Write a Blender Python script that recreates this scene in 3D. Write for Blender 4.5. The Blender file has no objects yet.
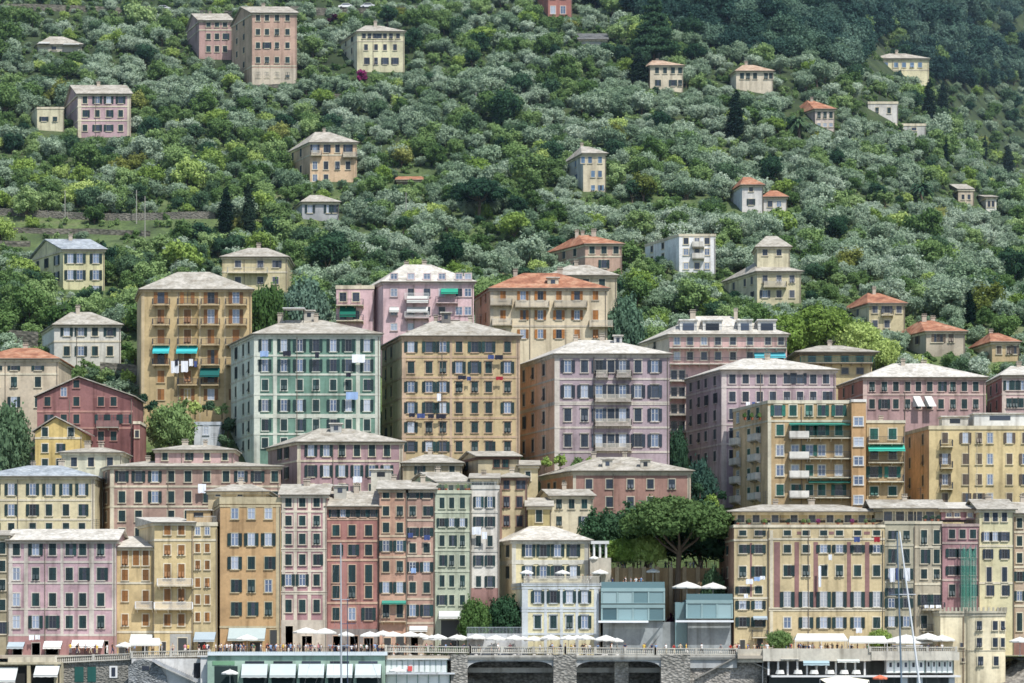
import bpy, math, random
import numpy as np
from mathutils import Vector, Matrix
random.seed(7); np.random.seed(7)
C = bpy.context.scene.collection
F = 2800.0; ZC = 10.2; YH = 640.0
PI = math.pi
def px(X, Y): return 512 + F*X/Y
def at(x, y, Y): return Vector(((x-512)*Y/F, Y, ZC+(YH-y)*Y/F))
def lin(c, k=1.0):
    o = []
    for v in c:
        v = v/255.0
        v = v/12.92 if v <= .04045 else ((v+.055)/1.055)**2.4
        o.append(min(.88, v*k))
    return tuple(o)
# ---------------------------------------------------------------- terrain
YK = [380,400,415,430,450,470,490,510,540,580,620,660,700,740,790,840,950,1100,1400]
PK = [664,658,653,600,525,460,405,360,315,265,215,160,105,50,0,-50,-120,-220,-330]
GK = ([-400,650,810,900,990,1100,1500],[0,0,.21,.55,1.0,1.35,1.9])
TK = ([540,700,850,950,1100,1400],[0,108,240,235,220,180])
def ground(X, Y):
    x = px(X, max(Y, 300))
    p = float(np.interp(Y, YK, PK)) + float(np.interp(x, *GK))*float(np.interp(Y, *TK))
    z = ZC+(YH-p)*Y/F
    if Y > 440:
        k = min(1, (Y-440)/60)
        z += k*(1.0*math.sin(X*.045+Y*.02)+.6*math.sin(X*.11-Y*.07+1)+.5*math.sin(Y*.21+X*.03))
    return z
def march(x, y):
    Y = 425.0
    while Y < 1250:
        p = at(x, y, Y)
        if ground(p.x, Y) >= p.z: return Y
        Y += 1.0
    return 1000.0
# ---------------------------------------------------------------- materials
MATS = {}
def nt(m):
    m.use_nodes = True
    n = m.node_tree; b = n.nodes['Principled BSDF']
    return n, b
def N(n, t, **k):
    q = n.nodes.new(t)
    for a, v in k.items(): setattr(q, a, v)
    return q
def math_node(n, op, a, b):
    q = N(n, 'ShaderNodeMath', operation=op)
    for i, v in enumerate((a, b)):
        if isinstance(v, (int, float)): q.inputs[i].default_value = v
        else: n.links.new(v, q.inputs[i])
    return q.outputs[0]
def noise(n, vec, scale, detail=3.0, st=None):
    if st:
        mp = N(n, 'ShaderNodeMapping'); mp.inputs['Scale'].default_value = st
        n.links.new(vec, mp.inputs['Vector']); vec = mp.outputs[0]
    q = N(n, 'ShaderNodeTexNoise'); q.inputs['Scale'].default_value = scale; q.inputs['Detail'].default_value = detail
    n.links.new(vec, q.inputs['Vector']); return q.outputs['Fac']
def ramp(n, fac, stops):
    r = N(n, 'ShaderNodeValToRGB'); e = r.color_ramp.elements
    while len(e) < len(stops): e.new(.5)
    for i, (p, c) in enumerate(stops):
        e[i].position = p; e[i].color = (*c, 1) if len(c) == 3 else c
    n.links.new(fac, r.inputs['Fac']); return r.outputs['Color']
def scl(c, k): return tuple(min(.9, v*k) for v in c)
def mulc(n, a, b):
    q = N(n, 'ShaderNodeMix', data_type='RGBA', blend_type='MULTIPLY'); q.inputs[0].default_value = 1
    n.links.new(a, q.inputs[6]); n.links.new(b, q.inputs[7]); return q.outputs[2]
KW = .94
def soft(c, s=None):
    if s is None: s = .34 if c[1] > c[0] else .17 if c[1] > .5*c[0] else .42
    g = .3*c[0]+.55*c[1]+.15*c[2]
    return tuple(v*(1-s)+g*s for v in c)
def plaster(c, k=None):
    key = ('pl', c, k)
    if key in MATS: return MATS[key]
    m = bpy.data.materials.new('plaster'); n, b = nt(m)
    g = N(n, 'ShaderNodeNewGeometry').outputs['Position']
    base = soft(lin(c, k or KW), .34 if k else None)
    c1 = ramp(n, noise(n, g, .22, 4), [(.3, scl(base, .78)), (.5, base), (.7, scl(base, 1.14))])
    c1 = mulc(n, c1, ramp(n, noise(n, g, .16, 2), [(.4, (.9, .9, .91)), (.42, (1, 1, 1)), (.62, (1, 1, 1)), (.64, (1.06, 1.05, 1.03))]))
    st = ramp(n, noise(n, g, 1.0, 3, (1.1, 1.1, .09)), [(.3, (.66, .65, .64)), (.48, (1, 1, 1)), (1, (1.02, 1.02, 1.02))])
    fi = ramp(n, noise(n, g, 2.2, 5), [(.3, (.86, .86, .86)), (.6, (1.0, 1.0, 1.0))])
    n.links.new(mulc(n, mulc(n, c1, st), fi), b.inputs['Base Color'])
    b.inputs['Roughness'].default_value = .9
    b.inputs['Specular IOR Level'].default_value = .15
    MATS[key] = m; return m
def plain(c, rough=.7, metal=0, name='paint', k=1.0, var=.12):
    key = ('p', c, rough, metal, name)
    if key in MATS: return MATS[key]
    m = bpy.data.materials.new(name); n, b = nt(m)
    base = lin(c, k)
    g = N(n, 'ShaderNodeNewGeometry').outputs['Position']
    oi = N(n, 'ShaderNodeObjectInfo').outputs['Random']
    f = math_node(n, 'ADD', math_node(n, 'MULTIPLY', noise(n, g, .9, 3), .6), math_node(n, 'MULTIPLY', oi, .4))
    n.links.new(ramp(n, f, [(.25, scl(base, 1-var)), (.75, scl(base, 1+var))]), b.inputs['Base Color'])
    b.inputs['Roughness'].default_value = rough; b.inputs['Metallic'].default_value = metal
    b.inputs['Specular IOR Level'].default_value = .25
    MATS[key] = m; return m
def louvre(c):
    key = ('lv', c)
    if key in MATS: return MATS[key]
    m = bpy.data.materials.new('shutter_paint'); n, b = nt(m)
    base = lin(c, .72)
    tc = N(n, 'ShaderNodeTexCoord').outputs['Object']
    w = N(n, 'ShaderNodeTexWave', wave_type='BANDS', bands_direction='Z'); w.inputs['Scale'].default_value = 2.6; w.inputs['Distortion'].default_value = 0
    n.links.new(tc, w.inputs['Vector'])
    oi = N(n, 'ShaderNodeObjectInfo').outputs['Random']
    a = ramp(n, w.outputs['Fac'], [(0, scl(base, .6)), (.6, scl(base, 1.1))])  # dark bands paint the shade between the slats into the colour
    v = ramp(n, oi, [(0, (.62, .66, .7)), (.55, (1, 1, 1)), (.93, (1.2, 1.2, 1.15)), (1, (1.9, 1.85, 1.7))])
    n.links.new(mulc(n, a, v), b.inputs['Base Color']); b.inputs['Roughness'].default_value = .6
    MATS[key] = m; return m
def roofmat(kind):
    key = ('rf', kind)
    if key in MATS: return MATS[key]
    m = bpy.data.materials.new('roof_'+kind); n, b = nt(m)
    g = N(n, 'ShaderNodeNewGeometry').outputs['Position']
    if kind == 'tan': base = lin((196, 170, 146), .95); hi = lin((214, 192, 168), .95); lo = lin((170, 138, 116), .95)
    elif kind == 'tile': base = lin((184, 130, 102), .92); hi = lin((206, 166, 138), .95); lo = lin((150, 102, 82), .9)
    elif kind == 'slate': base = lin((180, 175, 163), 1.0); hi = lin((204, 198, 187), 1.0); lo = lin((158, 150, 136), .95)
    elif kind == 'blue': base = lin((172, 180, 186), .95); hi = lin((196, 203, 208), .95); lo = lin((150, 158, 166), .95)
    elif kind == 'dark': base = lin((120, 122, 122), .8); hi = lin((140, 142, 140), .8); lo = lin((95, 97, 98), .8)
    else: base = lin((214, 209, 198), .95); hi = lin((230, 226, 216), .95); lo = lin((190, 184, 172), .95)
    c1 = ramp(n, noise(n, g, .5, 5), [(.3, lo), (.5, base), (.75, hi)])
    st = ramp(n, noise(n, g, 1.6, 2, (1, 1, 1)), [(.35, (.84, .83, .8)), (.6, (1, 1, 1))])
    w = N(n, 'ShaderNodeTexWave', wave_type='BANDS', bands_direction='Z'); w.inputs['Scale'].default_value = 1.7; w.inputs['Distortion'].default_value = 1.2
    n.links.new(g, w.inputs['Vector'])
    vo = N(n, 'ShaderNodeTexVoronoi'); vo.inputs['Scale'].default_value = 2.4; n.links.new(g, vo.inputs['Vector']); bw = N(n, 'ShaderNodeRGBToBW'); n.links.new(vo.outputs['Color'], bw.inputs[0])
    c1 = mulc(n, c1, ramp(n, bw.outputs[0], [(.2, (.8, .8, .8)), (.8, (1.08, 1.08, 1.08))]))
    s2 = ramp(n, w.outputs['Fac'], [(0, (.7, .7, .7)), (.45, (1, 1, 1))])
    n.links.new(mulc(n, mulc(n, c1, st), s2), b.inputs['Base Color']); b.inputs['Roughness'].default_value = .85
    b.inputs['Specular IOR Level'].default_value = .15
    MATS[key] = m; return m
def glass(kind):
    key = ('gl', kind)
    if key in MATS: return MATS[key]
    m = bpy.data.materials.new('window_glass'); n, b = nt(m)
    oi = N(n, 'ShaderNodeObjectInfo').outputs['Random']
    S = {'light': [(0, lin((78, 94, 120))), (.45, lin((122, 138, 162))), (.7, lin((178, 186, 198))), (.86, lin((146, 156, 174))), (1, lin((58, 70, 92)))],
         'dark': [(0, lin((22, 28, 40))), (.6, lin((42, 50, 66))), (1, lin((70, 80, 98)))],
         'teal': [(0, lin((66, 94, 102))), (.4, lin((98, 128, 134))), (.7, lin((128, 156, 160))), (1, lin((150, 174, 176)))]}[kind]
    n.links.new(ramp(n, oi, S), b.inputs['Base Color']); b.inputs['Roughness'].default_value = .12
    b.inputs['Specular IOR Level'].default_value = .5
    MATS[key] = m; return m
def stone(c=(120, 116, 108), sc=1.1):
    key = ('st', c, sc)
    if key in MATS: return MATS[key]
    m = bpy.data.materials.new('rubble_stone'); n, b = nt(m)
    g = N(n, 'ShaderNodeNewGeometry').outputs['Position']
    v = N(n, 'ShaderNodeTexVoronoi'); v.inputs['Scale'].default_value = sc*1.6
    mp = N(n, 'ShaderNodeMapping'); mp.inputs['Scale'].default_value = (1, 1, 1.6)
    n.links.new(g, mp.inputs['Vector']); n.links.new(mp.outputs[0], v.inputs['Vector'])
    base = lin(c)
    bw = N(n, 'ShaderNodeRGBToBW'); n.links.new(v.outputs['Color'], bw.inputs[0])
    a = ramp(n, bw.outputs[0], [(.2, scl(base, .72)), (.5, base), (.8, scl(base, 1.25))])
    e = ramp(n, v.outputs['Distance'], [(.3, (1, 1, 1)), (.8, (.62, .62, .62))])
    f = ramp(n, noise(n, g, .35, 5), [(.3, (.6, .62, .6)), (.65, (1.1, 1.1, 1.1))])
    n.links.new(mulc(n, mulc(n, a, e), f), b.inputs['Base Color']); b.inputs['Roughness'].default_value = .95
    bp = N(n, 'ShaderNodeBump'); bp.inputs['Distance'].default_value = .15; n.links.new(v.outputs['Distance'], bp.inputs['Height']); n.links.new(bp.outputs[0], b.inputs['Normal'])
    MATS[key] = m; return m
def foliage(kind):
    key = ('fo', kind)
    if key in MATS: return MATS[key]
    m = bpy.data.materials.new(kind+'_leaves'); n = None
    m.use_nodes = True; n = m.node_tree
    for q in list(n.nodes): n.nodes.remove(q)
    out = N(n, 'ShaderNodeOutputMaterial')
    P = {'olive': [(0.171, 0.250, 0.171), (0.293, 0.378, 0.277), (0.415, 0.500, 0.402)],
         'broad': [(0.079, 0.146, 0.053), (0.165, 0.256, 0.099), (0.305, 0.415, 0.184)],
         'bright': [(0.171, 0.256, 0.066), (0.281, 0.390, 0.105), (0.415, 0.512, 0.184)],
         'golden': [(0.146, 0.183, 0.053), (0.244, 0.268, 0.079), (0.342, 0.366, 0.132)],
         'dark': [(0.030, 0.073, 0.046), (0.061, 0.122, 0.072), (0.122, 0.195, 0.112)],
         'cypress': [(0.010, 0.026, 0.019), (0.020, 0.042, 0.030), (0.035, 0.060, 0.041)],
         'forest': [(0.022, 0.055, 0.053), (0.061, 0.121, 0.101), (0.165, 0.253, 0.196)],
         'pine': [(0.036, 0.084, 0.036), (0.072, 0.132, 0.052), (0.132, 0.198, 0.078)],
         'flower': [(.35, .04, .2), (.45, .06, .28), (.3, .08, .2)],
         'purple': [(.05, .015, .035), (.1, .02, .06), (.16, .03, .09)]}[kind]
    oi = N(n, 'ShaderNodeObjectInfo').outputs['Random']
    g = N(n, 'ShaderNodeNewGeometry').outputs['Position']
    f = math_node(n, 'ADD', math_node(n, 'MULTIPLY', oi, .7), math_node(n, 'MULTIPLY', noise(n, g, 1.3, 4), .42))
    a = ramp(n, f, [(.15, P[0]), (.5, P[1]), (.88, P[2])])
    b2 = ramp(n, noise(n, g, .035, 3), [(.35, (.78, .86, .72)), (.65, (1.15, 1.12, 1.1))])
    col = mulc(n, a, b2)
    d = N(n, 'ShaderNodeBsdfDiffuse'); t = N(n, 'ShaderNodeBsdfTranslucent'); mx = N(n, 'ShaderNodeMixShader')
    mx.inputs[0].default_value = .25
    n.links.new(col, d.inputs[0]); n.links.new(col, t.inputs[0])
    n.links.new(d.outputs[0], mx.inputs[1]); n.links.new(t.outputs[0], mx.inputs[2]); n.links.new(mx.outputs[0], out.inputs[0])
    MATS[key] = m; return m
BARK = plain((105, 92, 78), .95, name='bark', var=.3)
WHITE = plain((214, 213, 210), .6, name='white_paint')
CLOTHW = plain((214, 213, 206), .9, name='white_canvas', var=.05)
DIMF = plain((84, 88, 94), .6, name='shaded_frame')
IRON = plain((52, 55, 60), .5, name='dark_iron')
CREAMT = (222, 210, 180)
# ---------------------------------------------------------------- mesh builder
class MB:
    def __init__(s): s.v = []; s.f = []; s.m = []
    def quad(s, a, b, c, d, m=0):
        i = len(s.v); s.v += [tuple(a), tuple(b), tuple(c), tuple(d)]; s.f.append((i, i+1, i+2, i+3)); s.m.append(m)
    def poly(s, pts, m=0):
        i = len(s.v); s.v += [tuple(p) for p in pts]; s.f.append(tuple(range(i, i+len(pts)))); s.m.append(m)
    def box(s, x0, x1, y0, y1, z0, z1, m=0):
        s.prism([(x0, y0), (x1, y0), (x1, y1), (x0, y1)], z0, z1, m)
    def prism(s, pts, z0, z1, m=0):
        i = len(s.v); k = len(pts)
        s.v += [(p[0], p[1], z0) for p in pts]+[(p[0], p[1], z1) for p in pts]
        for j in range(k):
            q = (j+1) % k; s.f.append((i+j, i+q, i+k+q, i+k+j)); s.m.append(m)
        s.f.append(tuple(range(i+k, i+2*k))); s.f.append(tuple(reversed(range(i, i+k)))); s.m += [m, m]
    def tube(s, a, b, r0, r1=None, n=6, m=0):
        r1 = r0 if r1 is None else r1
        a = Vector(a); b = Vector(b); d = (b-a).normalized()
        u = d.orthogonal().normalized(); w = d.cross(u)
        i = len(s.v)
        for (p, r) in ((a, r0), (b, r1)):
            for j in range(n):
                t = 2*PI*j/n; s.v.append(tuple(p+u*math.cos(t)*r+w*math.sin(t)*r))
        for j in range(n):
            q = (j+1) % n; s.f.append((i+j, i+q, i+n+q, i+n+j)); s.m.append(m)
        s.f.append(tuple(range(i+n, i+2*n))); s.f.append(tuple(reversed(range(i, i+n)))); s.m += [m, m]
    def mesh(s, name, mats, org=(0, 0, 0)):
        me = bpy.data.meshes.new(name)
        o = org
        me.from_pydata([(v[0]-o[0], v[1]-o[1], v[2]-o[2]) for v in s.v], [], s.f)
        for mt in mats: me.materials.append(mt)
        if len(mats) > 1: me.polygons.foreach_set('material_index', s.m)
        me.update(); return me
def ob(name, me, parent=None, loc=(0, 0, 0), rz=0, **kw):
    o = bpy.data.objects.new(name, me); C.objects.link(o); o.location = loc
    if rz: o.rotation_euler = (0, 0, rz)
    if parent: o.parent = parent
    for k, v in kw.items(): o[k] = v
    return o
def thing(name, label, cat, loc=(0, 0, 0), group=None, rz=0, me=None):
    o = ob(name, me, None, loc, rz, label=label, category=cat)
    if group: o['group'] = group
    return o
def part(name, mb, mats, parent, **kw):
    # mesh given in world coordinates, re-expressed about the thing's base
    mats = mats if isinstance(mats, (list, tuple)) else [mats]
    return ob(name, mb.mesh(name, mats, parent.location), parent, **kw)
def solid(name, mb, mats, label=None, cat=None, group=None, kind=None):
    mats = mats if isinstance(mats, (list, tuple)) else [mats]
    c = Vector(mb.v[0]); org = (c.x, c.y, min(v[2] for v in mb.v))
    o = ob(name, mb.mesh(name, mats, org), None, org)
    if label: o['label'] = label; o['category'] = cat
    if group: o['group'] = group
    if kind: o['kind'] = kind
    return o
# ---------------------------------------------------------------- windows
WM = {}
SHC = {'green': (26, 60, 62), 'brown': (158, 108, 58), 'orange': (186, 122, 58), 'teal': (30, 104, 92), 'grey': (98, 104, 116), 'wht': (225, 225, 225), 'navy': (48, 62, 78), 'dkred': (92, 52, 48), 'taupe': (112, 98, 84), 'blue': (110, 142, 176)}
def wmesh(w, h, opn, trim, sur, dk=0):
    k = ('w', w, h, opn, trim, sur, dk)
    if k in WM: return WM[k]
    b = MB(); t = .13 if sur else .05; p = -.06
    hw = w/2; hh = h/2
    b.box(-hw-t, hw+t, p, 0, hh, hh+t*1.1)
    b.box(-hw-t, -hw, p, 0, -hh, hh); b.box(hw, hw+t, p, 0, -hh, hh)
    b.box(-hw-t-.05, hw+t+.05, p-.1, 0, -hh-.14, -hh)
    if sur > 1: b.box(-hw-t-.08, hw+t+.08, p-.14, 0, hh+t*1.1, hh+t*1.1+.12)
    if opn:
        for (x0, x1, z0, z1) in ((-hw, -hw+.05, -hh, hh), (hw-.05, hw, -hh, hh), (-.04, .04, -hh, hh), (-hw, hw, hh-.05, hh), (-hw, hw, -hh, -hh+.06), (-hw, hw, hh*.25, hh*.25+.035)):
            b.box(x0, x1, -.05, -.008, z0, z1, 1)
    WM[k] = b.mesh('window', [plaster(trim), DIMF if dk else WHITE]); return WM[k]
def panemesh(w, h, kind):
    k = ('p', w, h, kind)
    if k in WM: return WM[k]
    b = MB(); b.box(-w/2, w/2, -.012, 0, -h/2, h/2)
    WM[k] = b.mesh('pane', [glass(kind)]); return WM[k]
def shmesh(w, h, col, var):
    k = ('s', w, h, col, var)
    if k in WM: return WM[k]
    b = MB(); hw = w/2; hh = h/2; f = min(.07, w*.16)
    b.box(-hw, hw, -.03, 0, -hh, hh)
    for (x0, x1, z0, z1) in ((-hw, -hw+f, -hh, hh), (hw-f, hw, -hh, hh), (-hw+f, hw-f, hh-f, hh), (-hw+f, hw-f, -hh, -hh+f), (-hw+f, hw-f, -f/2, f/2)):
        b.box(x0, x1, -.055, -.03, z0, z1)
    if var:
        b.quad((-hw+f, -.05, -f), (hw-f, -.05, -f), (hw-f, -.38, -hh*.8), (-hw+f, -.38, -hh*.8))
    WM[k] = b.mesh('shutter', [louvre(SHC[col])]); return WM[k]
def q05(v): return round(v*20)/20
def window(parent, p, rz, w, h, st, col, trim, sur=1):
    w = max(.4, q05(w)); h = max(.4, q05(h))
    r = random.random()
    if st == 'c' and r < .09: st = 'a'
    if st == 'o' and r < .14: st = 'O'
    opn = st not in 'c'
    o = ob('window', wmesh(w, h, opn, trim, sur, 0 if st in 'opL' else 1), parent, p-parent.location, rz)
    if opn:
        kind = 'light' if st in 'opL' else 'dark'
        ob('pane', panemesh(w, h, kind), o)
    hw = w/2
    if st == 'c':
        v = 1 if random.random() < .22 and h > 1 else 0
        for s in (-1, 1): ob('shutter', shmesh(hw-.02, h, col, v), o, (s*hw/2, -.01, 0))
    elif st in 'oOL':
        for s in (-1, 1): ob('shutter', shmesh(hw, h, col, 0), o, (s*(hw*1.5+.02), -.065, 0))
    elif st == 'a':
        ob('shutter', shmesh(hw, h, col, 0), o, (hw*1.5+.02, -.065, 0)); ob('shutter', shmesh(hw, h, col, 0), o, (-hw*.5, -.07, 0), 0)
    if st == 'L':
        k = ('g', w, h)
        if k not in WM:
            b = MB(); i = -h/2+.1
            while i < h/2: b.box(-hw+.08, hw-.08, -.045, -.02, i, i+.09); i += .19
            WM[k] = b.mesh('blind', [WHITE])
        ob('blind', WM[k], o)
    return o
# ---------------------------------------------------------------- roofs
def expand(P, o):
    u = (P[1]-P[0]).normalized(); v = (P[3]-P[0]).normalized()
    u2 = (P[2]-P[3]).normalized(); v2 = (P[2]-P[1]).normalized()
    return [P[0]-u*o-v*o, P[1]+u*o-v2*o, P[2]+u2*o+v2*o, P[3]-u2*o+v*o]
def V3(p, z): return Vector((p.x, p.y, z))
def make_roof(parent, P, ze, kind, zt, mat, trim, o=.5, peak=None, wallm=None):
    Q = expand(P, o); b = MB(); t = .16
    A, B_, C_, D = [V3(q, ze+t) for q in Q]
    if kind in ('hip', 'shed'):
        b.prism([(q.x, q.y) for q in Q], ze, ze+t-.003)
    def slab(p, q, r_, s):      # sloping roof sheet with a real thickness
        dn = Vector((0, 0, -t)); b.quad(p, q, r_, s); b.quad(p+dn, s+dn, r_+dn, q+dn)
        for e, f in ((p, q), (q, r_), (r_, s), (s, p)): b.quad(e+dn, f+dn, f, e)
    if kind == 'hip':
        mL = (A+D)/2; mR = (B_+C_)/2; L = (mR-mL).length; dd = (D-A).length
        hd = min(dd*.5, L*.36); u = (mR-mL).normalized()
        R0 = mL+u*hd; R1 = mR-u*hd; R0.z = R1.z = zt
        b.quad(A, B_, R1, R0); b.poly([B_, C_, R1]); b.quad(C_, D, R0, R1); b.poly([D, A, R0])
    elif kind == 'gable':
        R0 = (A+D)/2; R1 = (B_+C_)/2; R0.z = R1.z = zt
        slab(A, B_, R1, R0); slab(R0, R1, C_, D)
        for (p, q) in ((P[3], P[0]), (P[1], P[2])):
            g = MB(); m = (p+q)/2; g.poly([V3(p, ze), V3(q, ze), V3(m, zt-t-.12)])
            part('gable_wall', g, wallm, parent)
    elif kind == 'gablef':
        f = peak if peak else .5
        R0 = A.lerp(B_, f); R1 = D.lerp(C_, f); R0.z = R1.z = zt
        slab(A, R0, R1, D); slab(R0, B_, C_, R1)
        for (p, q) in ((P[0], P[1]), (P[3], P[2])):
            g = MB(); m = p.lerp(q, f); g.poly([V3(p, ze), V3(q, ze), V3(m, zt-t-.12)])
            part('gable_wall', g, wallm, parent)
    elif kind == 'shed':
        C2 = C_.copy(); D2 = D.copy(); C2.z = D2.z = zt
        b.quad(A, B_, C2, D2); b.poly([B_, C_, C2]); b.poly([D, A, D2]); b.quad(C_, D, D2, C2)
    elif kind == 'flat':
        b.prism([(q.x, q.y) for q in expand(P, .12)], ze, ze+.12)
        Pq = expand(P, .1); Pi = expand(P, -.2)
        for i in range(4):
            j = (i+1) % 4
            b.prism([(Pq[i].x, Pq[i].y), (Pq[j].x, Pq[j].y), (Pi[j].x, Pi[j].y), (Pi[i].x, Pi[i].y)], ze+.12, ze+.12+max(.25, zt-ze))
        rf = part('roof', b, plaster(trim), parent); return rf
    rf = part('roof', b, mat, parent)
    if kind == 'gablef': return rf
    c = MB(); K = expand(P, .22); K0 = expand(P, .01)
    for i in range(4):
        j = (i+1) % 4
        c.prism([(K[i].x, K[i].y), (K[j].x, K[j].y), (K0[j].x, K0[j].y), (K0[i].x, K0[i].y)], ze-.38, ze-.003)
    part('cornice', c, plaster(trim), parent)
    g = MB(); f0 = Q[0]; f1 = Q[1]
    g.tube(V3(f0, ze+.07)+Vector((0, -.08, 0)), V3(f1, ze+.07)+Vector((0, -.08, 0)), .09, n=6)
    part('gutter', g, plain((120, 115, 105), .5, name='gutter_metal'), parent)
    return rf
def chimney(parent, p, s=.9, h=1.6, col=(190, 175, 160)):
    b = MB(); x, y, z = p
    b.box(x-s/2, x+s/2, y-s*.35, y+s*.35, z-1.2, z+h); b.box(x-s/2-.1, x+s/2+.1, y-s*.35-.1, y+s*.35+.1, z+h, z+h+.12)
    for i in (-1, 0, 1): b.box(x+i*s*.36-.06, x+i*s*.36+.06, y-s*.3, y+s*.3, z+h+.12, z+h+.34)
    b.box(x-s/2-.06, x+s/2+.06, y-s*.35-.06, y+s*.35+.06, z+h+.34, z+h+.42, 1)
    return part('chimney', b, [plaster(col), roofmat('slate')], parent)
def aerial(parent, p, h=2.4):
    b = MB(); x, y, z = p
    b.tube((x, y, z-.8), (x, y, z+h), .035, n=4)
    for i in range(4): b.tube((x-.5+i*.05, y, z+h-.15-i*.28), (x+.5-i*.05, y, z+h-.15-i*.28), .02, n=4)
    b.tube((x, y-.6, z+h-.3), (x, y+.6, z+h-.3), .025, n=4)
    return part('aerial', b, IRON, parent)
# ---------------------------------------------------------------- balconies and awnings
def balcony(parent, A, B_, z, out=1.0, style='rail', col=(205, 195, 175), rcol=None):
    u = (B_-A).normalized(); n = Vector((u.y, -u.x, 0))
    if n.y > 0: n = -n
    a = A+n*.03; c = B_+n*.03; a2 = a+n*out; c2 = c+n*out
    b = MB(); b.prism([(a2.x, a2.y), (c2.x, c2.y), (c.x, c.y), (a.x, a.y)], z-.16, z)
    L = (c-a).length; k = max(2, int(L/1.6)+1)
    for i in range(k):
        p = a.lerp(c, (i+.08)/(k-.84) if k > 1 else .5); q = p+u*.16; e = n*out*.8
        b.poly([V3(p, z-.162), V3(p+e, z-.162), V3(p, z-.6)]); b.poly([V3(q, z-.162), V3(q, z-.6), V3(q+e, z-.162)])
        b.quad(V3(p, z-.6), V3(p+e, z-.162), V3(q+e, z-.162), V3(q, z-.6))
    ba = part('balcony', b, plaster(col), parent)
    r = MB(); H = 1.0
    segs = [(a+n*.04, a2), (a2, c2), (c2, c+n*.04)]
    for (s, e) in segs:
        l = (e-s).length
        if style in ('solid', 'glass'):
            d = (e-s).normalized(); m = Vector((d.y, -d.x, 0))*.04
            r.prism([((s+m).x, (s+m).y), ((e+m).x, (e+m).y), ((e-m).x, (e-m).y), ((s-m).x, (s-m).y)], z+.002, z+H)
        else:
            r.tube(V3(s, z+H), V3(e, z+H), .035, n=4); r.tube(V3(s, z+.1), V3(e, z+.1), .02, n=4)
            k = max(1, int(l/.16))
            for i in range(k+1):
                p = s.lerp(e, i/k); rr = (.03 if rcol and sum(rcol) > 600 else .018) if i % 8 else .035
                if style == 'stone': rr = .06
                r.tube(V3(p, z+.002), V3(p, z+H), rr, n=4)
    if style == 'glass': mt = glass('teal')
    elif style == 'solid': mt = plaster(rcol or (225, 220, 208))
    elif style == 'stone': mt = plaster(rcol or (205, 198, 180))
    else: mt = plain(rcol or (70, 74, 80), .5, name='railing_paint')
    ro = ob('railing', r.mesh('railing', [mt], parent.location), ba)
    return ba
def awning(parent, A, B_, zt, zb, out=1.6, col=(238, 236, 230), name='awning'):
    u = (B_-A).normalized(); n = Vector((u.y, -u.x, 0))
    if n.y > 0: n = -n
    a = A+n*.08; c = B_+n*.08; b = MB(); vz = min(.3, (zt-zb)*.3)
    k = 6; up = Vector((0, 0, .04))
    for i in range(k):
        p = a.lerp(c, i/k); q = a.lerp(c, (i+1)/k)
        sag = lambda f: -.07*math.sin(PI*f)
        m1 = p.lerp(p+n*out, .5); m2 = q.lerp(q+n*out, .5); zm = (zt+zb+vz)/2-.06
        b.quad(V3(m1, zm), V3(m2, zm), V3(q, zt), V3(p, zt), 2)
        b.quad(V3(p+n*out, zb+vz), V3(q+n*out, zb+vz), V3(m2, zm), V3(m1, zm), 2)
        b.quad(V3(p+n*out, zb+(.05 if i % 2 else 0)), V3(q+n*out, zb+(0 if i % 2 else .05)), V3(q+n*out, zb+vz), V3(p+n*out, zb+vz))
    for e in (a, c):
        b.tube(V3(e, zt-.3), V3(e+n*out, zb+vz-.03), .03, n=4, m=1)
    b.tube(V3(a+n*out, zb+vz), V3(c+n*out, zb+vz), .03, n=4, m=1)
    return part(name, b, [plain(col, .9, name='awning_canvas', var=.06), IRON, plain(tuple(int(v*f) for v, f in zip(col, (.92, .94, .95))), .9, name='awning_canvas', var=.1)], parent)  # slope canvas greyer than the valance, its shading put into the colour
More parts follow.
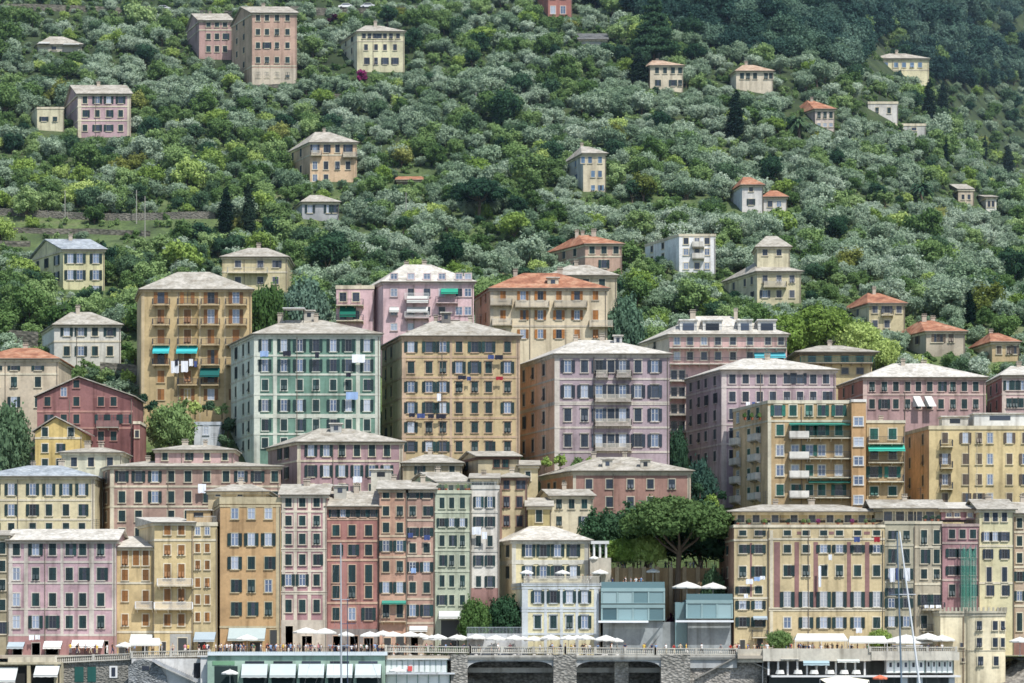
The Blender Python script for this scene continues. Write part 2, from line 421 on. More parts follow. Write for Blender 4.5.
# ---------------------------------------------------------------- buildings
BL = []   # records: x0,x1,ytop,ybase,Y,short
def wallpt(A, B_, x):
    k = (x-512)/F; dx = B_.x-A.x; dy = B_.y-A.y
    t = (k*A.y-A.x)/(dx-k*dy); return A+(B_-A)*t
def B(name, label, cat, x0, x1, Y, ye, wall, roof=('hip', None), yb=None, zb=None, dY=0, xl=None, d=12, trim=CREAMT, sh='green',
      cols=(), rows=(), w=7, scol=(), sst='c', side=None, bands=(), pil=(), pilc=None, balc=(), awn=(), chim=1, group=None, rm='slate', short=None,
      sur=1, o=.5, peak=None, doors=(), base=None, basec=None, quoin=False, aer=True, wk=None, panels=()):
    if Y is None: Y = min((march(x0+2, yb)+march(x1-2, yb))/2, march((x0+x1)/2, yb))
    P0 = at(x0+.12, ye, Y); P1 = at(x1-.12, ye, Y+dY); ze = P0.z; P0.z = P1.z = 0
    u = (P1-P0).normalized()
    if xl is None: v = Vector((-u.y, u.x, 0))*d
    else: v = Vector(((xl-512)*(Y+d)/F-P0.x, d, 0))
    P = [P0, P1, P1+v, P0+v]
    zg = min(ground(p.x, p.y) for p in P)-1.5 if zb is None else zb
    T = thing(name, label, cat, (P0.x, P0.y, zg), group)
    rk, yt = roof[0], roof[1]
    Yr = Y+d/2 if rk in ('hip', 'gable') else (Y if rk in ('gablef', 'flat') else Y+d)
    zt = ZC+(YH-yt)*Yr/F if yt is not None else ze+2.2
    b = MB()
    for i in range(4):
        j = (i+1) % 4
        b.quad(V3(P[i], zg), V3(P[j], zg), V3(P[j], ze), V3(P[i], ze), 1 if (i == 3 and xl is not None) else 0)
    b.poly([V3(p, ze-.002) for p in P])
    part('wall', b, [plaster(wall), plaster(side or wall, KW*1.3)], T)  # left walls brightened against shade; some side colours also carry shade tones
    make_roof(T, P, ze, rk, zt, roofmat(rm), trim, o, peak, plaster(side if (side and rk == 'gable') else wall, KW*1.25 if (side and rk == 'gable') else None))  # gable ends on that side share the painted-in brightening
    zz = lambda y: ZC+(YH-y)*Y/F
    rz = math.atan2(u.y, u.x); n = Vector((u.y, -u.x, 0)); s = Y/F
    if bands or base:
        b = MB()
        vs = (P[0]-P[3]).normalized(); m = Vector((-abs(vs.y), 0, 0)); nl = Vector((vs.y, -vs.x, 0)); nl = nl if nl.x < 0 else -nl
        for y in bands:
            z = zz(y)
            b.prism([tuple((P0+n*.07+nl*.05).xy), tuple((P1+n*.07).xy), tuple((P1+n*.004).xy), tuple((P0+n*.004).xy)], z-.16, z+.16)
            part('string_course', b, plaster(trim), T); b = MB()
            b.prism([tuple((P[3]+nl*.07).xy), tuple((P0+nl*.07).xy), tuple((P0+nl*.004).xy), tuple((P[3]+nl*.004).xy)], z-.15, z+.15)
            if xl is not None: part('string_course', b, plaster(trim), T)
            b = MB()
        if base:
            b = MB(); b.prism([tuple((P0+n*.05+nl*.05).xy), tuple((P1+n*.05).xy), tuple((P1+n*.004).xy), tuple((P0+n*.004+nl*.05).xy)], zg, zz(base))
            part('plinth', b, plaster(basec or trim), T)
    if quoin: pil = list(pil)+[(x0+2, 3.5), (x1-2, 3.5)]
    if pil:
        for (xx, ww) in pil:
            b = MB()
            a = wallpt(P0, P1, xx-ww/2); c = wallpt(P0, P1, xx+ww/2)
            b.prism([tuple((a+n*.045).xy), tuple((c+n*.045).xy), tuple((c+n*.003).xy), tuple((a+n*.003).xy)], zg, ze-.39)
            part('pilaster', b, plaster(pilc or trim), T)
    if panels:
        for (xa, xb, ya, yb2) in panels[1:]:
            b = MB()
            a = wallpt(P0, P1, xa); c = wallpt(P0, P1, xb)
            b.prism([tuple((a+n*.03).xy), tuple((c+n*.03).xy), tuple((c+n*.003).xy), tuple((a+n*.003).xy)], zz(yb2), zz(ya))
            part('painted_panel', b, plaster(panels[0]), T)
    for r in rows:
        y, h, pat = r[:3]; cc = r[3] if len(r) > 3 else cols; ww = r[4] if len(r) > 4 else w
        for i, xx in enumerate(cc):
            st = pat[min(i, len(pat)-1)]
            if st == '-': continue
            p = wallpt(P0, P1, xx)+n*.004; p.z = zz(y)
            window(T, p, rz, ww*s, h*s, st, sh, trim, sur)
        for i, xx in enumerate(scol):
            if sst == '-': break
            st = sst[min(i, len(sst)-1)]
            if st == '-': continue
            us = (P0-P[3]).normalized(); nl = Vector((us.y, -us.x, 0)); nl = nl if nl.x < 0 else -nl
            p = wallpt(P[3], P0, xx)+nl*.004; p.z = zz(y)
            window(T, p, math.atan2(us.y, us.x), min(1.35, ww*s*1.15), h*s, st, sh, trim, sur)
    for q in balc:
        xa, xb, y = q[:3]; st = q[3] if len(q) > 3 else 'rail'; out = q[4] if len(q) > 4 else 1.0; rc = q[5] if len(q) > 5 else None
        balcony(T, wallpt(P0, P1, xa), wallpt(P0, P1, xb), zz(y), out, st, trim if st != 'solid' else (200, 192, 176), rc)
    for q in awn:
        xa, xb, ya, yb2 = q[:4]; c = q[4] if len(q) > 4 else (238, 236, 230); out = q[5] if len(q) > 5 else 1.5
        awning(T, wallpt(P0, P1, xa), wallpt(P0, P1, xb), zz(ya), zz(yb2), out, c)
    if (P1-P0).length > 3.2:
        for f_ in ((.985,) if (P1-P0).length < 12 else (.34, .985)):
            q = P0.lerp(P1, f_)+n*.12; b = MB(); b.tube((q.x, q.y, zg), (q.x, q.y, ze-.4), .06, n=5)
            part('downpipe', b, plain((128, 118, 106), .6, name='pipe'), T)
    for (xa, xb, ya, yb2) in doors:
        a = wallpt(P0, P1, xa); c = wallpt(P0, P1, xb); b = MB()
        b.prism([tuple((a+n*.05).xy), tuple((c+n*.05).xy), tuple((c+n*.003).xy), tuple((a+n*.003).xy)], zz(yb2), zz(ya))
        o1 = part('door', b, plain((64, 66, 66), .5, name='door_paint'), T)
        b = MB(); L = (c-a).length; zq0, zq1 = zz(yb2), zz(ya)
        for f0, f1 in ((-.06, 0), (1, 1.06)):
            e = a.lerp(c, f0); g = a.lerp(c, f1)
            b.prism([tuple((e+n*.09).xy), tuple((g+n*.09).xy), tuple((g+n*.003).xy), tuple((e+n*.003).xy)], zq0, zq1+.12)
        e = a.lerp(c, -.06); g = a.lerp(c, 1.06)
        b.prism([tuple((a+n*.088).xy), tuple((c+n*.088).xy), tuple((c+n*.003).xy), tuple((a+n*.003).xy)], zq1, zq1+.12)
        ob('frame', b.mesh('frame', [plaster(trim)], T.location), o1)
    mid = (P[0]+P[1]+P[2]+P[3])/4; L = (P1-P0).length
    zr = zt if rk in ('hip', 'gable') else max(ze+.2, (ze+zt)/2)
    rr = random.Random(int(x0*7+ye))
    for i in range(chim):
        f = (i+.5)/chim-.5+rr.uniform(-.12, .12)
        p = mid+u*f*L*.55+v*rr.uniform(-.1, .12)
        hh = rr.uniform(.8, 1.3)
        chimney(T, (p.x, p.y, zr-(.5 if rk != 'flat' else 0)), rr.uniform(.6, .95), hh, (196, 182, 162))
    if aer and L > 8:
        p = mid+u*rr.uniform(-.3, .3)*L; aerial(T, (p.x, p.y, zr-.4), rr.uniform(1.6, 2.6))
    xs = [px(p.x, p.y) for p in P]
    BL.append((x0 if xl is not None else min(xs+[x0]), max(x1, px(P[1].x, P[1].y)), min(ye, yt or ye), yb if yb is not None else YH-(zg-ZC)/s, Y, short, P, min(xs+[x0])))
    T['_Y'] = Y
    del T['_Y']
    return T, P, zz
GF = 'houses standing along the harbour front'; GM = 'town buildings behind the harbour front'; GH = 'houses scattered over the hillside'
WH = (214, 212, 205); AWB = (178, 188, 192)
TH = 'townhouse'; AP = 'apartment_building'; VI = 'villa'
# ================= front row
B(TH, 'narrow khaki townhouse cut off by the left edge of the photo, beside the pink one', 'house', -26, 8, 412, 536, (168, 156, 124), ('shed', 530), zb=8, w=6, group=GF, chim=0, aer=False,
  cols=[-12, 2.5], rows=[(548, 12, 'oc'), (566, 11, 'c'), (585, 11, 'c'), (605, 11, 'c'), (628, 12, 'cO')], bands=[538])
pk, pkP, pkz = B(TH, 'wide pink townhouse with a brighter pink ground floor and three pale awnings', 'house', 8.5, 116, 412, 541, (196, 162, 168), ('gable', 529), zb=8, trim=(206, 196, 182), rm='white',
  cols=[16.4, 35.7, 52.6, 69.3, 82.7, 100.8], rows=[(549, 12.5, 'cocccc'), (574, 12.5, 'pccccc'), (599.6, 13, 'pccccc'), (622, 12.5, 'poOccc')], bands=[562, 583, 609, 635], pil=[(10.5, 4), (114, 4), (62, 3), (26, 4), (91.5, 5)],
  awn=[(8.5, 25, 642, 649, AWB), (44.5, 62.5, 641, 649), (72.5, 104, 640, 648)], base=636, basec=(196, 128, 122), group=GF, chim=0, doors=[(32, 40, 643, 655), (13, 22, 647, 655), (46, 58, 648, 655), (104.5, 108.5, 641, 655)])
B(TH, 'low ochre yellow townhouse with brown shutters, between the pink house and its taller twin', 'house', 116.5, 154, 413, 548, (214, 186, 128), ('shed', 536), zb=8, sh='brown', rm='white', w=6,
  cols=[125, 136, 145.7], rows=[(558, 15, 'c'), (575, 10.7, 'c-c'), (596, 10.7, 'c-c'), (620, 11.5, 'c-c')], bands=[583, 632], balc=[(136, 153.5, 608.5, 'rail', 1, (225, 225, 225))], group=GF, chim=0, doors=[(119, 125, 643, 655), (142, 148, 644, 655)],
  awn=[(131, 153, 634, 644, WH, 2.2)])
B(TH, 'tall yellow townhouse with brown shutters and two long white balconies', 'house', 154.3, 193, 412, 523, (208, 184, 128), ('shed', 517), zb=8, xl=139, d=14, sh='brown', rm='white', w=6.4,
  cols=[167.4, 181.4], rows=[(530, 9.5, 'c'), (550, 10, 'c'), (571, 14, 'c'), (595, 12.5, 'c'), (620, 11.5, 'c')], bands=[540, 632], balc=[(158, 193, 585.5, 'rail', 1.1, (236, 236, 236)), (155, 193, 609, 'rail', 1.1, (236, 236, 236))],
  group=GF, chim=0, scol=[], panels=[(172, 172, 166), (170, 191, 634, 655)], doors=[(178, 187, 638, 655), (160, 166, 642, 655)])
f4, f4P, f4z = B(TH, 'slim yellow townhouse with a white roofed penthouse terrace and small brown shutters', 'house', 193.3, 217, 412, 526, (206, 184, 132), ('flat', 523), zb=8, sh='brown', w=4.8,
  cols=[197.7, 207.3], rows=[(531, 8, 'p'), (548, 8.4, 'c'), (565, 8.8, 'c'), (582.6, 8.8, 'c'), (599.5, 8.8, 'c'), (617, 8.8, 'c')], bands=[540], awn=[(195, 216, 632, 642, AWB, 2)], group=GF, chim=0, doors=[(198, 206, 641, 655)])
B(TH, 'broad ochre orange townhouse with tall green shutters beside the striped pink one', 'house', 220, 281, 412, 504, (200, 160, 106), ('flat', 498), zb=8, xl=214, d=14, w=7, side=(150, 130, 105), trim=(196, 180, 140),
  cols=[234.8, 251.4, 268.4], rows=[(513.6, 11, 'p'), (539.5, 12.5, 'o'), (563, 12.5, 'occ'), (586, 12.5, 'ccp'), (609, 13.5, 'c')], bands=[506, 627], awn=[(229, 266, 628, 641, (178, 186, 180), 2.2)], group=GF, chim=0, doors=[(270, 277, 630, 655), (232, 243, 642, 655), (250, 262, 642, 655)], pil=[(278, 4)])
B(TH, 'flat topped cream attic house with a tiled terrace, rising behind the ochre townhouse', 'house', 208, 268, 425, 492, (196, 178, 140), ('hip', 484), zb=12, group=GM, cols=[218, 240], rows=[(494.5, 4, 'P')], w=5, chim=1)
rows6 = [(502, 10, 'c'), (520.7, 10, 'c'), (539, 10.5, 'c'), (559.7, 11, 'c'), (580, 11.5, 'ooc'), (606, 12.5, 'c')]
B(TH, 'narrow townhouse painted with raspberry pink panels on a cream front', 'house', 281.4, 327, 412, 495.5, (196, 130, 134), ('gable', 484), zb=8, w=6.4, trim=(222, 208, 184), rm='slate',
  cols=[288.5, 302.3, 316.6], rows=rows6, bands=[511.5, 530, 549, 550.5, 571, 592, 593.5], pil=[(283.5, 3.5), (295.3, 3.5), (309.4, 3.5), (324.7, 4)], base=620, basec=(205, 192, 172), group=GF, chim=1, doors=[(285.5, 293, 626, 655), (302, 312, 636, 655)])
B(TH, 'brick red townhouse with a row of dark attic windows and a roof dormer', 'house', 327.4, 379, 412.5, 507, (188, 110, 92), ('gable', 491), zb=8, w=7, trim=(206, 170, 140),
  cols=[336, 352, 368.6], rows=[(513, 8, 'OoO', [334, 343, 353, 363, 373], 5), (530.5, 11, 'c'), (550, 11, 'c'), (573.7, 17.5, 'c'), (592, 12.5, 'c'), (614, 12.5, 'cpO')], bands=[519, 541, 560, 603], group=GF, chim=1, base=629, basec=(150, 140, 132),
  doors=[(333, 341, 636, 655), (350, 358, 636, 655), (364, 373, 638, 655)])
B(TH, 'salmon townhouse with a strip of teal awning over its lowest balcony', 'house', 379.3, 407, 412, 490, (202, 156, 128), ('gable', 480), zb=8, w=6.3, trim=(210, 186, 152),
  cols=[386, 399.8], rows=[(495, 6.5, 'c'), (511, 9.5, 'c'), (527.6, 10, 'c'), (546, 11, 'o'), (566.5, 11, 'c'), (587.5, 11, 'o'), (611, 13, 'c')], bands=[536, 557, 622], balc=[(381, 406, 621, 'rail', .7)], awn=[(382, 406, 600.5, 604.5, (70, 150, 130), .8)], group=GF, chim=1, doors=[(384, 391, 638, 655), (396, 404, 634, 655)])
B(TH, 'dusty pink townhouse hung with washing, just right of the salmon one', 'house', 407.3, 434.6, 412, 490, (190, 150, 130), ('gable', 481.5), zb=8, w=6.3, trim=(206, 186, 158),
  cols=[412.6, 426.6], rows=[(495, 6.5, 'O'), (511, 9.5, 'c'), (532, 8.5, 'O'), (548, 9.5, 'c'), (567, 10, 'o'), (587.5, 11, 'c'), (610.5, 11.5, 'oO')], bands=[520, 556, 599, 623], awn=[(409.6, 427.5, 626, 632, WH, 1)], group=GF, chim=1, base=627, basec=(190, 170, 145), doors=[(411, 418, 634, 655)])
B(TH, 'pale green townhouse with a planted roof terrace', 'house', 435, 471, 412, 493.5, (182, 190, 154), ('flat', 491), zb=8, w=5, trim=(200, 204, 168),
  cols=[442, 451.7, 462.4], rows=[(503, 11, 'c'), (522.5, 8.5, 'Ooo'), (540.7, 11, 'c'), (560.6, 11, 'c', [442, 451.7, 462.4]), (581, 11.5, 'c'), (600, 10, 'Occ')], bands=[512, 531, 550, 571], awn=[(439, 461, 611, 619, WH, 1.6)], group=GF, chim=0, doors=[(441, 459, 620, 655)])
B(TH, 'green gabled attic storey set back over the pale green townhouse', 'house', 437, 470, 417, 482.5, (172, 190, 148), ('gable', 472), zb=30, xl=409, d=9, w=5, cols=[442, 451, 462], rows=[(487.5, 9, 'Oc')], group=GM, chim=1, aer=False)
B(TH, 'weathered cream townhouse with a reddish lower wall and white laundry', 'house', 471.4, 499, 412.3, 489, (216, 208, 194), ('flat', 486), zb=8, w=5, trim=(206, 200, 186),
  cols=[478.5, 490], rows=[(502, 11, 'oo'), (521.6, 10, 'O'), (541, 10.5, 'c'), (560.6, 10.5, 'O'), (581.5, 11, 'cO')], bands=[512, 551], base=588, basec=(180, 120, 104), group=GF, chim=0)
B(TH, 'white attic room with a slate roof over the weathered cream townhouse', 'house', 471.5, 497, 416, 479, (210, 205, 192), ('shed', 473), zb=30, w=5, cols=[477, 489], rows=[(484, 8, 'O')], group=GM, chim=1, aer=False)
B(TH, 'tall cream tower house with brown corner strips behind the waterfront hotel', 'house', 499.6, 527.6, 430, 478, (208, 190, 148), ('hip', 472.5), zb=14, w=6, trim=(168, 120, 96),
  cols=[506.5, 519.5], rows=[(484, 10, 'c'), (502, 10.5, 'c'), (521, 10, 'c')], pil=[(501, 2), (526, 2)], sh='navy', group=GM, chim=1)
B(TH, 'small olive yellow house squeezed between the tower house and the cream gabled house', 'house', 527.8, 551, 426, 507, (190, 172, 112), ('gable', 497.5), zb=14, w=6.4, cols=[539], rows=[(516, 12, 'c')], group=GM, chim=0, aer=False)
B(TH, 'plain cream house with a pale gabled roof standing behind the waterfront hotel', 'house', 551, 593, 430, 496.5, (218, 206, 172), ('gable', 489), zb=14, xl=538, d=10, w=6, side=(196, 184, 148),
  cols=[559, 571.6, 584.4], rows=[(504, 9.5, 'c'), (521, 9.5, 'c-o'), (540, 9, '-cc')], sh='green', group=GM, chim=1)
HT = 'hotel'
hu, huP, huz = B(HT, 'cream yellow waterfront hotel with arched windows above a parasol terrace', 'hotel', 512, 590, 419, 541, (222, 208, 158), ('hip', 526), zb=8, xl=494, d=14, w=6.6, trim=(210, 206, 190), rm='white', side=(200, 186, 146),
  cols=[528.7, 543.3, 557.6, 573.4], rows=[(550.5, 12, 'ooo O'.replace(' ', '')), (572, 12, 'o')], scol=[499, 508], sst='cO', bands=[545 - 2, 561, 563], pil=[(514, 4), (587, 5)], group=GF, chim=1, sur=2)
lo, loP, loz = B('hotel', 'projecting lower block of the waterfront hotel with pale blue corner bands', 'hotel', 522, 600.5, 410, 586, (220, 210, 165), ('flat', 583.5), zb=8, xl=512, d=8.5, w=6.6, trim=(196, 204, 206),
  cols=[537.7, 553.4, 569.5, 584.7], rows=[(597, 12, 'o'), (622, 12.5, 'ccco')], pil=[(525, 6), (597, 6), (545.5, 3), (561.5, 3), (577, 3)], bands=[588, 608, 611, 634], scol=[516, 519], sst='-', group=GF, chim=0, aer=False, sur=2)
balcony(lo, wallpt(loP[0], loP[1], 523), wallpt(loP[0], loP[1], 600), loz(583), .12, 'stone', (205, 206, 200))
# right: the large yellow building with red panels
RP = (164, 106, 98)
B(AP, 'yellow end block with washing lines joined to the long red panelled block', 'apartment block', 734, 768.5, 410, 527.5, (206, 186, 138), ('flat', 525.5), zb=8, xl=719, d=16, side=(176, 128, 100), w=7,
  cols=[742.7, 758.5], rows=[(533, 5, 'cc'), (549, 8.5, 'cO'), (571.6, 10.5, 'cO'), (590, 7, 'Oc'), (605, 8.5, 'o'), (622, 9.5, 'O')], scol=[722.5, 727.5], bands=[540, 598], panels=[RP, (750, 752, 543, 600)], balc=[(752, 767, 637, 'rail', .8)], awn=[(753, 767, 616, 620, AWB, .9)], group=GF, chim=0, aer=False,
  doors=[(740, 745, 640, 655), (757, 763, 638, 655)])
c14 = [787.3, 806, 823.6, 839.4, 857.5, 876.6]
B(AP, 'long yellow waterfront block with dark red vertical panels and a planted penthouse terrace', 'apartment block', 769, 884.7, 410, 527.5, (212, 190, 140), ('flat', 525.5), zb=8, w=7.2, d=14,
  cols=c14, rows=[(533, 5, 'c'), (548.8, 8, 'ccooOo'), (570.7, 11, 'c'), (599.5, 15.5, 'L'), (622.7, 11, 'pLooo c'.replace(' ', ''))], bands=[539, 608.5, 610], sur=1,
  panels=[RP, (774, 780, 542, 608), (794.5, 799, 542, 608), (813.5, 818, 542, 608), (847, 851, 542, 608), (865, 869.5, 542, 608), (783, 791, 531.5, 534.5), (797, 801, 531.5, 534.5), (829, 834, 531.5, 534.5), (864, 870, 531.5, 534.5)],
  pil=[(771.5, 3)], group=GF, chim=0, aer=False)
ph, phP, phz = B('penthouse', 'low penthouse with a long pale roof over the red panelled block', 'penthouse', 733, 872, 416, 512.5, (190, 172, 128), ('hip', 504.5), zb=28, d=9, w=7, cols=[741, 756, 775, 794, 812, 830, 848, 862], rows=[(518.5, 8, 'P')], group=GM, chim=2, o=1.4)
B(AP, 'khaki grey waterfront block with wide roof terrace, right of the red panelled block', 'apartment block', 885, 914.8, 410, 524, (178, 170, 142), ('flat', 522), zb=8, w=6.5, trim=(190, 182, 156),
  cols=[891.5, 906.4], rows=[(535, 8.5, 'c'), (556, 14, 'c'), (574, 11, 'o'), (592, 8, 'O'), (603, 9.5, 'oO'), (621.5, 10.5, 'o')], bands=[545, 582], group=GF, chim=0, aer=False)
B(AP, 'khaki beige waterfront block with a dark balcony, left of the green scaffold netting', 'apartment block', 915, 942, 410.4, 524, (186, 174, 148), ('flat', 522), zb=8, w=6,
  cols=[924, 936.7], rows=[(537, 14, 'cc'), (556.5, 14, 'c'), (574, 9.5, 'c'), (600, 11, 'O'), (622, 13, 'c')], bands=[547, 584], balc=[(921.5, 944, 609.5, 'rail', 1.1), (922, 938, 631, 'rail', .6)], group=GF, chim=0, aer=False)
B('penthouse', 'penthouse flat with dark terrace doors above the two khaki blocks', 'penthouse', 875, 941, 415, 509, (168, 160, 134), ('gable', 499.5), zb=28, d=9, w=8, cols=[888, 900, 912, 918, 930], rows=[(516, 10, 'P')], group=GM, chim=1, o=.9)
B(AP, 'old rose waterfront block partly wrapped in green scaffold netting', 'apartment block', 942.3, 979, 410, 526.5, (178, 132, 134), ('flat', 524.5), zb=8, w=6, trim=(196, 172, 160),
  cols=[952, 962.5, 973], rows=[(534, 9, 'c'), (553, 8.5, 'OOc'), (570.6, 9, 'OOc'), (590.5, 12, 'ccO')], bands=[543, 580], group=GF, chim=0, aer=False)
B('penthouse', 'rosy penthouse room with a white shed roof over the old rose block', 'penthouse', 941.5, 978.5, 414, 509.5, (182, 134, 136), ('shed', 502), zb=28, d=9, w=5, cols=[949, 957, 970], rows=[(515, 4.5, 'p')], group=GM, chim=0, rm='white')
B(AP, 'tall cream waterfront block just right of the green scaffold netting', 'apartment block', 979.4, 1014, 410.5, 510, (218, 208, 160), ('gable', 499), zb=4, w=5, d=14,
  cols=[986.6, 995.2, 1004.4], rows=[(517, 9, 'c'), (536.5, 9, 'ooO'), (554, 9.5, 'O-O', [988, 995, 1004.5]), (574.5, 14.5, 'c-c', [989, 995, 1004.5]), (590.5, 10.5, 'c-c', [989, 995, 1004.5])], bands=[546, 583], group=GF, chim=1, sh='navy')
B(AP, 'pinkish khaki block cut off by the right edge of the photo at the waterfront', 'apartment block', 1014.4, 1050, 412, 514, (192, 168, 142), ('gable', 502), zb=4, w=5.5,
  cols=[1019.5, 1033], rows=[(523, 10, 'c'), (541, 10, 'c'), (558, 10, 'c'), (576.5, 10, 'Oc'), (596, 10, 'o'), (622, 18, 'c')], bands=[532, 567, 606], group=GF, chim=1, base=640, basec=(150, 100, 84))
# ================= second row
B(AP, 'cream yellow block with a blue grey roof at the left edge, above the pink townhouse', 'apartment block', -22, 95, 436, 477, (220, 206, 160), ('hip', 465.5), zb=16, w=6.5, d=15, rm='blue',
  cols=[-6, 11.3, 32.7, 49, 66, 82], rows=[(489.5, 11.5, 'o'), (510, 11.5, 'coOccc'), (527, 8, 'c')], bands=[500, 519.5], group=GM, chim=2, quoin=True)
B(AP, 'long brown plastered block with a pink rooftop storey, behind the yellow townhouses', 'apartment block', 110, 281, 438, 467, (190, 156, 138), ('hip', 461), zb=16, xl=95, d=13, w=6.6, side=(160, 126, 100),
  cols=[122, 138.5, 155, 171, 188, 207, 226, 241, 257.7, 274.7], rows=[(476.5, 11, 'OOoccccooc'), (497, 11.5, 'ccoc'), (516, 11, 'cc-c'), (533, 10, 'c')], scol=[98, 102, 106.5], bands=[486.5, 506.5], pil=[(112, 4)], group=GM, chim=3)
B('penthouse', 'pink rooftop storey with a small terrace on the long brown block', 'penthouse', 155, 234, 441.5, 450.5, (205, 168, 162), ('hip', 445), zb=38, d=8, w=5.5, cols=[165, 188, 207, 225], rows=[(456, 8.5, 'c')], group=GM, chim=2, aer=True)
B(AP, 'mauve pink block with a rooftop cabin, in front of the green and cream block', 'apartment block', 297, 403, 445, 442.5, (186, 150, 152), ('hip', 428.5), zb=22, xl=268, d=15, w=6.2, side=(168, 136, 128),
  cols=[311, 326.5, 342, 357, 372, 387], rows=[(450.5, 11.5, 'oocccc'), (471, 11.5, 'o'), (488, 8, 'Occc')], scol=[280, 287], sst='OO', bands=[461], quoin=True, group=GM, chim=0)
B(TH, 'low olive cream house with a wide slate roof, left of the olive gabled house', 'house', 403, 462, 440, 463.5, (190, 174, 138), ('hip', 454.5), zb=20, w=5.5, cols=[420, 438, 452], rows=[(470, 8, 'Oc')], group=GM, chim=1)
B(TH, 'olive cream gabled house with dark corner lines above the narrow townhouses', 'house', 478, 519, 441, 457, (196, 180, 142), ('gable', 451), zb=20, xl=461, d=10, w=6, side=(180, 160, 120), cols=[496.7, 505.5], rows=[(463.5, 8, 'c')], scol=[466.5], sst='c', trim=(120, 90, 76), group=GM, chim=0)
B(TH, 'small cream house with a slate lean-to roof, right of the olive gabled house', 'house', 519.3, 538, 441, 466, (200, 184, 140), ('shed', 460), zb=20, w=5, cols=[528], rows=[(476, 9, 'c')], group=GM, chim=0, aer=False)
B(AP, 'russet brown block with two white roof dormers and an orange side wall', 'apartment block', 573, 691, 442, 471.5, (178, 122, 98), ('hip', 457), zb=20, xl=541, d=15, w=6.6, side=(206, 142, 90), trim=(200, 190, 165),
  cols=[589, 609.4, 630.5, 650.4, 671.8], rows=[(484, 9.5, 'c'), (502, 10, 'c'), (521, 9, 'c')], scol=[549, 555, 564], bands=[474.5], pil=[(574.5, 3), (689, 3)], group=GM, chim=2, sh='navy')
oo, ooP, ooz = B(AP, 'olive orange apartment block with green shutters and stacked white balconies', 'apartment block', 768, 866, 437, 403.5, (196, 166, 116), ('flat', 401), zb=18, xl=733, d=17, w=7.5, sh='teal', side=(206, 172, 112), trim=(218, 210, 182),
  cols=[780, 795, 809.4, 821.7, 838.7], rows=[(410.5, 11, 'OcccO', [778, 793, 809, 821.5, 839]), (430, 11, 'cccOc'), (450.5, 11, 'ppopp'), (470.5, 11, 'ppcpp'), (490, 11, 'ccccO')], scol=[738, 749, 758], sst='pc',
  bands=[421], pil=[(769.5, 3.5)], balc=[(789, 808, 438, 'solid', 1.2), (808.5, 852, 438, 'rail', 1.2, (40, 80, 80)), (789, 808, 458.5, 'solid', 1.2), (808.5, 852, 458.5, 'rail', 1.2), (789, 808, 477.5, 'solid', 1.2), (808.5, 852, 477.5, 'rail', 1.2), (789, 808, 497.5, 'solid', 1.2), (808.5, 852, 497.5, 'rail', 1.2)],
  awn=[(789, 852, 423, 426, (60, 140, 120), 1.2), (808, 852, 480.5, 483.5, (60, 140, 120), 1.2)], group=GM, chim=0)
B(AP, 'narrow wing of the olive orange block with white lattice windows and a turquoise awning', 'apartment block', 866.5, 905, 438.5, 423, (196, 168, 118), ('flat', 421), zb=18, w=8, sh='teal', trim=(218, 210, 182),
  cols=[874, 892.5], rows=[(434, 11, 'c'), (454, 11, 'P'), (472, 11, 'O'), (491, 9, 'c')], balc=[(867.5, 903, 443.5, 'rail', 1.1), (867.5, 903, 462.5, 'rail', 1.1, (90, 80, 60)), (867.5, 903, 481.5, 'rail', 1.1)], awn=[(867.5, 904, 445, 452, (70, 185, 160), 1.5)], group=GM, chim=1)
for y_ in (438, 458.5, 477.5, 497.5):
    for (xa_, xb_) in ((734.5, 741), (753, 761)): balcony(oo, wallpt(ooP[3], ooP[0], xa_), wallpt(ooP[3], ooP[0], xb_), ooz(y_), .9, 'solid', (200, 192, 176))
st_, stP, stz = B('stair_tower', 'ochre stair tower with white lattice windows at the corner of the olive orange block', 'stair tower', 851.5, 866, 435.2, 402, (200, 158, 104), ('flat', 400), zb=18, d=3, w=9, cols=[858.5], rows=[(421.5, 8.5, 'p'), (442, 8.5, 'p'), (461, 8.5, 'p'), (480.5, 8.5, 'p'), (500, 8.5, 'p')], group=GM, chim=0, aer=False, trim=(225, 222, 212))
B(AP, 'yellow apartment block with brown shutters at the right edge, below the brick pink block', 'apartment block', 929, 1046, 440, 429.5, (220, 196, 136), ('flat', 426.5), zb=18, xl=904, d=14, w=5.6, sh='taupe', side=(222, 170, 104), trim=(215, 200, 160),
  cols=[945, 965.4, 979, 990, 1009.4, 1025], rows=[(438, 10.5, 'cocpoc'), (459, 10.5, 'occpco'), (479.5, 10.5, 'occpcO'), (498, 9.5, 'ccOpcc')], scol=[910, 923], balc=[(940, 952, 446.5, 'rail', .9), (940, 952, 468, 'rail', .9), (940, 952, 489, 'rail', .9)], pil=[(977, .8)], group=GM, chim=3)
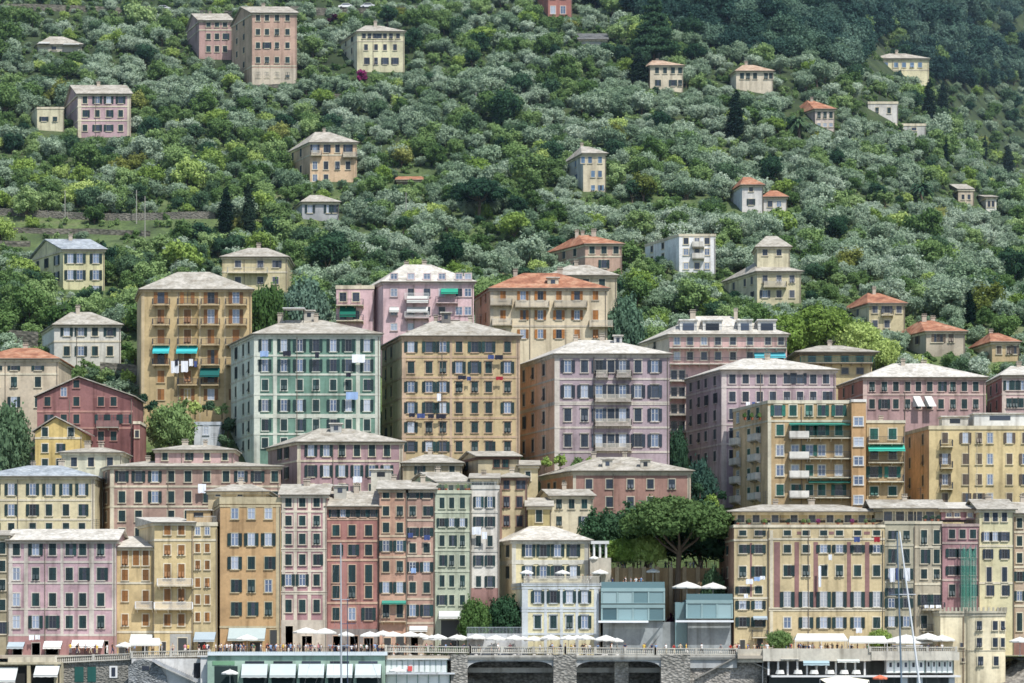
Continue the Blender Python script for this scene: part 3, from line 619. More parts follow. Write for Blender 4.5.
# ================= third row
B(AP, 'tall yellow apartment block with orange shutters, turquoise awnings and a balcony on every floor', 'apartment block', 141, 252, 482, 290, (204, 178, 124), ('hip', 272), yb=404, xl=137, d=14, w=7, sh='brown', trim=(206, 184, 140),
  cols=[161, 187.5, 211, 236], rows=[(296.5, 14, 'OOoo'), (316.5, 14, 'ccoo'), (336.5, 14, 'cccc'), (357, 14, 'Occc'), (376.5, 12, 'ccOc'), (394.5, 11, 'cooO')],
  balc=[(a, b_, y) for y in (305, 325, 345, 365) for (a, b_) in ((153, 170), (178, 198), (201.5, 220), (226, 247))]+[(178, 198, 385), (201.5, 220, 385)], pil=[(178, 2), (200, 2), (225, 2), (143, 3)], panels=[(190, 162, 104), (179, 199, 291, 404)],
  awn=[(153.5, 170, 345.5, 354.5, (70, 190, 190), 1.5), (177, 198, 346, 354.5, (70, 190, 190), 1.5), (200.5, 220, 368, 378, (30, 95, 90), 1.5)], group=GM, chim=0, rm='slate')
G = (104, 156, 132)
B(AP, 'large green and cream block with rows of dark green shutters', 'apartment block', 254, 380.5, 462, 334.5, G, ('hip', 320), zb=28, xl=231, d=17, w=6.4, trim=(206, 212, 190), side=(190, 206, 188),
  cols=[265, 284, 299.6, 316, 333.3, 348.5, 367], rows=[(345.5, 12, 'oooOoOo'), (365.5, 12, 'ooooOOo'), (385, 11, 'c'), (405.5, 11.5, 'ooocooo'), (425, 11.5, 'ccccOcc'), (443, 10, 'c')], scol=[236, 243.5, 249], bands=[338, 355.5, 374.5, 394.5, 415, 417, 434], pil=[(257, 6), (275, 4), (377.5, 5), (358, 4)], group=GM, chim=2, sur=1)
B(AP, 'large khaki yellow block with washing on several lines, right of the green and cream block', 'apartment block', 402, 520, 462, 336.5, (204, 180, 130), ('hip', 321), zb=28, xl=382, d=17, w=6.6, trim=(200, 170, 138), side=(192, 172, 120),
  cols=[411, 429, 443, 459, 474.7, 488.7, 507.5], rows=[(347, 10.5, 'ooocOOc'), (367.5, 11.5, 'cccoOco'), (387, 10.5, 'ooocccc'), (407.8, 11, 'oOoccco'), (427.4, 10.5, 'occcccc'), (446.5, 10, 'OoOcccc')], scol=[386, 391.5], bands=[339, 357, 377.5, 397.5, 418, 437], pil=[(404, 4), (451, 2.5), (518, 4)], group=GM, chim=2, sur=2)
B(AP, 'lilac block with white balconies on its front and a warm orange side wall', 'apartment block', 555, 669.5, 455, 354.5, (176, 156, 162), ('hip', 340), zb=24, xl=520, d=19, w=7, side=(214, 160, 118), trim=(206, 196, 182), rm='white',
  cols=[567.8, 584.5, 599, 611, 622.6, 638, 654.8], rows=[(366.5, 12, 'ocococo'), (391.5, 12.5, 'ooocooo'), (415, 12.5, 'ccococo'), (440.6, 12.5, 'ccocooo')], scol=[524, 533, 544], sst='c', bands=[357, 379, 402.5, 404, 427.5, 452],
  balc=[(595.5, 608, 376.8, 'stone', .8), (616, 631.5, 376.8, 'stone', .8), (594.8, 631.4, 401, 'stone', .9), (594.8, 631.4, 425.4, 'stone', .9), (594.8, 631.4, 450, 'stone', .9)], pil=[(557, 5)], group=GM, chim=2, sur=2, sh='navy')
B(AP, 'mauve block with a long pink edged roof behind the olive orange apartments', 'apartment block', 721.6, 836, 456, 370.5, (176, 152, 160), ('hip', 358.5), zb=26, xl=686, d=17, w=6.3, trim=(206, 192, 186), rm='white', side=(172, 146, 150),
  cols=[732.4, 745.6, 759.6, 772.8, 786.9, 800, 813.2, 826], rows=[(378.5, 10.5, 'cccccOcc'), (396.7, 10, 'c'), (414, 10.5, 'c'), (433, 10, 'c'), (455, 10, 'c')], scol=[691, 699, 706, 715], bands=[373.5, 387, 424.5, 444], pil=[(724, 5)], group=GM, chim=1, sh='navy')
B(AP, 'long brick pink block with a bright hipped roof below the terracotta villas', 'apartment block', 863, 986, 470, 378, (184, 148, 144), ('hip', 363.5), zb=30, xl=838, d=16, w=5.6, trim=(212, 184, 170), rm='white', side=(196, 122, 96),
  cols=[872, 884.3, 895.8, 907.5, 918.3, 929.7, 941, 952.9, 964.3, 975.7], rows=[(384.5+2, 9.5, 'c'), (404, 9.5, 'cOcccc')], scol=[844, 853], bands=[394.5], pil=[(865, 4)], group=GM, chim=2)
B(AP, 'pale pink block with a white roof at the right edge, beside the brick pink block', 'apartment block', 1002, 1050, 472, 376, (204, 172, 166), ('hip', 366), zb=30, xl=987, d=14, w=5.5, trim=(215, 195, 180), rm='white', side=(186, 118, 110),
  cols=[1009, 1015, 1021, 1032], rows=[(385.5, 9.5, 'o'), (403, 9.5, 'c')], scol=[991, 997], bands=[394], pil=[(1004, 4)], group=GM, chim=1)
t5, t5P, t5z = B(AP, 'pink apartment block with a grey mansard roof full of white attic terraces', 'apartment block', 669, 787, 478, 335, (222, 180, 172), ('hip', 316), zb=36, xl=641, d=15, w=6, trim=(214, 208, 190), side=(214, 200, 172),
  cols=[677, 690, 704, 718, 733, 750, 768, 781], rows=[(341, 8, 'pPpP'), (356, 8, 'pP')]+[(y, 9, 'P', [674, 682]) for y in (375, 392, 409, 426)], balc=[(669, 786, 348, 'rail', 1.2, (90, 100, 105)), (669, 786, 364, 'rail', 1.2), (669, 687, 381, 'rail', 1.2), (669, 687, 398, 'rail', 1.2), (669, 687, 415, 'rail', 1.2), (669, 687, 432, 'rail', 1.2)],
  awn=[(754, 785, 352.5, 359, (90, 175, 185), 1.4)], group=GM, chim=2, rm='white', scol=[655], sst='c')
for (xa, xb) in ((680, 697), (703, 722), (738, 752), (758, 776)):
    b = MB(); A = at(xa, 331, 479); A2 = at(xb, 331, 479); z0 = A.z-.5; z1 = at(0, 320.5, 479).z
    b.box(A.x, A2.x, 479, 484, z0, z1); b.prism([(A.x-.2, 478.7), (A2.x+.2, 478.7), (A2.x+.2, 484.5), (A.x-.2, 484.5)], z1+.002, z1+.2)
    b.box(A.x+.5, A2.x-.5, 478.9, 478.997, z0+.6, z1-.5, 1)
    part('dormer', b, [plaster((226, 224, 216)), glass('dark')], t5)
b = MB(); A = at(669, 333.5, 478); A2 = at(787, 333.5, 478)
for i in range(int((A2.x-A.x)/.25)): b.tube((A.x+i*.25, 477.6, A.z+.35), (A.x+i*.25, 477.6, A.z+1.2), .02, n=4)
b.tube((A.x, 477.6, A.z+1.2), (A2.x, 477.6, A.z+1.2), .04, n=4); part('railing', b, IRON, t5)
# left of the third row
B(TH, 'red gabled house with a darker right half and a small balcony, above the yellow house', 'house', 37, 133, 460, 397, (172, 100, 94), ('gablef', 376), zb=26, w=6, d=13, peak=.44, trim=(190, 140, 126), rm='slate', cols=[47.5, 63.8, 76.4, 101, 113.6, 126], rows=[(392, 9, '-p----'), (401.5, 9, 'c-ccc-'), (384, 7.5, '--c---'), (419, 9, 'cccOoO'), (436, 9, 'cc-cc-')], bands=[411.5, 428], balc=[(97, 119, 427, 'solid', .8, (150, 100, 94))], panels=[(150, 82, 78), (93.5, 133, 398, 455)], group=GM, chim=2)
B(TH, 'narrow red brick stair wing at the right end of the red gabled house', 'house', 133.5, 140, 459, 424, (176, 100, 86), ('flat', 422), zb=26, w=4, d=8, cols=[137], rows=[(434, 7, 'P')], group=GM, chim=0, aer=False)
B(TH, 'small yellow gabled house below the red house', 'house', 35, 82, 449, 432, (216, 186, 104), ('gablef', 416), zb=20, w=6, d=10, peak=.45, cols=[45, 59.5, 71], rows=[(431+1, 9, 'c-c'), (448, 8.5, 'cc-'), (463, 8, 'cc-')], bands=[438], group=GM, chim=0, aer=False)
B(TH, 'low grey cream house with a cluttered roof terrace, right of the yellow gabled house', 'house', 61.5, 122, 444, 453, (208, 204, 176), ('hip', 447.5), zb=20, w=6, d=9, cols=[74, 91, 110], rows=[(462, 9, 'c')], group=GM, chim=2, sh='navy')
B(TH, 'beige house with a terracotta roof at the left edge, above the red house', 'house', -22, 58.5, 472, 359.5, (212, 194, 164), ('hip', 348), zb=34, w=6.3, d=14, rm='tile', cols=[-4, 14, 38], rows=[(368, 4.5, 'O'), (382, 10.5, 'c'), (402, 10.5, 'coc')], bands=[374], group=GM, chim=1)
B(TH, 'plain white four windowed house with a grey roof on the lower left slope', 'house', 54, 121, None, 325.5, (216, 212, 198), ('hip', 312), yb=367, xl=42, d=13, w=6, cols=[66.8, 81, 95, 110], rows=[(331.5, 9, 'oocO'), (351, 9.5, 'cocc')], bands=[341.5], group=GH, chim=1, short='the plain white house on the lower left slope')
B(VI, 'pale yellow gabled villa with a slate roof high on the left slope', 'villa', 63, 104.6, None, 250, (222, 214, 160), ('gable', 239), yb=291, xl=31, d=14, w=6, side=(216, 206, 146), cols=[70.6, 79.7, 96], rows=[(258.5, 9.5, 'o'), (275, 9.5, 'o'), (289, 6, '--o')], scol=[38, 46, 57], sst='cco', group=GH, chim=1, rm='blue', short='the pale yellow gabled villa')
B(AP, 'yellow beige block with pale roof half hidden behind the tall yellow block', 'apartment block', 222, 287.5, None, 257.5, (208, 194, 148), ('hip', 248), yb=292, d=13, w=6, sh='grey', cols=[238, 260.4, 275.5], rows=[(264, 7, 'c'), (280.5, 7, 'c')], balc=[(228, 268, 273, 'rail', 1.2, (170, 170, 165))], bands=[272], group=GH, chim=1, short='the yellow beige block')
B(AP, 'pink apartment block with white attic roof, green and white awnings', 'apartment block', 383, 474, 500, 282.5, (224, 188, 190), ('hip', 264.5), zb=48, xl=363, d=14, w=6.5, trim=(214, 190, 188), sh='grey', rm='white', side=(222, 184, 186),
  cols=[394, 411, 427, 442, 459, 468], rows=[(276.5, 5.5, 'p'), (292.5, 8, 'p-PpP-'), (292.5, 8, '-P---p'), (311, 8, 'pPPPpp'), (327, 7, 'p')], balc=[(405, 429, 299.5, 'rail', 1.2, (225, 225, 220)), (405, 429, 318, 'rail', 1.2, (225, 225, 220)), (436, 458, 303, 'rail', 1.2), (440, 460, 320, 'rail', 1.2)],
  awn=[(441, 458, 288.5, 295, (50, 160, 130), 1.4), (407, 428.5, 296, 304, WH, 1.4), (407, 428, 307, 313.5, WH, 1.4), (389.5, 399, 307.5, 313, WH, .9)], group=GM, chim=2, aer=True)
B(AP, 'recessed balcony wing of the pink apartment block with a dark green awning', 'apartment block', 336, 374, 503, 289, (222, 184, 186), ('flat', 286), zb=48, d=10, w=7, cols=[343, 356], rows=[(297, 9, 'P'), (315, 9, 'P')], balc=[(336.5, 363.5, 305.5, 'rail', 1.3), (336.5, 363.5, 321, 'rail', 1.3)], awn=[(340, 356, 306.5, 318, (30, 110, 90), 1.3)], group=GM, chim=1)
B(HT, 'cream hotel with orange shutters and a terracotta roof below the hillside', 'hotel', 490, 607.5, 500, 289, (222, 204, 168), ('hip', 273), zb=48, xl=475, d=15, w=5.6, sh='orange', rm='tile', side=(224, 176, 130), trim=(206, 192, 168),
  cols=[503, 523, 540.4, 558.9, 577, 595.5], rows=[(295.5, 9, 'coocOc'), (315, 9.5, 'ccoOoc'), (334, 9, 'cooOcc')], scol=[481, 486], sst='c', balc=[(515, 549, 307, 'stone', 1), (554, 587, 307, 'stone', 1), (589, 613, 326.5, 'stone', 1), (492, 512, 325, 'stone', 1), (490, 512, 305, 'stone', 1)], bands=[326], pil=[(492, 3)], group=GM, chim=2, short='the cream hotel with orange shutters')
B(VI, 'low beige villa with a pale roof tucked behind the orange shuttered hotel', 'villa', 549, 617, 530, 276, (208, 194, 160), ('hip', 265), zb=62, xl=543, d=13, w=6, cols=[586, 602], rows=[(283, 8, 'c')], group=GH, chim=1, aer=False)
B(VI, 'rosy beige villa with a terracotta hipped roof and a small front gable', 'villa', 585, 622, None, 244.5, (204, 168, 144), ('hip', 235), yb=275, xl=547, d=14, w=5.4, rm='tile', side=(192, 150, 124), cols=[592, 604, 616], rows=[(249.5, 8.5, 'c'), (264, 8, '-o-')], scol=[555, 564, 575], sst='cPc', bands=[256.5], group=GH, chim=3, short='the rosy beige villa with a terracotta roof')
w7, w7P, w7z = B(VI, 'white cubic villa with stacked balconies on the middle slope', 'villa', 679, 715.6, None, 236.5, (240, 240, 238), ('flat', 234.5), yb=273, xl=645, d=15, w=5, rm='tan', side=(214, 222, 230), cols=[686, 697, 707], rows=[(241, 6.5, 'PpP'), (252, 6.5, 'pPp'), (266, 6.5, 'pPp')], scol=[652, 663], sst='P', balc=[(692, 704, 247, 'solid', 1), (692, 704, 258.5, 'solid', 1)], sh='navy', group=GH, chim=1, short='the white cubic villa', o=.3)
v8, v8P, v8z = B(VI, 'cream villa with a square lookout tower right of the white cubic villa', 'villa', 757, 801, None, 272, (214, 202, 160), ('hip', 262.5), yb=305, xl=724, d=16, w=5, sh='grey', side=(204, 192, 150), cols=[765, 779, 792], rows=[(279, 7.5, 'c'), (294, 7.5, 'oPc')], scol=[734, 745, 752], sst='c', balc=[(763, 786, 287, 'stone', 1)], group=GH, chim=0, aer=False, short='the cream villa with the lookout tower')
B('lookout_tower', 'square cream lookout tower with a pyramid roof rising from the cream villa', 'tower', 757, 790, march(778, 305)+3, 247.5, (216, 206, 168), ('hip', 236), zb=v8P[0].z+80, yb=270, d=8, w=5, sh='grey', cols=[765, 779], rows=[(252.5, 6, 'P')], group=GH, chim=0, aer=False)
B(VI, 'yellowish villa with a terracotta roof behind the big bright green trees', 'villa', 869, 905, None, 304, (208, 194, 148), ('hip', 293), yb=333, xl=842, d=13, w=5.2, rm='tile', sh='grey', cols=[875, 887, 899], rows=[(309, 8, 'cOc'), (324, 7.5, 'cc-')], scol=[849, 858], sst='c', balc=[(881, 893, 315, 'rail', .8)], group=GH, chim=1, short='the yellowish villa with a terracotta roof')
B(VI, 'beige villa with a wide terracotta roof above the brick pink block', 'villa', 926, 965, None, 332, (194, 180, 156), ('hip', 320.5), yb=356, xl=889, d=15, w=5.4, rm='tile', sh='taupe', side=(176, 164, 142), cols=[934, 940, 951], rows=[(338, 8.5, 'c')], scol=[896, 906, 917], sst='c', group=GH, chim=2, short='the beige villa with a wide terracotta roof')
B(VI, 'small sandy villa with a terracotta roof near the right edge', 'villa', 992, 1019, None, 342.5, (214, 186, 134), ('hip', 333), yb=362, xl=970, d=12, w=5, rm='tile', sh='taupe', cols=[999, 1009, 1014], rows=[(350, 8, 'c')], group=GH, chim=1, short='the small sandy villa')
B(AP, 'low flat roofed yellow house with green balconies in front of the bright trees', 'apartment block', 800, 872, 490, 353, (206, 186, 134), ('hip', 345.5), zb=50, xl=790, d=12, w=7, cols=[812, 828, 845, 860], rows=[(359, 7, 'P'), (371, 6, 'P')], balc=[(800, 872, 363, 'rail', 1.3, (40, 100, 95))], group=GM, chim=1, o=1.2, trim=(160, 150, 130))
# ================= upper slope
B(TH, 'pink four storey house with cream corners high on the far left slope', 'house', 77.6, 131, None, 94.5, (196, 162, 166), ('gable', 85), yb=138, xl=66, d=15, w=4.8, rm='slate', side=(176, 146, 148), cols=[85, 97.3, 108.7, 120.7], rows=[(100, 7, 'cooo'), (113.6, 7, 'c'), (128, 6.5, 'cOOc')], bands=[106.5, 120.5], quoin=True, group=GH, chim=1, short='the pink four storey house')
B('cottage', 'small cream flat roofed cottage left of the pink four storey house', 'house', 37, 64, None, 109, (218, 210, 172), ('flat', 107.5), yb=131, xl=30, d=8, w=4.5, cols=[44, 55], rows=[(119, 4.5, 'Oc')], group=GH, chim=0, aer=False, short='the small cream cottage')
B('cottage', 'low grey roofed house with white awnings near the upper left corner', 'house', 38, 82, None, 45, (196, 190, 172), ('hip', 36.5), yb=53, xl=31, d=9, w=5, cols=[54], rows=[(48, 4, 'P')], awn=[(39, 50, 42, 45, WH, 1.5), (64, 80, 43.5, 46, WH, 1.5)], group=GH, chim=0, aer=False, short='the low house with white awnings')
B(TH, 'pink house with a tan roof, just left of the tallest hillside block', 'house', 199, 232, None, 21, (196, 158, 148), ('gable', 13.5), yb=60, xl=187, d=13, w=4.4, rm='slate', side=(172, 140, 134), cols=[208.5, 217, 225], rows=[(24, 6, 'c'), (36.5, 6, 'c'), (49, 6, 'c')], bands=[30], group=GH, chim=1, short='the pink house with a tan roof')
B(AP, 'tallest hillside block, six storeys of tan plaster near the top left', 'apartment block', 252, 297, None, 13.5, (200, 164, 142), ('gable', 6.5), yb=86, xl=232, d=15, w=4.2, side=(190, 156, 118), cols=[258, 267, 277, 287.5], rows=[(18, 6, 'c'), (32, 6, 'c'), (45.4, 6, 'cOcc'), (60, 6, 'c'), (75, 6, 'c')], scol=[237, 244], bands=[66], base=68, basec=(210, 196, 172), group=GH, chim=1, short='the tallest hillside block')
B(VI, 'cream yellow villa with seven small top windows beside a magenta bush', 'villa', 357, 404.5, None, 32, (222, 216, 172), ('hip', 25.5), yb=73, xl=341, d=14, w=3.6, side=(206, 204, 170), cols=[366, 376, 385, 395], rows=[(35.5, 6, 'c', [364, 369.5, 374.5, 380, 385, 391, 398]), (47.3, 6, 'c'), (61, 6.5, 'ccOO')], scol=[346, 352], bands=[41], group=GH, chim=1, sh='navy', short='the cream yellow villa')
B(VI, 'peach villa with small balconies and a walled terrace on the middle left slope', 'villa', 310, 357, None, 143, (222, 188, 146), ('hip', 132), yb=183, xl=288, d=14, w=4.6, side=(200, 166, 122), cols=[315, 326, 337.5, 348], rows=[(148.5, 8, 'occo'), (165.5, 8, 'pccc'), (178, 7, 'pc--')], scol=[293, 301], bands=[155], balc=[(311, 322, 155.5, 'stone', .9), (343, 357, 157, 'stone', .9)], group=GH, chim=1, sh='navy', short='the peach villa')
B('cottage', 'blue grey cottage with a pale hipped roof below the peach villa', 'house', 302, 339, None, 202.5, (176, 178, 182), ('hip', 195), yb=221, xl=293, d=10, w=5, cols=[310, 318, 329, 334], rows=[(209, 8, 'o-oo')], group=GH, chim=0, aer=False, short='the blue grey cottage')
B('garden_shed', 'long garden shed with a rusty red roof among the olive trees', 'shed', 397, 422, None, 180.5, (130, 110, 96), ('shed', 176), yb=185, d=6, cols=[], group=GH, chim=0, aer=False, rm='tile', short='the rusty red shed')
B(VI, 'cream villa with pale blue shutters on the central slope', 'villa', 583, 606, None, 154, (220, 206, 172), ('hip', 146.5), yb=193, xl=564, d=14, w=3.8, sh='blue', side=(188, 192, 186), cols=[588.5, 593, 600], rows=[(160, 6.5, 'c', [580+3, 590, 600]), (174, 6.5, '-cc'), (188, 5.5, '-cc')], scol=[569, 576], group=GH, chim=1, short='the villa with pale blue shutters')
B(TH, 'orange red house cut off by the top edge of the photo', 'house', 548, 572, None, -12, (196, 108, 84), ('hip', -20), yb=18, xl=536, d=12, w=5, trim=(220, 190, 170), cols=[553, 563], rows=[(-4, 6, 'c'), (10, 8, 'p')], group=GH, chim=0, aer=False, short='the orange red house')
B(VI, 'cream villa with a roof terrace behind a dark cypress, upper centre', 'villa', 650, 683, None, 66, (220, 206, 176), ('hip', 60.5), yb=91, xl=632, d=13, w=4, cols=[657, 665, 673, 680], rows=[(70.5, 6, 'c'), (83, 6, 'c-Oc')], group=GH, chim=1, rm='tan', side=(206, 180, 150), short='the cream villa behind the cypress')
B(VI, 'cream villa with a long terracotta roof at the upper right of centre', 'villa', 736, 773, None, 71.5, (222, 208, 180), ('hip', 65), yb=93, xl=724, d=12, w=4, cols=[742, 748, 755, 766, 771], rows=[(76, 6, 'c')], group=GH, chim=1, rm='tan', short='the cream villa with a long terracotta roof')
B(VI, 'pinkish square villa with a pointed terracotta roof on the upper right slope', 'villa', 815, 834.5, None, 109.5, (222, 204, 190), ('hip', 100.5), yb=129, xl=786, d=13, w=3.6, rm='tile', side=(180, 156, 150), cols=[819, 825, 831], rows=[(115, 6.5, 'c'), (125, 4, 'p')], scol=[792, 800], sst='-', group=GH, chim=1, short='the pinkish square villa')
B(VI, 'pale yellow villa standing alone before the dark wood, upper right', 'villa', 874, 929, None, 59, (232, 222, 176), ('hip', 53.5), yb=75, xl=866, d=14, w=4, sh='blue', cols=[880, 886, 896, 904, 912, 920], rows=[(65, 5, 'c')], bands=[70], group=GH, chim=1, rm='slate', short='the pale yellow villa')
B('cottage', 'grey white cottage with a red parapet below the pale yellow villa', 'house', 868, 898, None, 104, (210, 206, 198), ('flat', 102), yb=117, xl=858, d=8, w=3.6, cols=[877, 889], rows=[(110.5, 6, 'c')], group=GH, chim=0, aer=False, short='the grey white cottage')
B('garage', 'long flat concrete roofed garage right of the grey white cottage', 'garage', 887, 926, None, 126, (186, 186, 178), ('flat', 124), yb=131, d=8, cols=[900, 914], rows=[(129, 3, 'P')], w=5, group=GH, chim=0, aer=False, short='the flat roofed garage')
B(VI, 'small white end house of a row dropping down the right slope', 'house', 972+14, 996.5, None, 197.5, (226, 222, 208), ('gable', 195), yb=214, xl=973, d=12, w=3, cols=[989, 993], rows=[(204, 6, 'P')], group=GH, chim=0, aer=False, side=(170, 176, 180), short='the small white end house')
B(VI, 'brown walled house with a long roof above the small white end house', 'house', 958, 974, None, 189.5, (204, 186, 160), ('gable', 184), yb=205, xl=942, d=18, w=3, o=.2, cols=[963, 969], rows=[(197, 5, 'P')], group=GH, chim=0, aer=False, side=(140, 116, 100))
B(VI, 'little white tower villa with terracotta roofs on the right middle slope', 'villa', 742, 763, None, 185.5, (216, 212, 206), ('hip', 177), yb=213, xl=731, d=9, w=4, rm='tile', cols=[751], rows=[(189, 5.5, 'P'), (202, 6, 'O')], group=GH, chim=0, aer=False, side=(190, 196, 206), short='the little white tower villa')
B(VI, 'single storey white wing with a terracotta roof beside the little tower villa', 'villa', 763.5, 787, None, 197.5, (220, 214, 206), ('hip', 190.5), yb=212, d=9, w=5, rm='tile', cols=[770, 779], rows=[(204, 6, 'Pp')], group=GH, chim=0, aer=False)
B('cottage', 'tiny white cottage below the tall yellow block, beside a round tree', 'house', 194, 221, 474, 425, (206, 212, 216), ('flat', 422.5), yb=442, zb=38, d=6, w=5, cols=[206], rows=[(430.5, 8.5, 'p')], group=GM, chim=0, aer=False, trim=(190, 200, 210))
B('greenhouse', 'pale greenhouse roof on the upper slope right of the orange red house', 'greenhouse', 579, 607, None, 40, (176, 176, 170), ('shed', 33), yb=45, d=7, cols=[], group=GH, chim=0, aer=False, rm='dark')
# ---------------------------------------------------------------- trees
def crown_mesh(kind, mat, blobs, nleaf, ls, seed, up=.25):
    r = np.random.RandomState(seed)
    blobs = np.array(blobs, float)                 # cx,cy,cz,rx,ry,rz
    vol = (blobs[:, 3]*blobs[:, 4]+blobs[:, 3]*blobs[:, 5]); pr = vol/vol.sum()
    bi = r.choice(len(blobs), nleaf, p=pr)
    d = r.normal(size=(nleaf, 3)); d[:, 2] += up; d /= np.linalg.norm(d, axis=1)[:, None]
    rad = (.55+.62*r.rand(nleaf)**.8)[:, None]
    # a fifth of the leaves sit on sprays that stick out of the clumps
    m = int(nleaf*.2); ns = max(8, m//22); si = r.randint(0, ns, m); sd = r.normal(size=(ns, 3)); sd[:, 2] += .5; sd /= np.linalg.norm(sd, axis=1)[:, None]; sb = r.choice(len(blobs), ns, p=pr)
    bi[:m] = sb[si]; d[:m] = sd[si]+r.normal(size=(m, 3))*.13; rad[:m, 0] = .8+.75*r.rand(m)
    c = blobs[bi, :3]+blobs[bi, 3:]*d*rad
    nrm = d+r.normal(size=(nleaf, 3))*.6; nrm /= np.linalg.norm(nrm, axis=1)[:, None]
    t = np.cross(nrm, r.normal(size=(nleaf, 3))); t /= np.linalg.norm(t, axis=1)[:, None]
    b = np.cross(nrm, t); s = ls*(.6+.8*r.rand(nleaf))[:, None]
    A = c-t*s-b*s*.55; B2 = c+t*s*.2-b*s*.8; C2 = c+t*s+b*s*.3; D2 = c-t*s*.3+b*s*.8
    V = np.stack([A, B2, C2, D2], 1).reshape(-1, 3)
    V[:, 2] = np.maximum(V[:, 2], .05)
    verts = V.tolist(); faces = (np.arange(nleaf*4).reshape(-1, 4)).tolist()
    # inner mass: one lumpy shell per blob so the crown is not see-through everywhere
    for q in blobs:
        i0 = len(verts); nu, nv = 7, 4
        for a in range(1, nv+1):
            th = PI*a/(nv+1)
            for k in range(nu):
                ph_ = 2*PI*k/nu; j = .5+.22*r.rand()
                verts.append([q[0]+q[3]*j*math.sin(th)*math.cos(ph_), q[1]+q[4]*j*math.sin(th)*math.sin(ph_), max(.04, q[2]+q[5]*j*math.cos(th))])
        for a in range(nv-1):
            for k in range(nu):
                k2 = (k+1) % nu; faces.append([i0+a*nu+k, i0+(a+1)*nu+k, i0+(a+1)*nu+k2, i0+a*nu+k2])
        faces.append([i0+k for k in range(nu)]); faces.append([i0+(nv-1)*nu+k for k in reversed(range(nu))])
    me = bpy.data.meshes.new('crown'); me.from_pydata(verts, [], faces); me.materials.append(foliage(mat)); me.update(); return me
def limb_mesh(h, r0, nl, spread, seed, top=None):
    r = random.Random(seed); b = MB(); top = top or h
    pts = [Vector((0, 0, -.6))]; k = 4
    for i in range(1, k+1): pts.append(Vector((r.uniform(-.12, .12)*i*h/6, r.uniform(-.12, .12)*i*h/6, h*i/k)))
    for i in range(k): b.tube(pts[i], pts[i+1], r0*(1-.14*i), r0*(1-.14*(i+1)), 7)
    for i in range(nl):
        a = 2*PI*i/nl+r.uniform(-.3, .3); s = pts[2+(i % 3)]
        m = s+Vector((math.cos(a)*spread*.45, math.sin(a)*spread*.45, (top-h)*.4+.4)); e = s+Vector((math.cos(a)*spread, math.sin(a)*spread, (top-h)*.9+.6))
        b.tube(s, m, r0*.45, r0*.3, 5); b.tube(m, e, r0*.3, r0*.1, 5)
    return b.mesh('trunk', [BARK])
PROTO = {}
def proto(kind, k, mat, W, H, n, ls, nb, flat=1.0, base=.25, trunk=None):
    r = random.Random(hash((kind.__len__(), k, 5))); bl = []
    hw = W/2
    for i in range(nb):
        a = r.uniform(0, 2*PI); q = math.sqrt(r.random())*.62*hw; z = H*(base+(1-base)*(.25+.5*r.random()))
        z -= (q/hw)**2*H*.22; rr = hw*r.uniform(.26, .46)
        bl.append((q*math.cos(a), q*math.sin(a), z, rr, rr, min(rr*.85*flat, H-z if H-z > .5 else .6)))
    cm = crown_mesh(kind, mat, bl, n, ls, k*13+len(mat))
    tm = limb_mesh(H*base*1.3+.4, W*.035, 4, hw*.5, k, H*.6)
    PROTO.setdefault(kind+'_'+mat, []).append((cm, tm, W, H))
for k in range(4): proto('tree', k, 'olive', 5.6, 4.9, 2900, .155, 13, base=.12)
for k in range(4): proto('tree', k+4, 'broad', 6.4, 6.2, 3200, .18, 13, base=.15)
for k in range(2): proto('tree', k+8, 'bright', 6.2, 5.6, 3000, .18, 13, base=.12)
for k in range(3): proto('tree', k+10, 'forest', 9.0, 8.6, 4200, .24, 14, base=.12)
for k in range(2): proto('tree', k+14, 'dark', 6.4, 6.6, 3000, .18, 12, base=.12)
for k in range(1): proto('tree', k+17, 'golden', 6.0, 6.0, 2800, .18, 12, base=.12)
for k in range(2): proto('shrub', k+20, 'broad', 2.6, 2.0, 600, .15, 6, base=0)
proto('shrub', 23, 'bright', 2.6, 2.0, 600, .15, 6, base=0); proto('shrub', 24, 'flower', 2.6, 2.0, 600, .14, 6, base=0); proto('shrub', 25, 'purple', 2.6, 2.6, 700, .14, 6, base=0)
proto('shrub', 26, 'dark', 2.6, 2.0, 700, .15, 6, base=0)
# big round tree, close up: many clumps
def bigtree(k, mat, W, H, nb, n, ls, zb_=.3):
    r = random.Random(k); bl = []
    for i in range(nb):
        a = 2*PI*i*.618; t = (i+.5)/nb; th = math.acos(1-1.7*t)
        q = math.sin(th)*W*.36; z = H*(.5+zb_*.3)+math.cos(th)*H*.3; rr = W*r.uniform(.13, .19)
        bl.append((q*math.cos(a), q*math.sin(a), z, rr, rr, rr*.8))
    bl.append((0, 0, H*.58, W*.28, W*.28, H*.26))
    PROTO['big_'+mat] = [(crown_mesh('x', mat, bl, n, ls, k), limb_mesh(H*.35, W*.03, 6, W*.25, k, H*.65), W, H)]
bigtree(3, 'broad', 11, 10, 24, 7000, .24); bigtree(4, 'bright', 11, 9.5, 24, 7000, .24); bigtree(5, 'dark', 11, 11, 22, 7000, .26); bigtree(6, 'forest', 11, 10, 22, 6000, .28)
# cypress
def cyp(k):
    bl = []; r = random.Random(k)
    for i in range(13):
        t = i/12; w = 1.5*(math.sin(PI*(.12+.8*t**.8))**.7)*(1-.25*t)
        bl.append((r.uniform(-.22, .22), r.uniform(-.22, .22), .9+t*10.2, w, w, 1.25))
    PROTO.setdefault('cypress', []).append((crown_mesh('c', 'cypress', bl, 3800, .17, k, .5), limb_mesh(2.2, .22, 0, 0, k), 3.2, 12.4))
cyp(1); cyp(2)
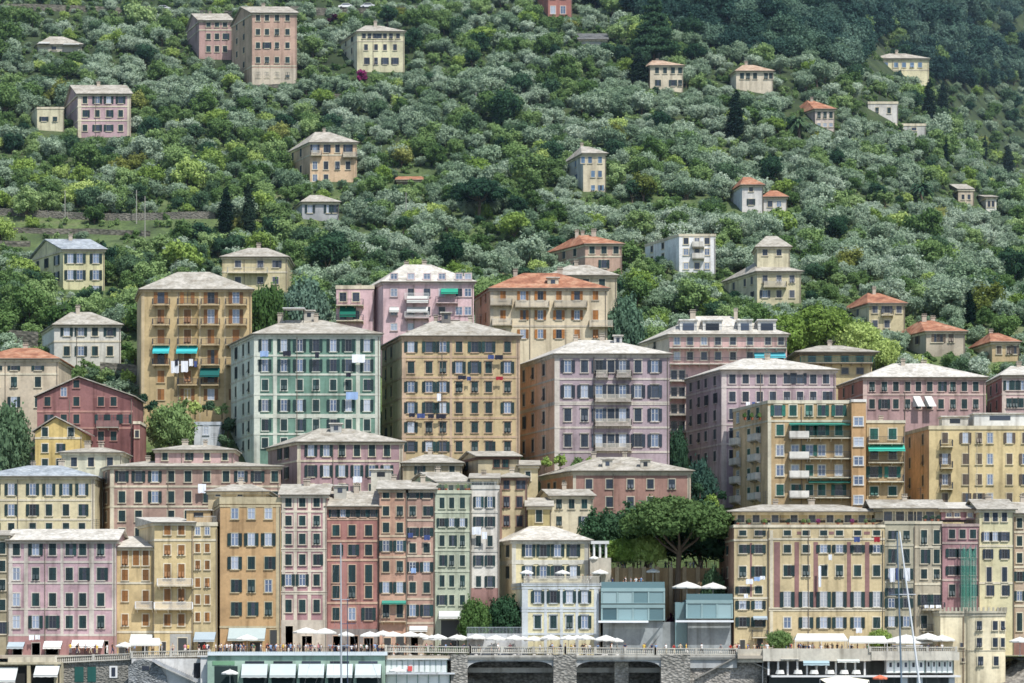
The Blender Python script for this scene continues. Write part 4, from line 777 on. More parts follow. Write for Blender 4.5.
# stone pine: broad flat crown on spreading limbs
def pine(k, W, H, cz, nb, n, mat='pine'):
    r = random.Random(k); bl = []
    for i in range(nb):
        a = 2*PI*i*.618; q = math.sqrt((i+.5)/nb)*W*.41; rr = W*r.uniform(.075, .12)
        z = cz+(H-cz)*(.72-.55*(q/(W*.45))**2)+r.uniform(-.3, .3)-(H-cz)*(.3 if i % 3 == 0 else .22 if i % 3 == 1 and q > W*.22 else 0)
        bl.append((q*math.cos(a), q*math.sin(a), z, rr*1.15, rr*1.15, rr*.62))
    b = MB(); t = cz*.9; s = Vector((.5, 0, t))
    b.tube((-.2, 0, -1), (.1, 0, t*.5), W*.03, W*.026, 9); b.tube((.1, 0, t*.5), s, W*.026, W*.021, 9)
    for i in range(9):
        a = 2*PI*i/9+r.uniform(-.2, .2); q = W*r.uniform(.2, .36); st = s-Vector((0, 0, r.uniform(0, t*.09)))
        m = st+Vector((math.cos(a)*q*.45, math.sin(a)*q*.45, (cz-t)*.7+.4)); e = Vector((.3+math.cos(a)*q, math.sin(a)*q, cz+(H-cz)*.45))
        b.tube(st, m, W*.014, W*.01, 6); b.tube(m, e, W*.01, W*.004, 5)
    return crown_mesh('p', mat, bl, n, .2, k, .5), b.mesh('trunk', [BARK]), W, H
PROTO['pine'] = [pine(5, 15.5, 22.5, 17.2, 84, 26000)]
PROTO['hillpine'] = [pine(8, 13.5, 8.6, 4.6, 34, 8000, 'dark')]
# layered cedar
def cedar():
    bl = []; r = random.Random(4)
    for L in range(9):
        z = 2.5+L*1.75; w = 8.2*(1-L/10.5); m = max(3, int(9-L*.6))
        for i in range(m):
            a = 2*PI*i/m+L*.7; bl.append((math.cos(a)*w*r.uniform(.4, .72), math.sin(a)*w*r.uniform(.4, .72), z+r.uniform(-.7, .7), w*r.uniform(.3, .45), w*r.uniform(.3, .45), r.uniform(.6, 1.3)))
        bl.append((0, 0, z+.3, w*.4, w*.4, .7))
    return crown_mesh('k', 'dark', bl, 13000, .25, 4, .4), limb_mesh(15, .42, 0, 0, 3), 16, 19
PROTO['cedar'] = [cedar()]
def palm():
    b = MB(); r = random.Random(2); vs = []; fs = []
    for i in range(46):
        a = r.uniform(0, 2*PI); el = r.uniform(-.25, 1.3); L = r.uniform(2.2, 3.0); w = .34
        d = Vector((math.cos(a), math.sin(a), 0)); s = Vector((-d.y, d.x, 0)); p = Vector((0, 0, 3.4)); pr = None
        for k in range(7):
            t = k/6; q = p+d*(L*t*math.cos(el*.6))+Vector((0, 0, L*t*math.sin(el)-1.5*t*t*L*.45)); ww = w*math.sin(PI*(.12+.85*t))
            cur = (q-s*ww-Vector((0, 0, .12*t)), q+Vector((0, 0, .05)), q+s*ww-Vector((0, 0, .12*t)))
            if pr: b.quad(pr[0], pr[1], cur[1], cur[0]); b.quad(pr[1], pr[2], cur[2], cur[1])
            pr = cur
    t = MB(); t.tube((0, 0, -1), (.1, 0, 3.5), .38, .3, 9)
    return b.mesh('crown', [foliage('dark')]), t.mesh('trunk', [BARK]), 5.4, 5.0
PROTO['palm'] = [palm()]
def tree(key, name, label, cat, p, sx=1.0, sz=None, rz=None, group=None, k=None):
    cm, tm, W, H = PROTO[key][random.randrange(len(PROTO[key])) if k is None else k]
    T = thing(name, label, cat, p, group, random.uniform(0, 6.28) if rz is None else rz)
    T.scale = (sx, sx, sz or sx)
    ob('crown', cm, T); ob('trunk', tm, T)
    return T
TREES = []   # px circles of placed trees, so the scatter keeps clear
def ptree(key, name, label, cat, x, w, yt, Y=None, yb=None, z=None, group=None, rz=None, k=None):
    if Y is None: Y = march(x, yb)
    q = at(x, yt, Y); zz = ground(q.x, Y) if z is None else z
    cm, tm, W, H = PROTO[key][0]
    T = tree(key, name, label, cat, (q.x, Y, zz-.1), (w*Y/F)/W, (q.z-zz)/H, rz, group, k)
    TREES.append((x, (yt+YH-(zz-ZC)*F/Y)/2, w/2, (YH-(zz-ZC)*F/Y-yt)/2, Y)); return T
BT = 'broadleaf_tree'
ptree('pine', 'stone_pine', 'tall stone pine with a bare leaning trunk rising between the two glass pavilions', 'pine tree', 676, 118, 495, Y=417, z=8, rz=.35)
ptree('hillpine', 'stone_pine', 'dark flat topped stone pine standing on the slope above the pink apartment block', 'pine tree', 479, 62, 177, yb=222)
ptree('cedar', 'cedar_tree', 'large layered dark cedar behind the cream villa at the top of the photo', 'cedar', 654, 52, -14, yb=62)
for (x, w, yt, yb, lb) in ((735.5, 19, 90, 142, 'solitary dark cypress right of the villa with a long terracotta roof'), (639, 21, 52, 87, 'wide dark cypress pressed against the cream roof terrace villa'), (226, 17, 185, 238, 'left and wider of two dark cypresses above the yellow beige block'),
        (249, 15, 183, 240, 'right and slimmer of two dark cypresses above the yellow beige block'), (929, 15, 79, 121, 'left of two close dark cypresses under the pale yellow villa'), (943, 13, 80, 121, 'right of two close dark cypresses under the pale yellow villa'),
        (946, 5, 137, 167, 'thin pencil cypress on the right slope below the paired cypresses'), (970, 13, 290, 330, 'dark narrow cypress above the small sandy villa'), (985, 6, 135, 160, 'short thin cypress right of the pencil cypress'), (1008, 14, 145, 176, 'dark column cypress close to the right edge')):
    ptree('cypress', 'cypress_tree', lb, 'cypress', x, w, yt, yb=yb)
ptree('palm', 'palm_tree', 'shaggy palm in front of the pinkish square villa', 'palm', 799, 24, 113, yb=140)
ptree('palm', 'palm_tree', 'shaggy palm left of the row of houses on the right slope', 'palm', 921, 26, 180, yb=205)
# town trees
for a in (('big_dark', BT, 'dark leafy tree at the left edge beside the yellow gabled house', 'tree', 10, 46, 407, 455, None),
        ('big_broad', BT, 'round green tree below the balconies of the tall yellow block', 'tree', 171, 48, 404, 468, None),
        ('big_dark', BT, 'dark green tree behind the hotel, left of the stone pine', 'tree', 602, 50, 511, 424, 20),
        ('big_dark', BT, 'dark green tree filling the shade right behind the stone pine trunk', 'tree', 700, 82, 506, 424, 19),
        ('big_dark', BT, 'dark green tree between the golden bushes and the russet brown block', 'tree', 645, 76, 505, 427, 20),
        ('big_bright', BT, 'left golden green bush on the terrace beneath the stone pine', 'tree', 622, 34, 538, 420, 20.4), ('big_bright', BT, 'right yellow green bush on the terrace beneath the stone pine', 'tree', 648, 38, 534, 420, 20.4),
        ('big_dark', BT, 'dense dark fig tree beside the hotel block above the parasols', 'tree', 505, 38, 597, 411.8, 8), ('big_broad', BT, 'dark climbing tree left of the fig tree by the green townhouse', 'tree', 476, 34, 599, 411, 8),
        ('big_bright', BT, 'big bright yellow green tree, largest of the bright group over the mauve block', 'tree', 822, 66, 305, 508, None), ('big_bright', BT, 'bright yellow green tree at the left end of the bright group', 'tree', 786, 50, 315, 506, None), ('big_bright', BT, 'bright yellow green tree at the right end of the bright group', 'tree', 858, 48, 322, 505, None), ('big_bright', BT, 'small bright tree beneath the yellowish terracotta roofed villa', 'tree', 884, 34, 338, 502, None),
        ('big_forest', BT, 'dark tree in the gap left of the mauve block', 'tree', 700, 36, 463, 448, None), ('big_dark', BT, 'dark shrubby tree under the lilac block right corner', 'tree', 678, 20, 430, 458, None),
        ('big_forest', BT, 'dark tree beside the orange shuttered hotel, its right end', 'tree', 624, 40, 300, 505, None), ('big_forest', BT, 'grey green tree between pink apartments and tall yellow block', 'tree', 306, 50, 282, 508, None), ('big_broad', BT, 'leafy tree right of the tall yellow block', 'tree', 268, 40, 286, 500, None)):
    key, nm, lb, ct, x, w, yt, Y, z = a
    ptree(key, nm, lb, ct, x, w, yt, Y=Y, z=z)
for i, (x, w, yt, Y, z, key, lb) in enumerate(((780, 26, 630, 405, 8, 'big_broad', 'clipped green bush on the promenade left of the long white canopy'), (880, 24, 629, 408, 8, 'big_bright', 'rounded green bush behind the white canopies on the right promenade'),
        (640+33, 14, 606, 415.6, 8, 'shrub_purple', 'dark purple climber at the foot of the stone pine'), (676, 14, 618, 414.8, 8, 'shrub_purple', 'lower dark purple climber spilling round the stone pine trunk'),
        (712, 26, 570, 416, 8, 'big_dark', 'small dark tree on the terrace behind the right glass pavilion'), (366, 22, 234, None, None, 'shrub_flower', '?'))):
    if lb == '?': continue
    ptree(key, 'shrub' if 'bush' in lb or 'climber' in lb else BT, lb, 'bush' if 'bush' in lb or 'climber' in lb else 'tree', x, w, yt, Y=Y, z=z)
ptree('shrub_flower', 'flowering_shrub', 'magenta flowering bush in front of the cream yellow villa', 'bush', 363, 16, 69, yb=82)
ptree('shrub_purple', 'flowering_shrub', 'dark reddish bush above and left of the cream yellow villa', 'bush', 333, 14, 12, yb=24)
# planted ledge shrubs in the town
k = 0
for (x, y, Y, w, key) in [(150, 402, 478, 14, 'shrub_dark'), (183, 400, 478, 12, 'shrub_broad'), (195, 403, 477, 16, 'shrub_bright'), (207, 402, 477, 14, 'shrub_dark'), (222, 405, 477, 14, 'shrub_broad'), (228, 420, 476, 18, 'shrub_dark'), (226, 436, 470, 14, 'shrub_dark'),
        (60, 372, 492, 16, 'shrub_bright'), (105, 372, 495, 16, 'shrub_broad'), (128, 372, 490, 18, 'shrub_bright'), (90, 370, 492, 16, 'shrub_dark'), (135, 350, 500, 18, 'shrub_bright'), (140, 395, 480, 14, 'shrub_dark'),
        (560, 456, 452.5, 14, 'shrub_bright'), (575, 458, 452.5, 14, 'shrub_broad'), (592, 458, 452.5, 12, 'shrub_bright'), (545, 458, 452.5, 12, 'shrub_bright'),
        (690, 470, 447, 18, 'shrub_dark'), (700, 484, 443, 14, 'shrub_dark'), (710, 496, 440, 16, 'shrub_bright'), (722, 492, 440, 12, 'shrub_dark')]:
    q = at(x, y, Y); k += 1
    cm, tm, W, H = PROTO[key][0]
    zg = max(ground(q.x, Y), q.z-w*Y/F*.75)
    near = ('below the tall yellow block' if x < 240 and Y < 480 and x > 139 else 'in front of the plain white house' if x < 145 else 'at the foot of the lilac block' if x < 600 else 'in the gap between the lilac and mauve blocks')
    hue = {'shrub_dark': 'dark green', 'shrub_broad': 'mid green', 'shrub_bright': 'yellow green'}[key]
    tree(key, 'shrub', f'{hue} shrub {near}', 'bush', (q.x, Y, zg), w*Y/F/W*1.15, None, None, f'{hue} shrubs {near}')
# ---------------------------------------------------------------- hillside cover
ROADS = []
def clear_of(x, yt, yb, hw, Y, p):
    for (x0, x1, bt, bb, BY, sh, P, xs_) in BL:
        if Y < BY+1 and x+hw*.8 > x0 and x-hw*.8 < x1 and yt < bb-6 and yb > bt: return False
        if Y < BY+4 and x+hw*.6 > xs_ and x < x0 and yt < bt+(bb-bt)*.5 and yb > bt: return False
        if BY-3.0 < p[1] < P[3].y+2.5:
            f = (p[1]-BY)/(P[3].y-BY); xl_ = P[0].x+(P[3].x-P[0].x)*f; xr_ = P[1].x+(P[2].x-P[1].x)*f; w_ = hw*Y/F*.7
            if xl_-w_ < p[0] < xr_+w_: return False
    for (tx, ty, tw, th, TY) in TREES:
        if abs(x-tx) < tw*.8+hw*.5 and Y < TY+2 and Y > TY-45 and yt < ty+th*.6 and yb > ty-th*.6: return False
    return True
cand = []
rg = random.Random(11)
Y = 426.0
while Y < 1320:
    st = 4.2 if Y < 720 else 5.2 if Y < 800 else 6.4 if Y < 1010 else 8.0
    X = -.29*Y
    if Y > 1010: X = .02*Y
    while X < .29*Y:
        a, c = X+rg.uniform(-.42, .42)*st, Y+rg.uniform(-.28, .28)*st+1.2*math.sin(X*.09); X += st*.92
        z = ground(a, c); x = px(a, c); y = YH-(z-ZC)*F/c
        if y < -110 or (Y < 484 and abs(X) < .2*Y+4) or abs(x-512) > 800: continue
        # species map
        right = (x-560)/460
        far = x > 590 and y < min(14+(x-600)*.34, 62+(x-760)*.13)
        n1 = math.sin(a*.05+1.3)+math.sin(c*.061+a*.02)+math.sin(a*.13-c*.09)*.6
        r = rg.random()
        if far: sp = 'forest' if r < .84 else 'dark' if r < .92 else 'broad'
        elif x < 330 and y > 120: sp = 'broad' if r < .42 else 'olive' if r < .76 else 'bright' if r < .87 else 'dark' if r < .985 else 'golden'
        elif n1 > .55: sp = 'olive' if r < .52 else 'broad' if r < .84 else 'dark' if r < .92 else 'bright' if r < .99 else 'golden'
        else: sp = 'olive' if r < .80 else 'broad' if r < .93 else 'dark' if r < .96 else 'bright' if r < .996 else 'golden'
        if x < 235 and (219 < y < 250 or (x < 130 and y < 262 and y > 219)) and rg.random() < .93: continue      # open grassy terraces
        s = rg.uniform(.55, 1.2)
        if rg.random() < .10: s *= 1.35
        gp = math.sin(z*.42+math.sin(a*.05)*1.5)+.7*math.sin(a*.06+c*.11)
        if not far and gp > 1.25 and rg.random() < .75: continue
        if not far and gp > .9: s *= .72
        if sp == 'forest': s = rg.uniform(.7, 1.15)*(1.35 if rg.random() < .2 else 1)
        W = {'forest': 9.0}.get(sp, 6.0)*s; H = {'forest': 8.6, 'olive': 4.9}.get(sp, 6.2)*s
        if y < 30 and x < 420: s *= .7
        hw = W/2*F/c; yt = y-H*F/c
        if not clear_of(x, yt, y, hw, c, (a, c)):
            ok = False
            for q_ in (.7, .5, .34):
                if clear_of(x, y-H*q_*F/c, y, hw*q_, c, (a, c)): ok = True; break
            if not ok: continue
            s *= q_
        cand.append((s*W/c, a, c, z, sp, s, x, y))
    Y += st*1.06
# the ones that show largest become things of their own
vis = [q for q in cand if -5 < q[6] < 1029 and -3 < q[7] < 420]
front = []
KIND = {'olive': ('olive_tree', 'olive tree', 'silver grey', 290), 'broad': (BT, 'tree', 'mid green', 150), 'bright': (BT, 'tree', 'yellow green', 60), 'dark': (BT, 'tree', 'dark green', 45), 'golden': (BT, 'tree', 'golden green', 20), 'forest': ('woodland_tree', 'tree', 'deep blue green', 140)}
chosen = set(); ranks = {}
LM = [b for b in BL if b[5]]
for sp, (nm, ct, hue, lim) in KIND.items():
    L = sorted([q for q in vis if q[4] == sp and q[5] > .6], key=lambda q: -q[0])[:lim]
    for q in L: chosen.add(id(q))
    info = []
    for q in L:
        best = min(LM, key=lambda b: ((b[0]+b[1])/2-q[6])**2+((b[2]+b[3])/2-q[7])**2)
        dx = q[6]-(best[0]+best[1])/2; dy = q[7]-(best[2]+best[3])/2
        dr = ('left of' if dx < 0 else 'right of') if abs(dx) > abs(dy)*1.1 else ('above' if dy < 0 else 'below')
        info.append((best[5]+dr, math.hypot(dx, dy), best, dr, q))
    grp = {}
    for t in info: grp.setdefault(t[0], []).append(t)
    for key, ts in grp.items():
        ts.sort(key=lambda t: t[1])
        for i, (k0, dist, best, dr, q) in enumerate(ts):
            _, a, c, z, s_, s, x, y = q
            o = ['nearest', 'second nearest', 'third nearest', 'fourth nearest', 'fifth nearest', 'sixth nearest', 'seventh nearest', 'eighth nearest']
            rk = o[i] if i < len(o) else 'farther'
            lb = f'{hue} {ct} {rk} {dr} {best[5]}'
            if len(lb.split()) > 16: lb = lb.replace('silver grey', 'silvery').replace('deep blue green', 'deep green').replace(' nearest', '', 1) if i else lb.replace('silver grey', 'silvery')
            if len(lb.split()) > 16: print('LONG', lb)
            tree('tree_'+sp, nm, lb, 'tree' if sp != 'olive' else 'olive tree', (a, c, z-.25), s, s*rg.uniform(.88, 1.12), group=f'{hue} {ct}s on the hillside')
rest = [q for q in cand if id(q) not in chosen]
# everything else that grows on the slope: one object per kind, instanced by geometry nodes
def scatter(name, label, cat, pts, keys):
    me = bpy.data.meshes.new(name)
    me.from_pydata([(p[1], p[2], p[3]-.25) for p in pts], [], [])
    n = len(pts)
    for an, ty, dat in (('size', 'FLOAT', [p[5] for p in pts]), ('spin', 'FLOAT', [rg.uniform(0, 6.28) for p in pts]), ('pick', 'INT', [rg.randrange(len(PROTO[keys])) for p in pts])):
        at_ = me.attributes.new(an, ty, 'POINT'); at_.data.foreach_set('value', dat)
    o = ob(name, me, None, (0, 0, 0), label=label, category=cat, kind='stuff')
    g = bpy.data.node_groups.new(name+'_scatter', 'GeometryNodeTree')
    g.interface.new_socket('Geometry', in_out='INPUT', socket_type='NodeSocketGeometry'); g.interface.new_socket('Geometry', in_out='OUTPUT', socket_type='NodeSocketGeometry')
    gi = g.nodes.new('NodeGroupInput'); go = g.nodes.new('NodeGroupOutput')
    mp = g.nodes.new('GeometryNodeMeshToPoints'); g.links.new(gi.outputs[0], mp.inputs[0])
    ip = g.nodes.new('GeometryNodeInstanceOnPoints'); g.links.new(mp.outputs[0], ip.inputs['Points'])
    jn = g.nodes.new('GeometryNodeJoinGeometry')
    for (cm, tm, W, H) in PROTO[keys]:
        src = [x for x in bpy.data.objects if x.data == cm and x.parent][:1]
        if not src: continue
        tr = [x for x in src[0].parent.children if x.data == tm] if src[0].parent else []
        j2 = g.nodes.new('GeometryNodeJoinGeometry')
        for s_ in src+tr:
            oi = g.nodes.new('GeometryNodeObjectInfo'); oi.inputs['Object'].default_value = s_; oi.transform_space = 'ORIGINAL'
            g.links.new(oi.outputs['Geometry'], j2.inputs[0])
        gt = g.nodes.new('GeometryNodeGeometryToInstance'); g.links.new(j2.outputs[0], gt.inputs[0]); g.links.new(gt.outputs[0], jn.inputs[0])
    g.links.new(jn.outputs[0], ip.inputs['Instance']); ip.inputs['Pick Instance'].default_value = True
    def attr(nm, ty):
        q = g.nodes.new('GeometryNodeInputNamedAttribute'); q.data_type = ty; q.inputs['Name'].default_value = nm; return q.outputs[0]
    g.links.new(attr('pick', 'INT'), ip.inputs['Instance Index'])
    cx = g.nodes.new('ShaderNodeCombineXYZ'); g.links.new(attr('spin', 'FLOAT'), cx.inputs[2]); g.links.new(cx.outputs[0], ip.inputs['Rotation'])
    g.links.new(attr('size', 'FLOAT'), ip.inputs['Scale'])
    g.links.new(ip.outputs[0], go.inputs[0])
    md = o.modifiers.new('scatter', 'NODES'); md.node_group = g
    return o
MASS = {'olive': 'smaller silver grey olive trees covering the slope', 'broad': 'smaller mid green trees covering the slope', 'bright': 'smaller yellow green trees scattered on the slope', 'dark': 'smaller dark green trees scattered on the slope', 'golden': 'smaller golden green trees scattered on the slope', 'forest': 'dark wood covering the ridge in the upper right'}
for sp, lb in MASS.items():
    pts = [q for q in rest if q[4] == sp]
    if pts: scatter({'olive': 'olive_grove', 'forest': 'woodland'}.get(sp, 'hillside_trees'), lb, 'trees', pts, 'tree_'+sp)
# undergrowth so no bare lawn shows between the crowns
und = []
Y = 470.0
while Y < 900:
    X = -.22*Y
    while X < .22*Y:
        a, c = X+rg.uniform(-1.6, 1.6), Y+rg.uniform(-1.6, 1.6); X += 2.9
        z = ground(a, c); x = px(a, c); y = YH-(z-ZC)*F/c
        if y < -20 or rg.random() < .2: continue
        if x < 235 and 219 < y < 256 and rg.random() < .72: continue
        bad = False
        for (x0, x1, bt, bb, BY, sh, P, xs_) in BL:
            if c < BY+1 and x0-3 < x < x1+3 and bt < y-8 < bb-6: bad = True; break
            if BY-1.2 < c < P[3].y+1:
                f = (c-BY)/(P[3].y-BY)
                if P[0].x+(P[3].x-P[0].x)*f-1.2 < a < P[1].x+(P[2].x-P[1].x)*f+1.2: bad = True; break
        if not bad: und.append((0, a, c, z, 'u', rg.uniform(.5, 1.1), x, y))
    Y += 2.9
scatter('undergrowth', 'low green scrub covering the ground between the hillside trees', 'scrub', und, 'shrub_broad')
print('trees', len(cand), 'individual', len(chosen), 'undergrowth', len(und))
# ---------------------------------------------------------------- setting
def structure(name, mb, mat): return solid(name, mb, mat, kind='structure')
def gmat():
    m = bpy.data.materials.new('earth_and_grass'); n, b = nt(m)
    g = N(n, 'ShaderNodeNewGeometry').outputs['Position']
    a = ramp(n, noise(n, g, .12, 6), [(.3, (.04, .06, .02)), (.48, (.075, .115, .035)), (.6, (.11, .155, .05)), (.75, (.17, .16, .10))])
    f = ramp(n, noise(n, g, 1.6, 4), [(.3, (.6, .6, .6)), (.7, (1.2, 1.2, 1.2))])
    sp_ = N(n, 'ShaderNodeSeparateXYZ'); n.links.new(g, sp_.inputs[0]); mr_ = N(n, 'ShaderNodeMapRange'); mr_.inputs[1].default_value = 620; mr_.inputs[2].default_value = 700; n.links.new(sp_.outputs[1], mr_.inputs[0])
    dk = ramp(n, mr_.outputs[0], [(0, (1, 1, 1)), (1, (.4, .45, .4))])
    n.links.new(mulc(n, mulc(n, a, f), dk), b.inputs['Base Color']); b.inputs['Roughness'].default_value = 1
    return m
xs = np.linspace(-620, 620, 311); ys = np.concatenate([np.arange(404, 860, 3.0), np.arange(860, 1500, 10.0)])
V = [(x, y, min(ground(x, y), 7.9) if y < 418 else ground(x, y)) for y in ys for x in xs]; nx = len(xs)
Fc = [(j*nx+i, j*nx+i+1, (j+1)*nx+i+1, (j+1)*nx+i) for j in range(len(ys)-1) for i in range(nx-1)]
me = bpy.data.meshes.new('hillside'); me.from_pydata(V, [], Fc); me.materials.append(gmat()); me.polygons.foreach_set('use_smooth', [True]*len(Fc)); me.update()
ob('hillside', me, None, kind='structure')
sm = bpy.data.materials.new('sea_water'); n, b = nt(sm)
b.inputs['Base Color'].default_value = (.02, .06, .08, 1); b.inputs['Roughness'].default_value = .12
bp = N(n, 'ShaderNodeBump'); bp.inputs['Strength'].default_value = .6; bp.inputs['Distance'].default_value = .3
n.links.new(noise(n, N(n, 'ShaderNodeNewGeometry').outputs['Position'], .8, 4), bp.inputs['Height']); n.links.new(bp.outputs[0], b.inputs['Normal'])
b = MB(); b.quad((-3000, -3000, 0), (3000, -3000, 0), (3000, 410, 0), (-3000, 410, 0)); structure('sea', b, sm)
# promenade deck: from the front rail to the house fronts
b = MB()
for (xa, xb, ya) in ((-620, at(0, 0, 400).x, 399), (at(0, 0, 400).x, at(210, 0, 400).x, 401.4), (at(210, 0, 400).x, at(388, 0, 400).x, 398.4), (at(388, 0, 400).x, at(737, 0, 400).x, 399.8), (at(737, 0, 400).x, at(958, 0, 400).x, 398.6), (at(958, 0, 400).x, 620, 409)):
    b.box(xa, xb, ya, 419, 7.55, 8.0)
structure('promenade', b, plain((176, 166, 150), .9, name='paving', var=.15))
# foreshore rock under the arches
def rocks(name, x0, x1, y0, y1, ztop, seed, zb_=-1.0, mat=None):
    r = random.Random(seed); b = MB(); nx_ = max(6, int((x1-x0)/.8)); ny = max(5, int((y1-y0)/.8)); g = {}
    for j in range(ny+1):
        for i in range(nx_+1):
            fx = i/nx_; fy = j/ny
            z = zb_+(ztop(fx)-zb_)*min(1, fy*1.25)**.7+r.uniform(-.45, .45)*(.3+fy)
            g[i, j] = (x0+(x1-x0)*fx+r.uniform(-.3, .3), y0+(y1-y0)*fy+r.uniform(-.3, .3), z)
    for j in range(ny):
        for i in range(nx_): b.quad(g[i, j], g[i+1, j], g[i+1, j+1], g[i, j+1])
    return b
DK = stone((186, 186, 182), 1.0)
X4 = lambda x, Y=400: (x-512)*Y/F
Z4 = lambda y, Y=400: ZC+(YH-y)*Y/F
structure('rocky_shore', rocks('r', X4(380), X4(760), 393, 412, lambda f: 3.4+1.2*math.sin(f*9), 3), DK)
b = MB(); b.box(-620, 620, 411, 412, -2, 7.54); structure('embankment', b, stone((200, 202, 204), 1.4))
# ---------------------------------------------------------------- seawall viaduct
PALE = plaster((186, 182, 170)); STN = stone((156, 152, 144), 1.5)
via = thing('seawall_viaduct', 'grey stone viaduct with flat arches carrying the promenade at the centre', 'viaduct', (X4(460), 400, 0))
b = MB(); xa, xb = X4(460), X4(737)
def beamz(x):  # underside: flat arches with rounded ends
    for (p0, p1) in ((467.5, 553.5), (576.5, 661), ):
        a0, a1 = X4(p0), X4(p1)
        if a0 < x < a1:
            e = min(x-a0, a1-x); r_ = 2.6
            return Z4(661.3) - (0 if e > r_ else (1-math.sqrt(max(0, 1-((r_-e)/r_)**2)))*1.1)
    return Z4(668)
k = 220
for i in range(k):
    x0_, x1_ = xa+(xb-xa)*i/k, xa+(xb-xa)*(i+1)/k
    za, zc_ = beamz(x0_+.001), beamz(x1_-.001)
    b.quad((x0_, 399.9, za), (x1_, 399.9, zc_), (x1_, 399.9, 7.5), (x0_, 399.9, 7.5)); b.quad((x0_, 402.5, za), (x1_, 402.5, zc_), (x1_, 399.9, zc_), (x0_, 399.9, za))
part('spandrel', b, plaster((190, 192, 188)), via)
b = MB(); b.box(xa, xb, 399.6, 399.79, 7.45, 8.03); b.box(xa, xb, 399.5, 399.595, 7.7, 7.95); part('deck_edge', b, PALE, via)
for (p0, p1) in ((451, 467.5), (553.5, 576.5), (615, 629), (661, 690)):
    b = MB(); b.box(X4(p0), X4(p1), 399.7-(.25 if p0 != 615 else -2), 403.4, -1, Z4(654.5) if p0 != 615 else Z4(661)); part('pier', b, STN, via)
b = MB(); b.box(X4(467), X4(690), 405, 406, Z4(673), Z4(668)); part('inner_beam', b, plaster((205, 208, 206)), via)
# ramp and rough wall right of the arches
w_ = thing('retaining_wall', 'rough stone wall with a stair ramp climbing to the promenade, right of the arches', 'wall', (X4(690), 400, 0))
b = MB(); b.poly([(X4(690), 400.2, -1), (X4(767), 400.2, -1), (X4(767), 400.2, Z4(670)), (X4(738), 400.2, Z4(656)), (X4(690), 400.2, Z4(656))]); b.quad((X4(690), 400.2, 7.5), (X4(738), 400.2, 7.5), (X4(738), 403, 7.5), (X4(690), 403, 7.5))
part('wall', b, stone((160, 154, 146), 1.6), w_)
b = MB()
for (p0, y0_, p1, y1_) in ((695, 679, 738, 656), (738, 656, 770, 671)):
    b.poly([(X4(p0), 399.4, Z4(y0_)-.05), (X4(p1), 399.4, Z4(y1_)-.05), (X4(p1), 399.4, Z4(y1_)+.15), (X4(p0), 399.4, Z4(y0_)+.15)]); b.quad((X4(p0), 399.4, Z4(y0_)+.15), (X4(p1), 399.4, Z4(y1_)+.15), (X4(p1), 400.19, Z4(y1_)+.15), (X4(p0), 400.19, Z4(y0_)+.15))
part('ramp', b, plaster((150, 146, 136)), w_)
for (p0, p1, ya, yb_) in ((694, 704, 658, 663), (706, 714, 657, 662)):
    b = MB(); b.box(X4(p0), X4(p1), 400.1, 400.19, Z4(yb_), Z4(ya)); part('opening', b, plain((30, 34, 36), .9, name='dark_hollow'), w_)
# left stone wall with doors
w2 = thing('retaining_wall', 'grey stone retaining wall with two green doors under the left balustrade', 'wall', (X4(62), 401.5, 0))
b = MB(); b.box(X4(62), X4(131), 401.5, 402.5, -1, 7.54); part('wall', b, stone((150, 146, 138), 1.8), w2)
for (p0, p1, ya) in ((73, 82, 667), (86, 94.5, 667)):
    b = MB(); b.box(X4(p0), X4(p1), 401.42, 401.497, Z4(682), Z4(ya)); b.box(X4((p0+p1)/2)-.03, X4((p0+p1)/2)+.03, 401.4, 401.418, Z4(682), Z4(ya)); part('door', b, plain((38, 84, 78), .6, name='green_door'), w2)
b = MB(); b.box(X4(108), X4(116), 401.4, 401.497, Z4(678), Z4(666)); w3 = part('window', b, WHITE, w2)
b = MB(); b.box(X4(110), X4(114), 401.36, 401.398, Z4(676.5), Z4(667.5)); ob('pane', b.mesh('pane', [glass('dark')], w2.location), w3)
w4 = thing('stair_wall', 'white wall with a long diagonal stair beside the green bathing restaurant', 'wall', (X4(131), 400.5, 0))
b = MB(); b.box(X4(131), X4(212), 400.6, 401.6, -1, 7.54); part('wall', b, plaster((216, 214, 208)), w4)
b = MB()
pts = [(131, 683), (131, 668)]+[(131+26*math.sin(t)+2, 676-15*math.cos(t)) for t in (0.2, .5, .9, 1.2)]+[(168, 683)]
b.poly([(X4(p), 400.3, Z4(y)) for p, y in [(128, 690), (128, 667), (134, 661), (143, 659), (152, 661), (160, 667), (166, 676), (169, 690)]]); part('arch_face', b, stone((146, 148, 148), 2.0), w4)
b = MB()
for i in range(22):
    p0 = 153+i*2.05; y0_ = 659+i*.95; b.box(X4(p0), X4(p0+2.05), 399.3, 400.29, Z4(y0_+3), Z4(y0_))
part('stair', b, plaster((176, 178, 180)), w4)
b = MB(); b.box(X4(142), X4(149), 400.2, 400.296, Z4(670), Z4(666)); part('window', b, glass('dark'), w4)
b = MB(); b.box(X4(193.5), X4(200), 400.5, 400.596, Z4(678), Z4(663)); part('door', b, plain((34, 38, 46), .5, name='dark_door'), w4)
b = MB(); b.box(X4(201), X4(209), 399.4, 400.59, Z4(683), Z4(657)); b.box(X4(198), X4(212), 399.2, 400.7, Z4(657)+.002, Z4(655.5)); part('porch', b, WHITE, w4)
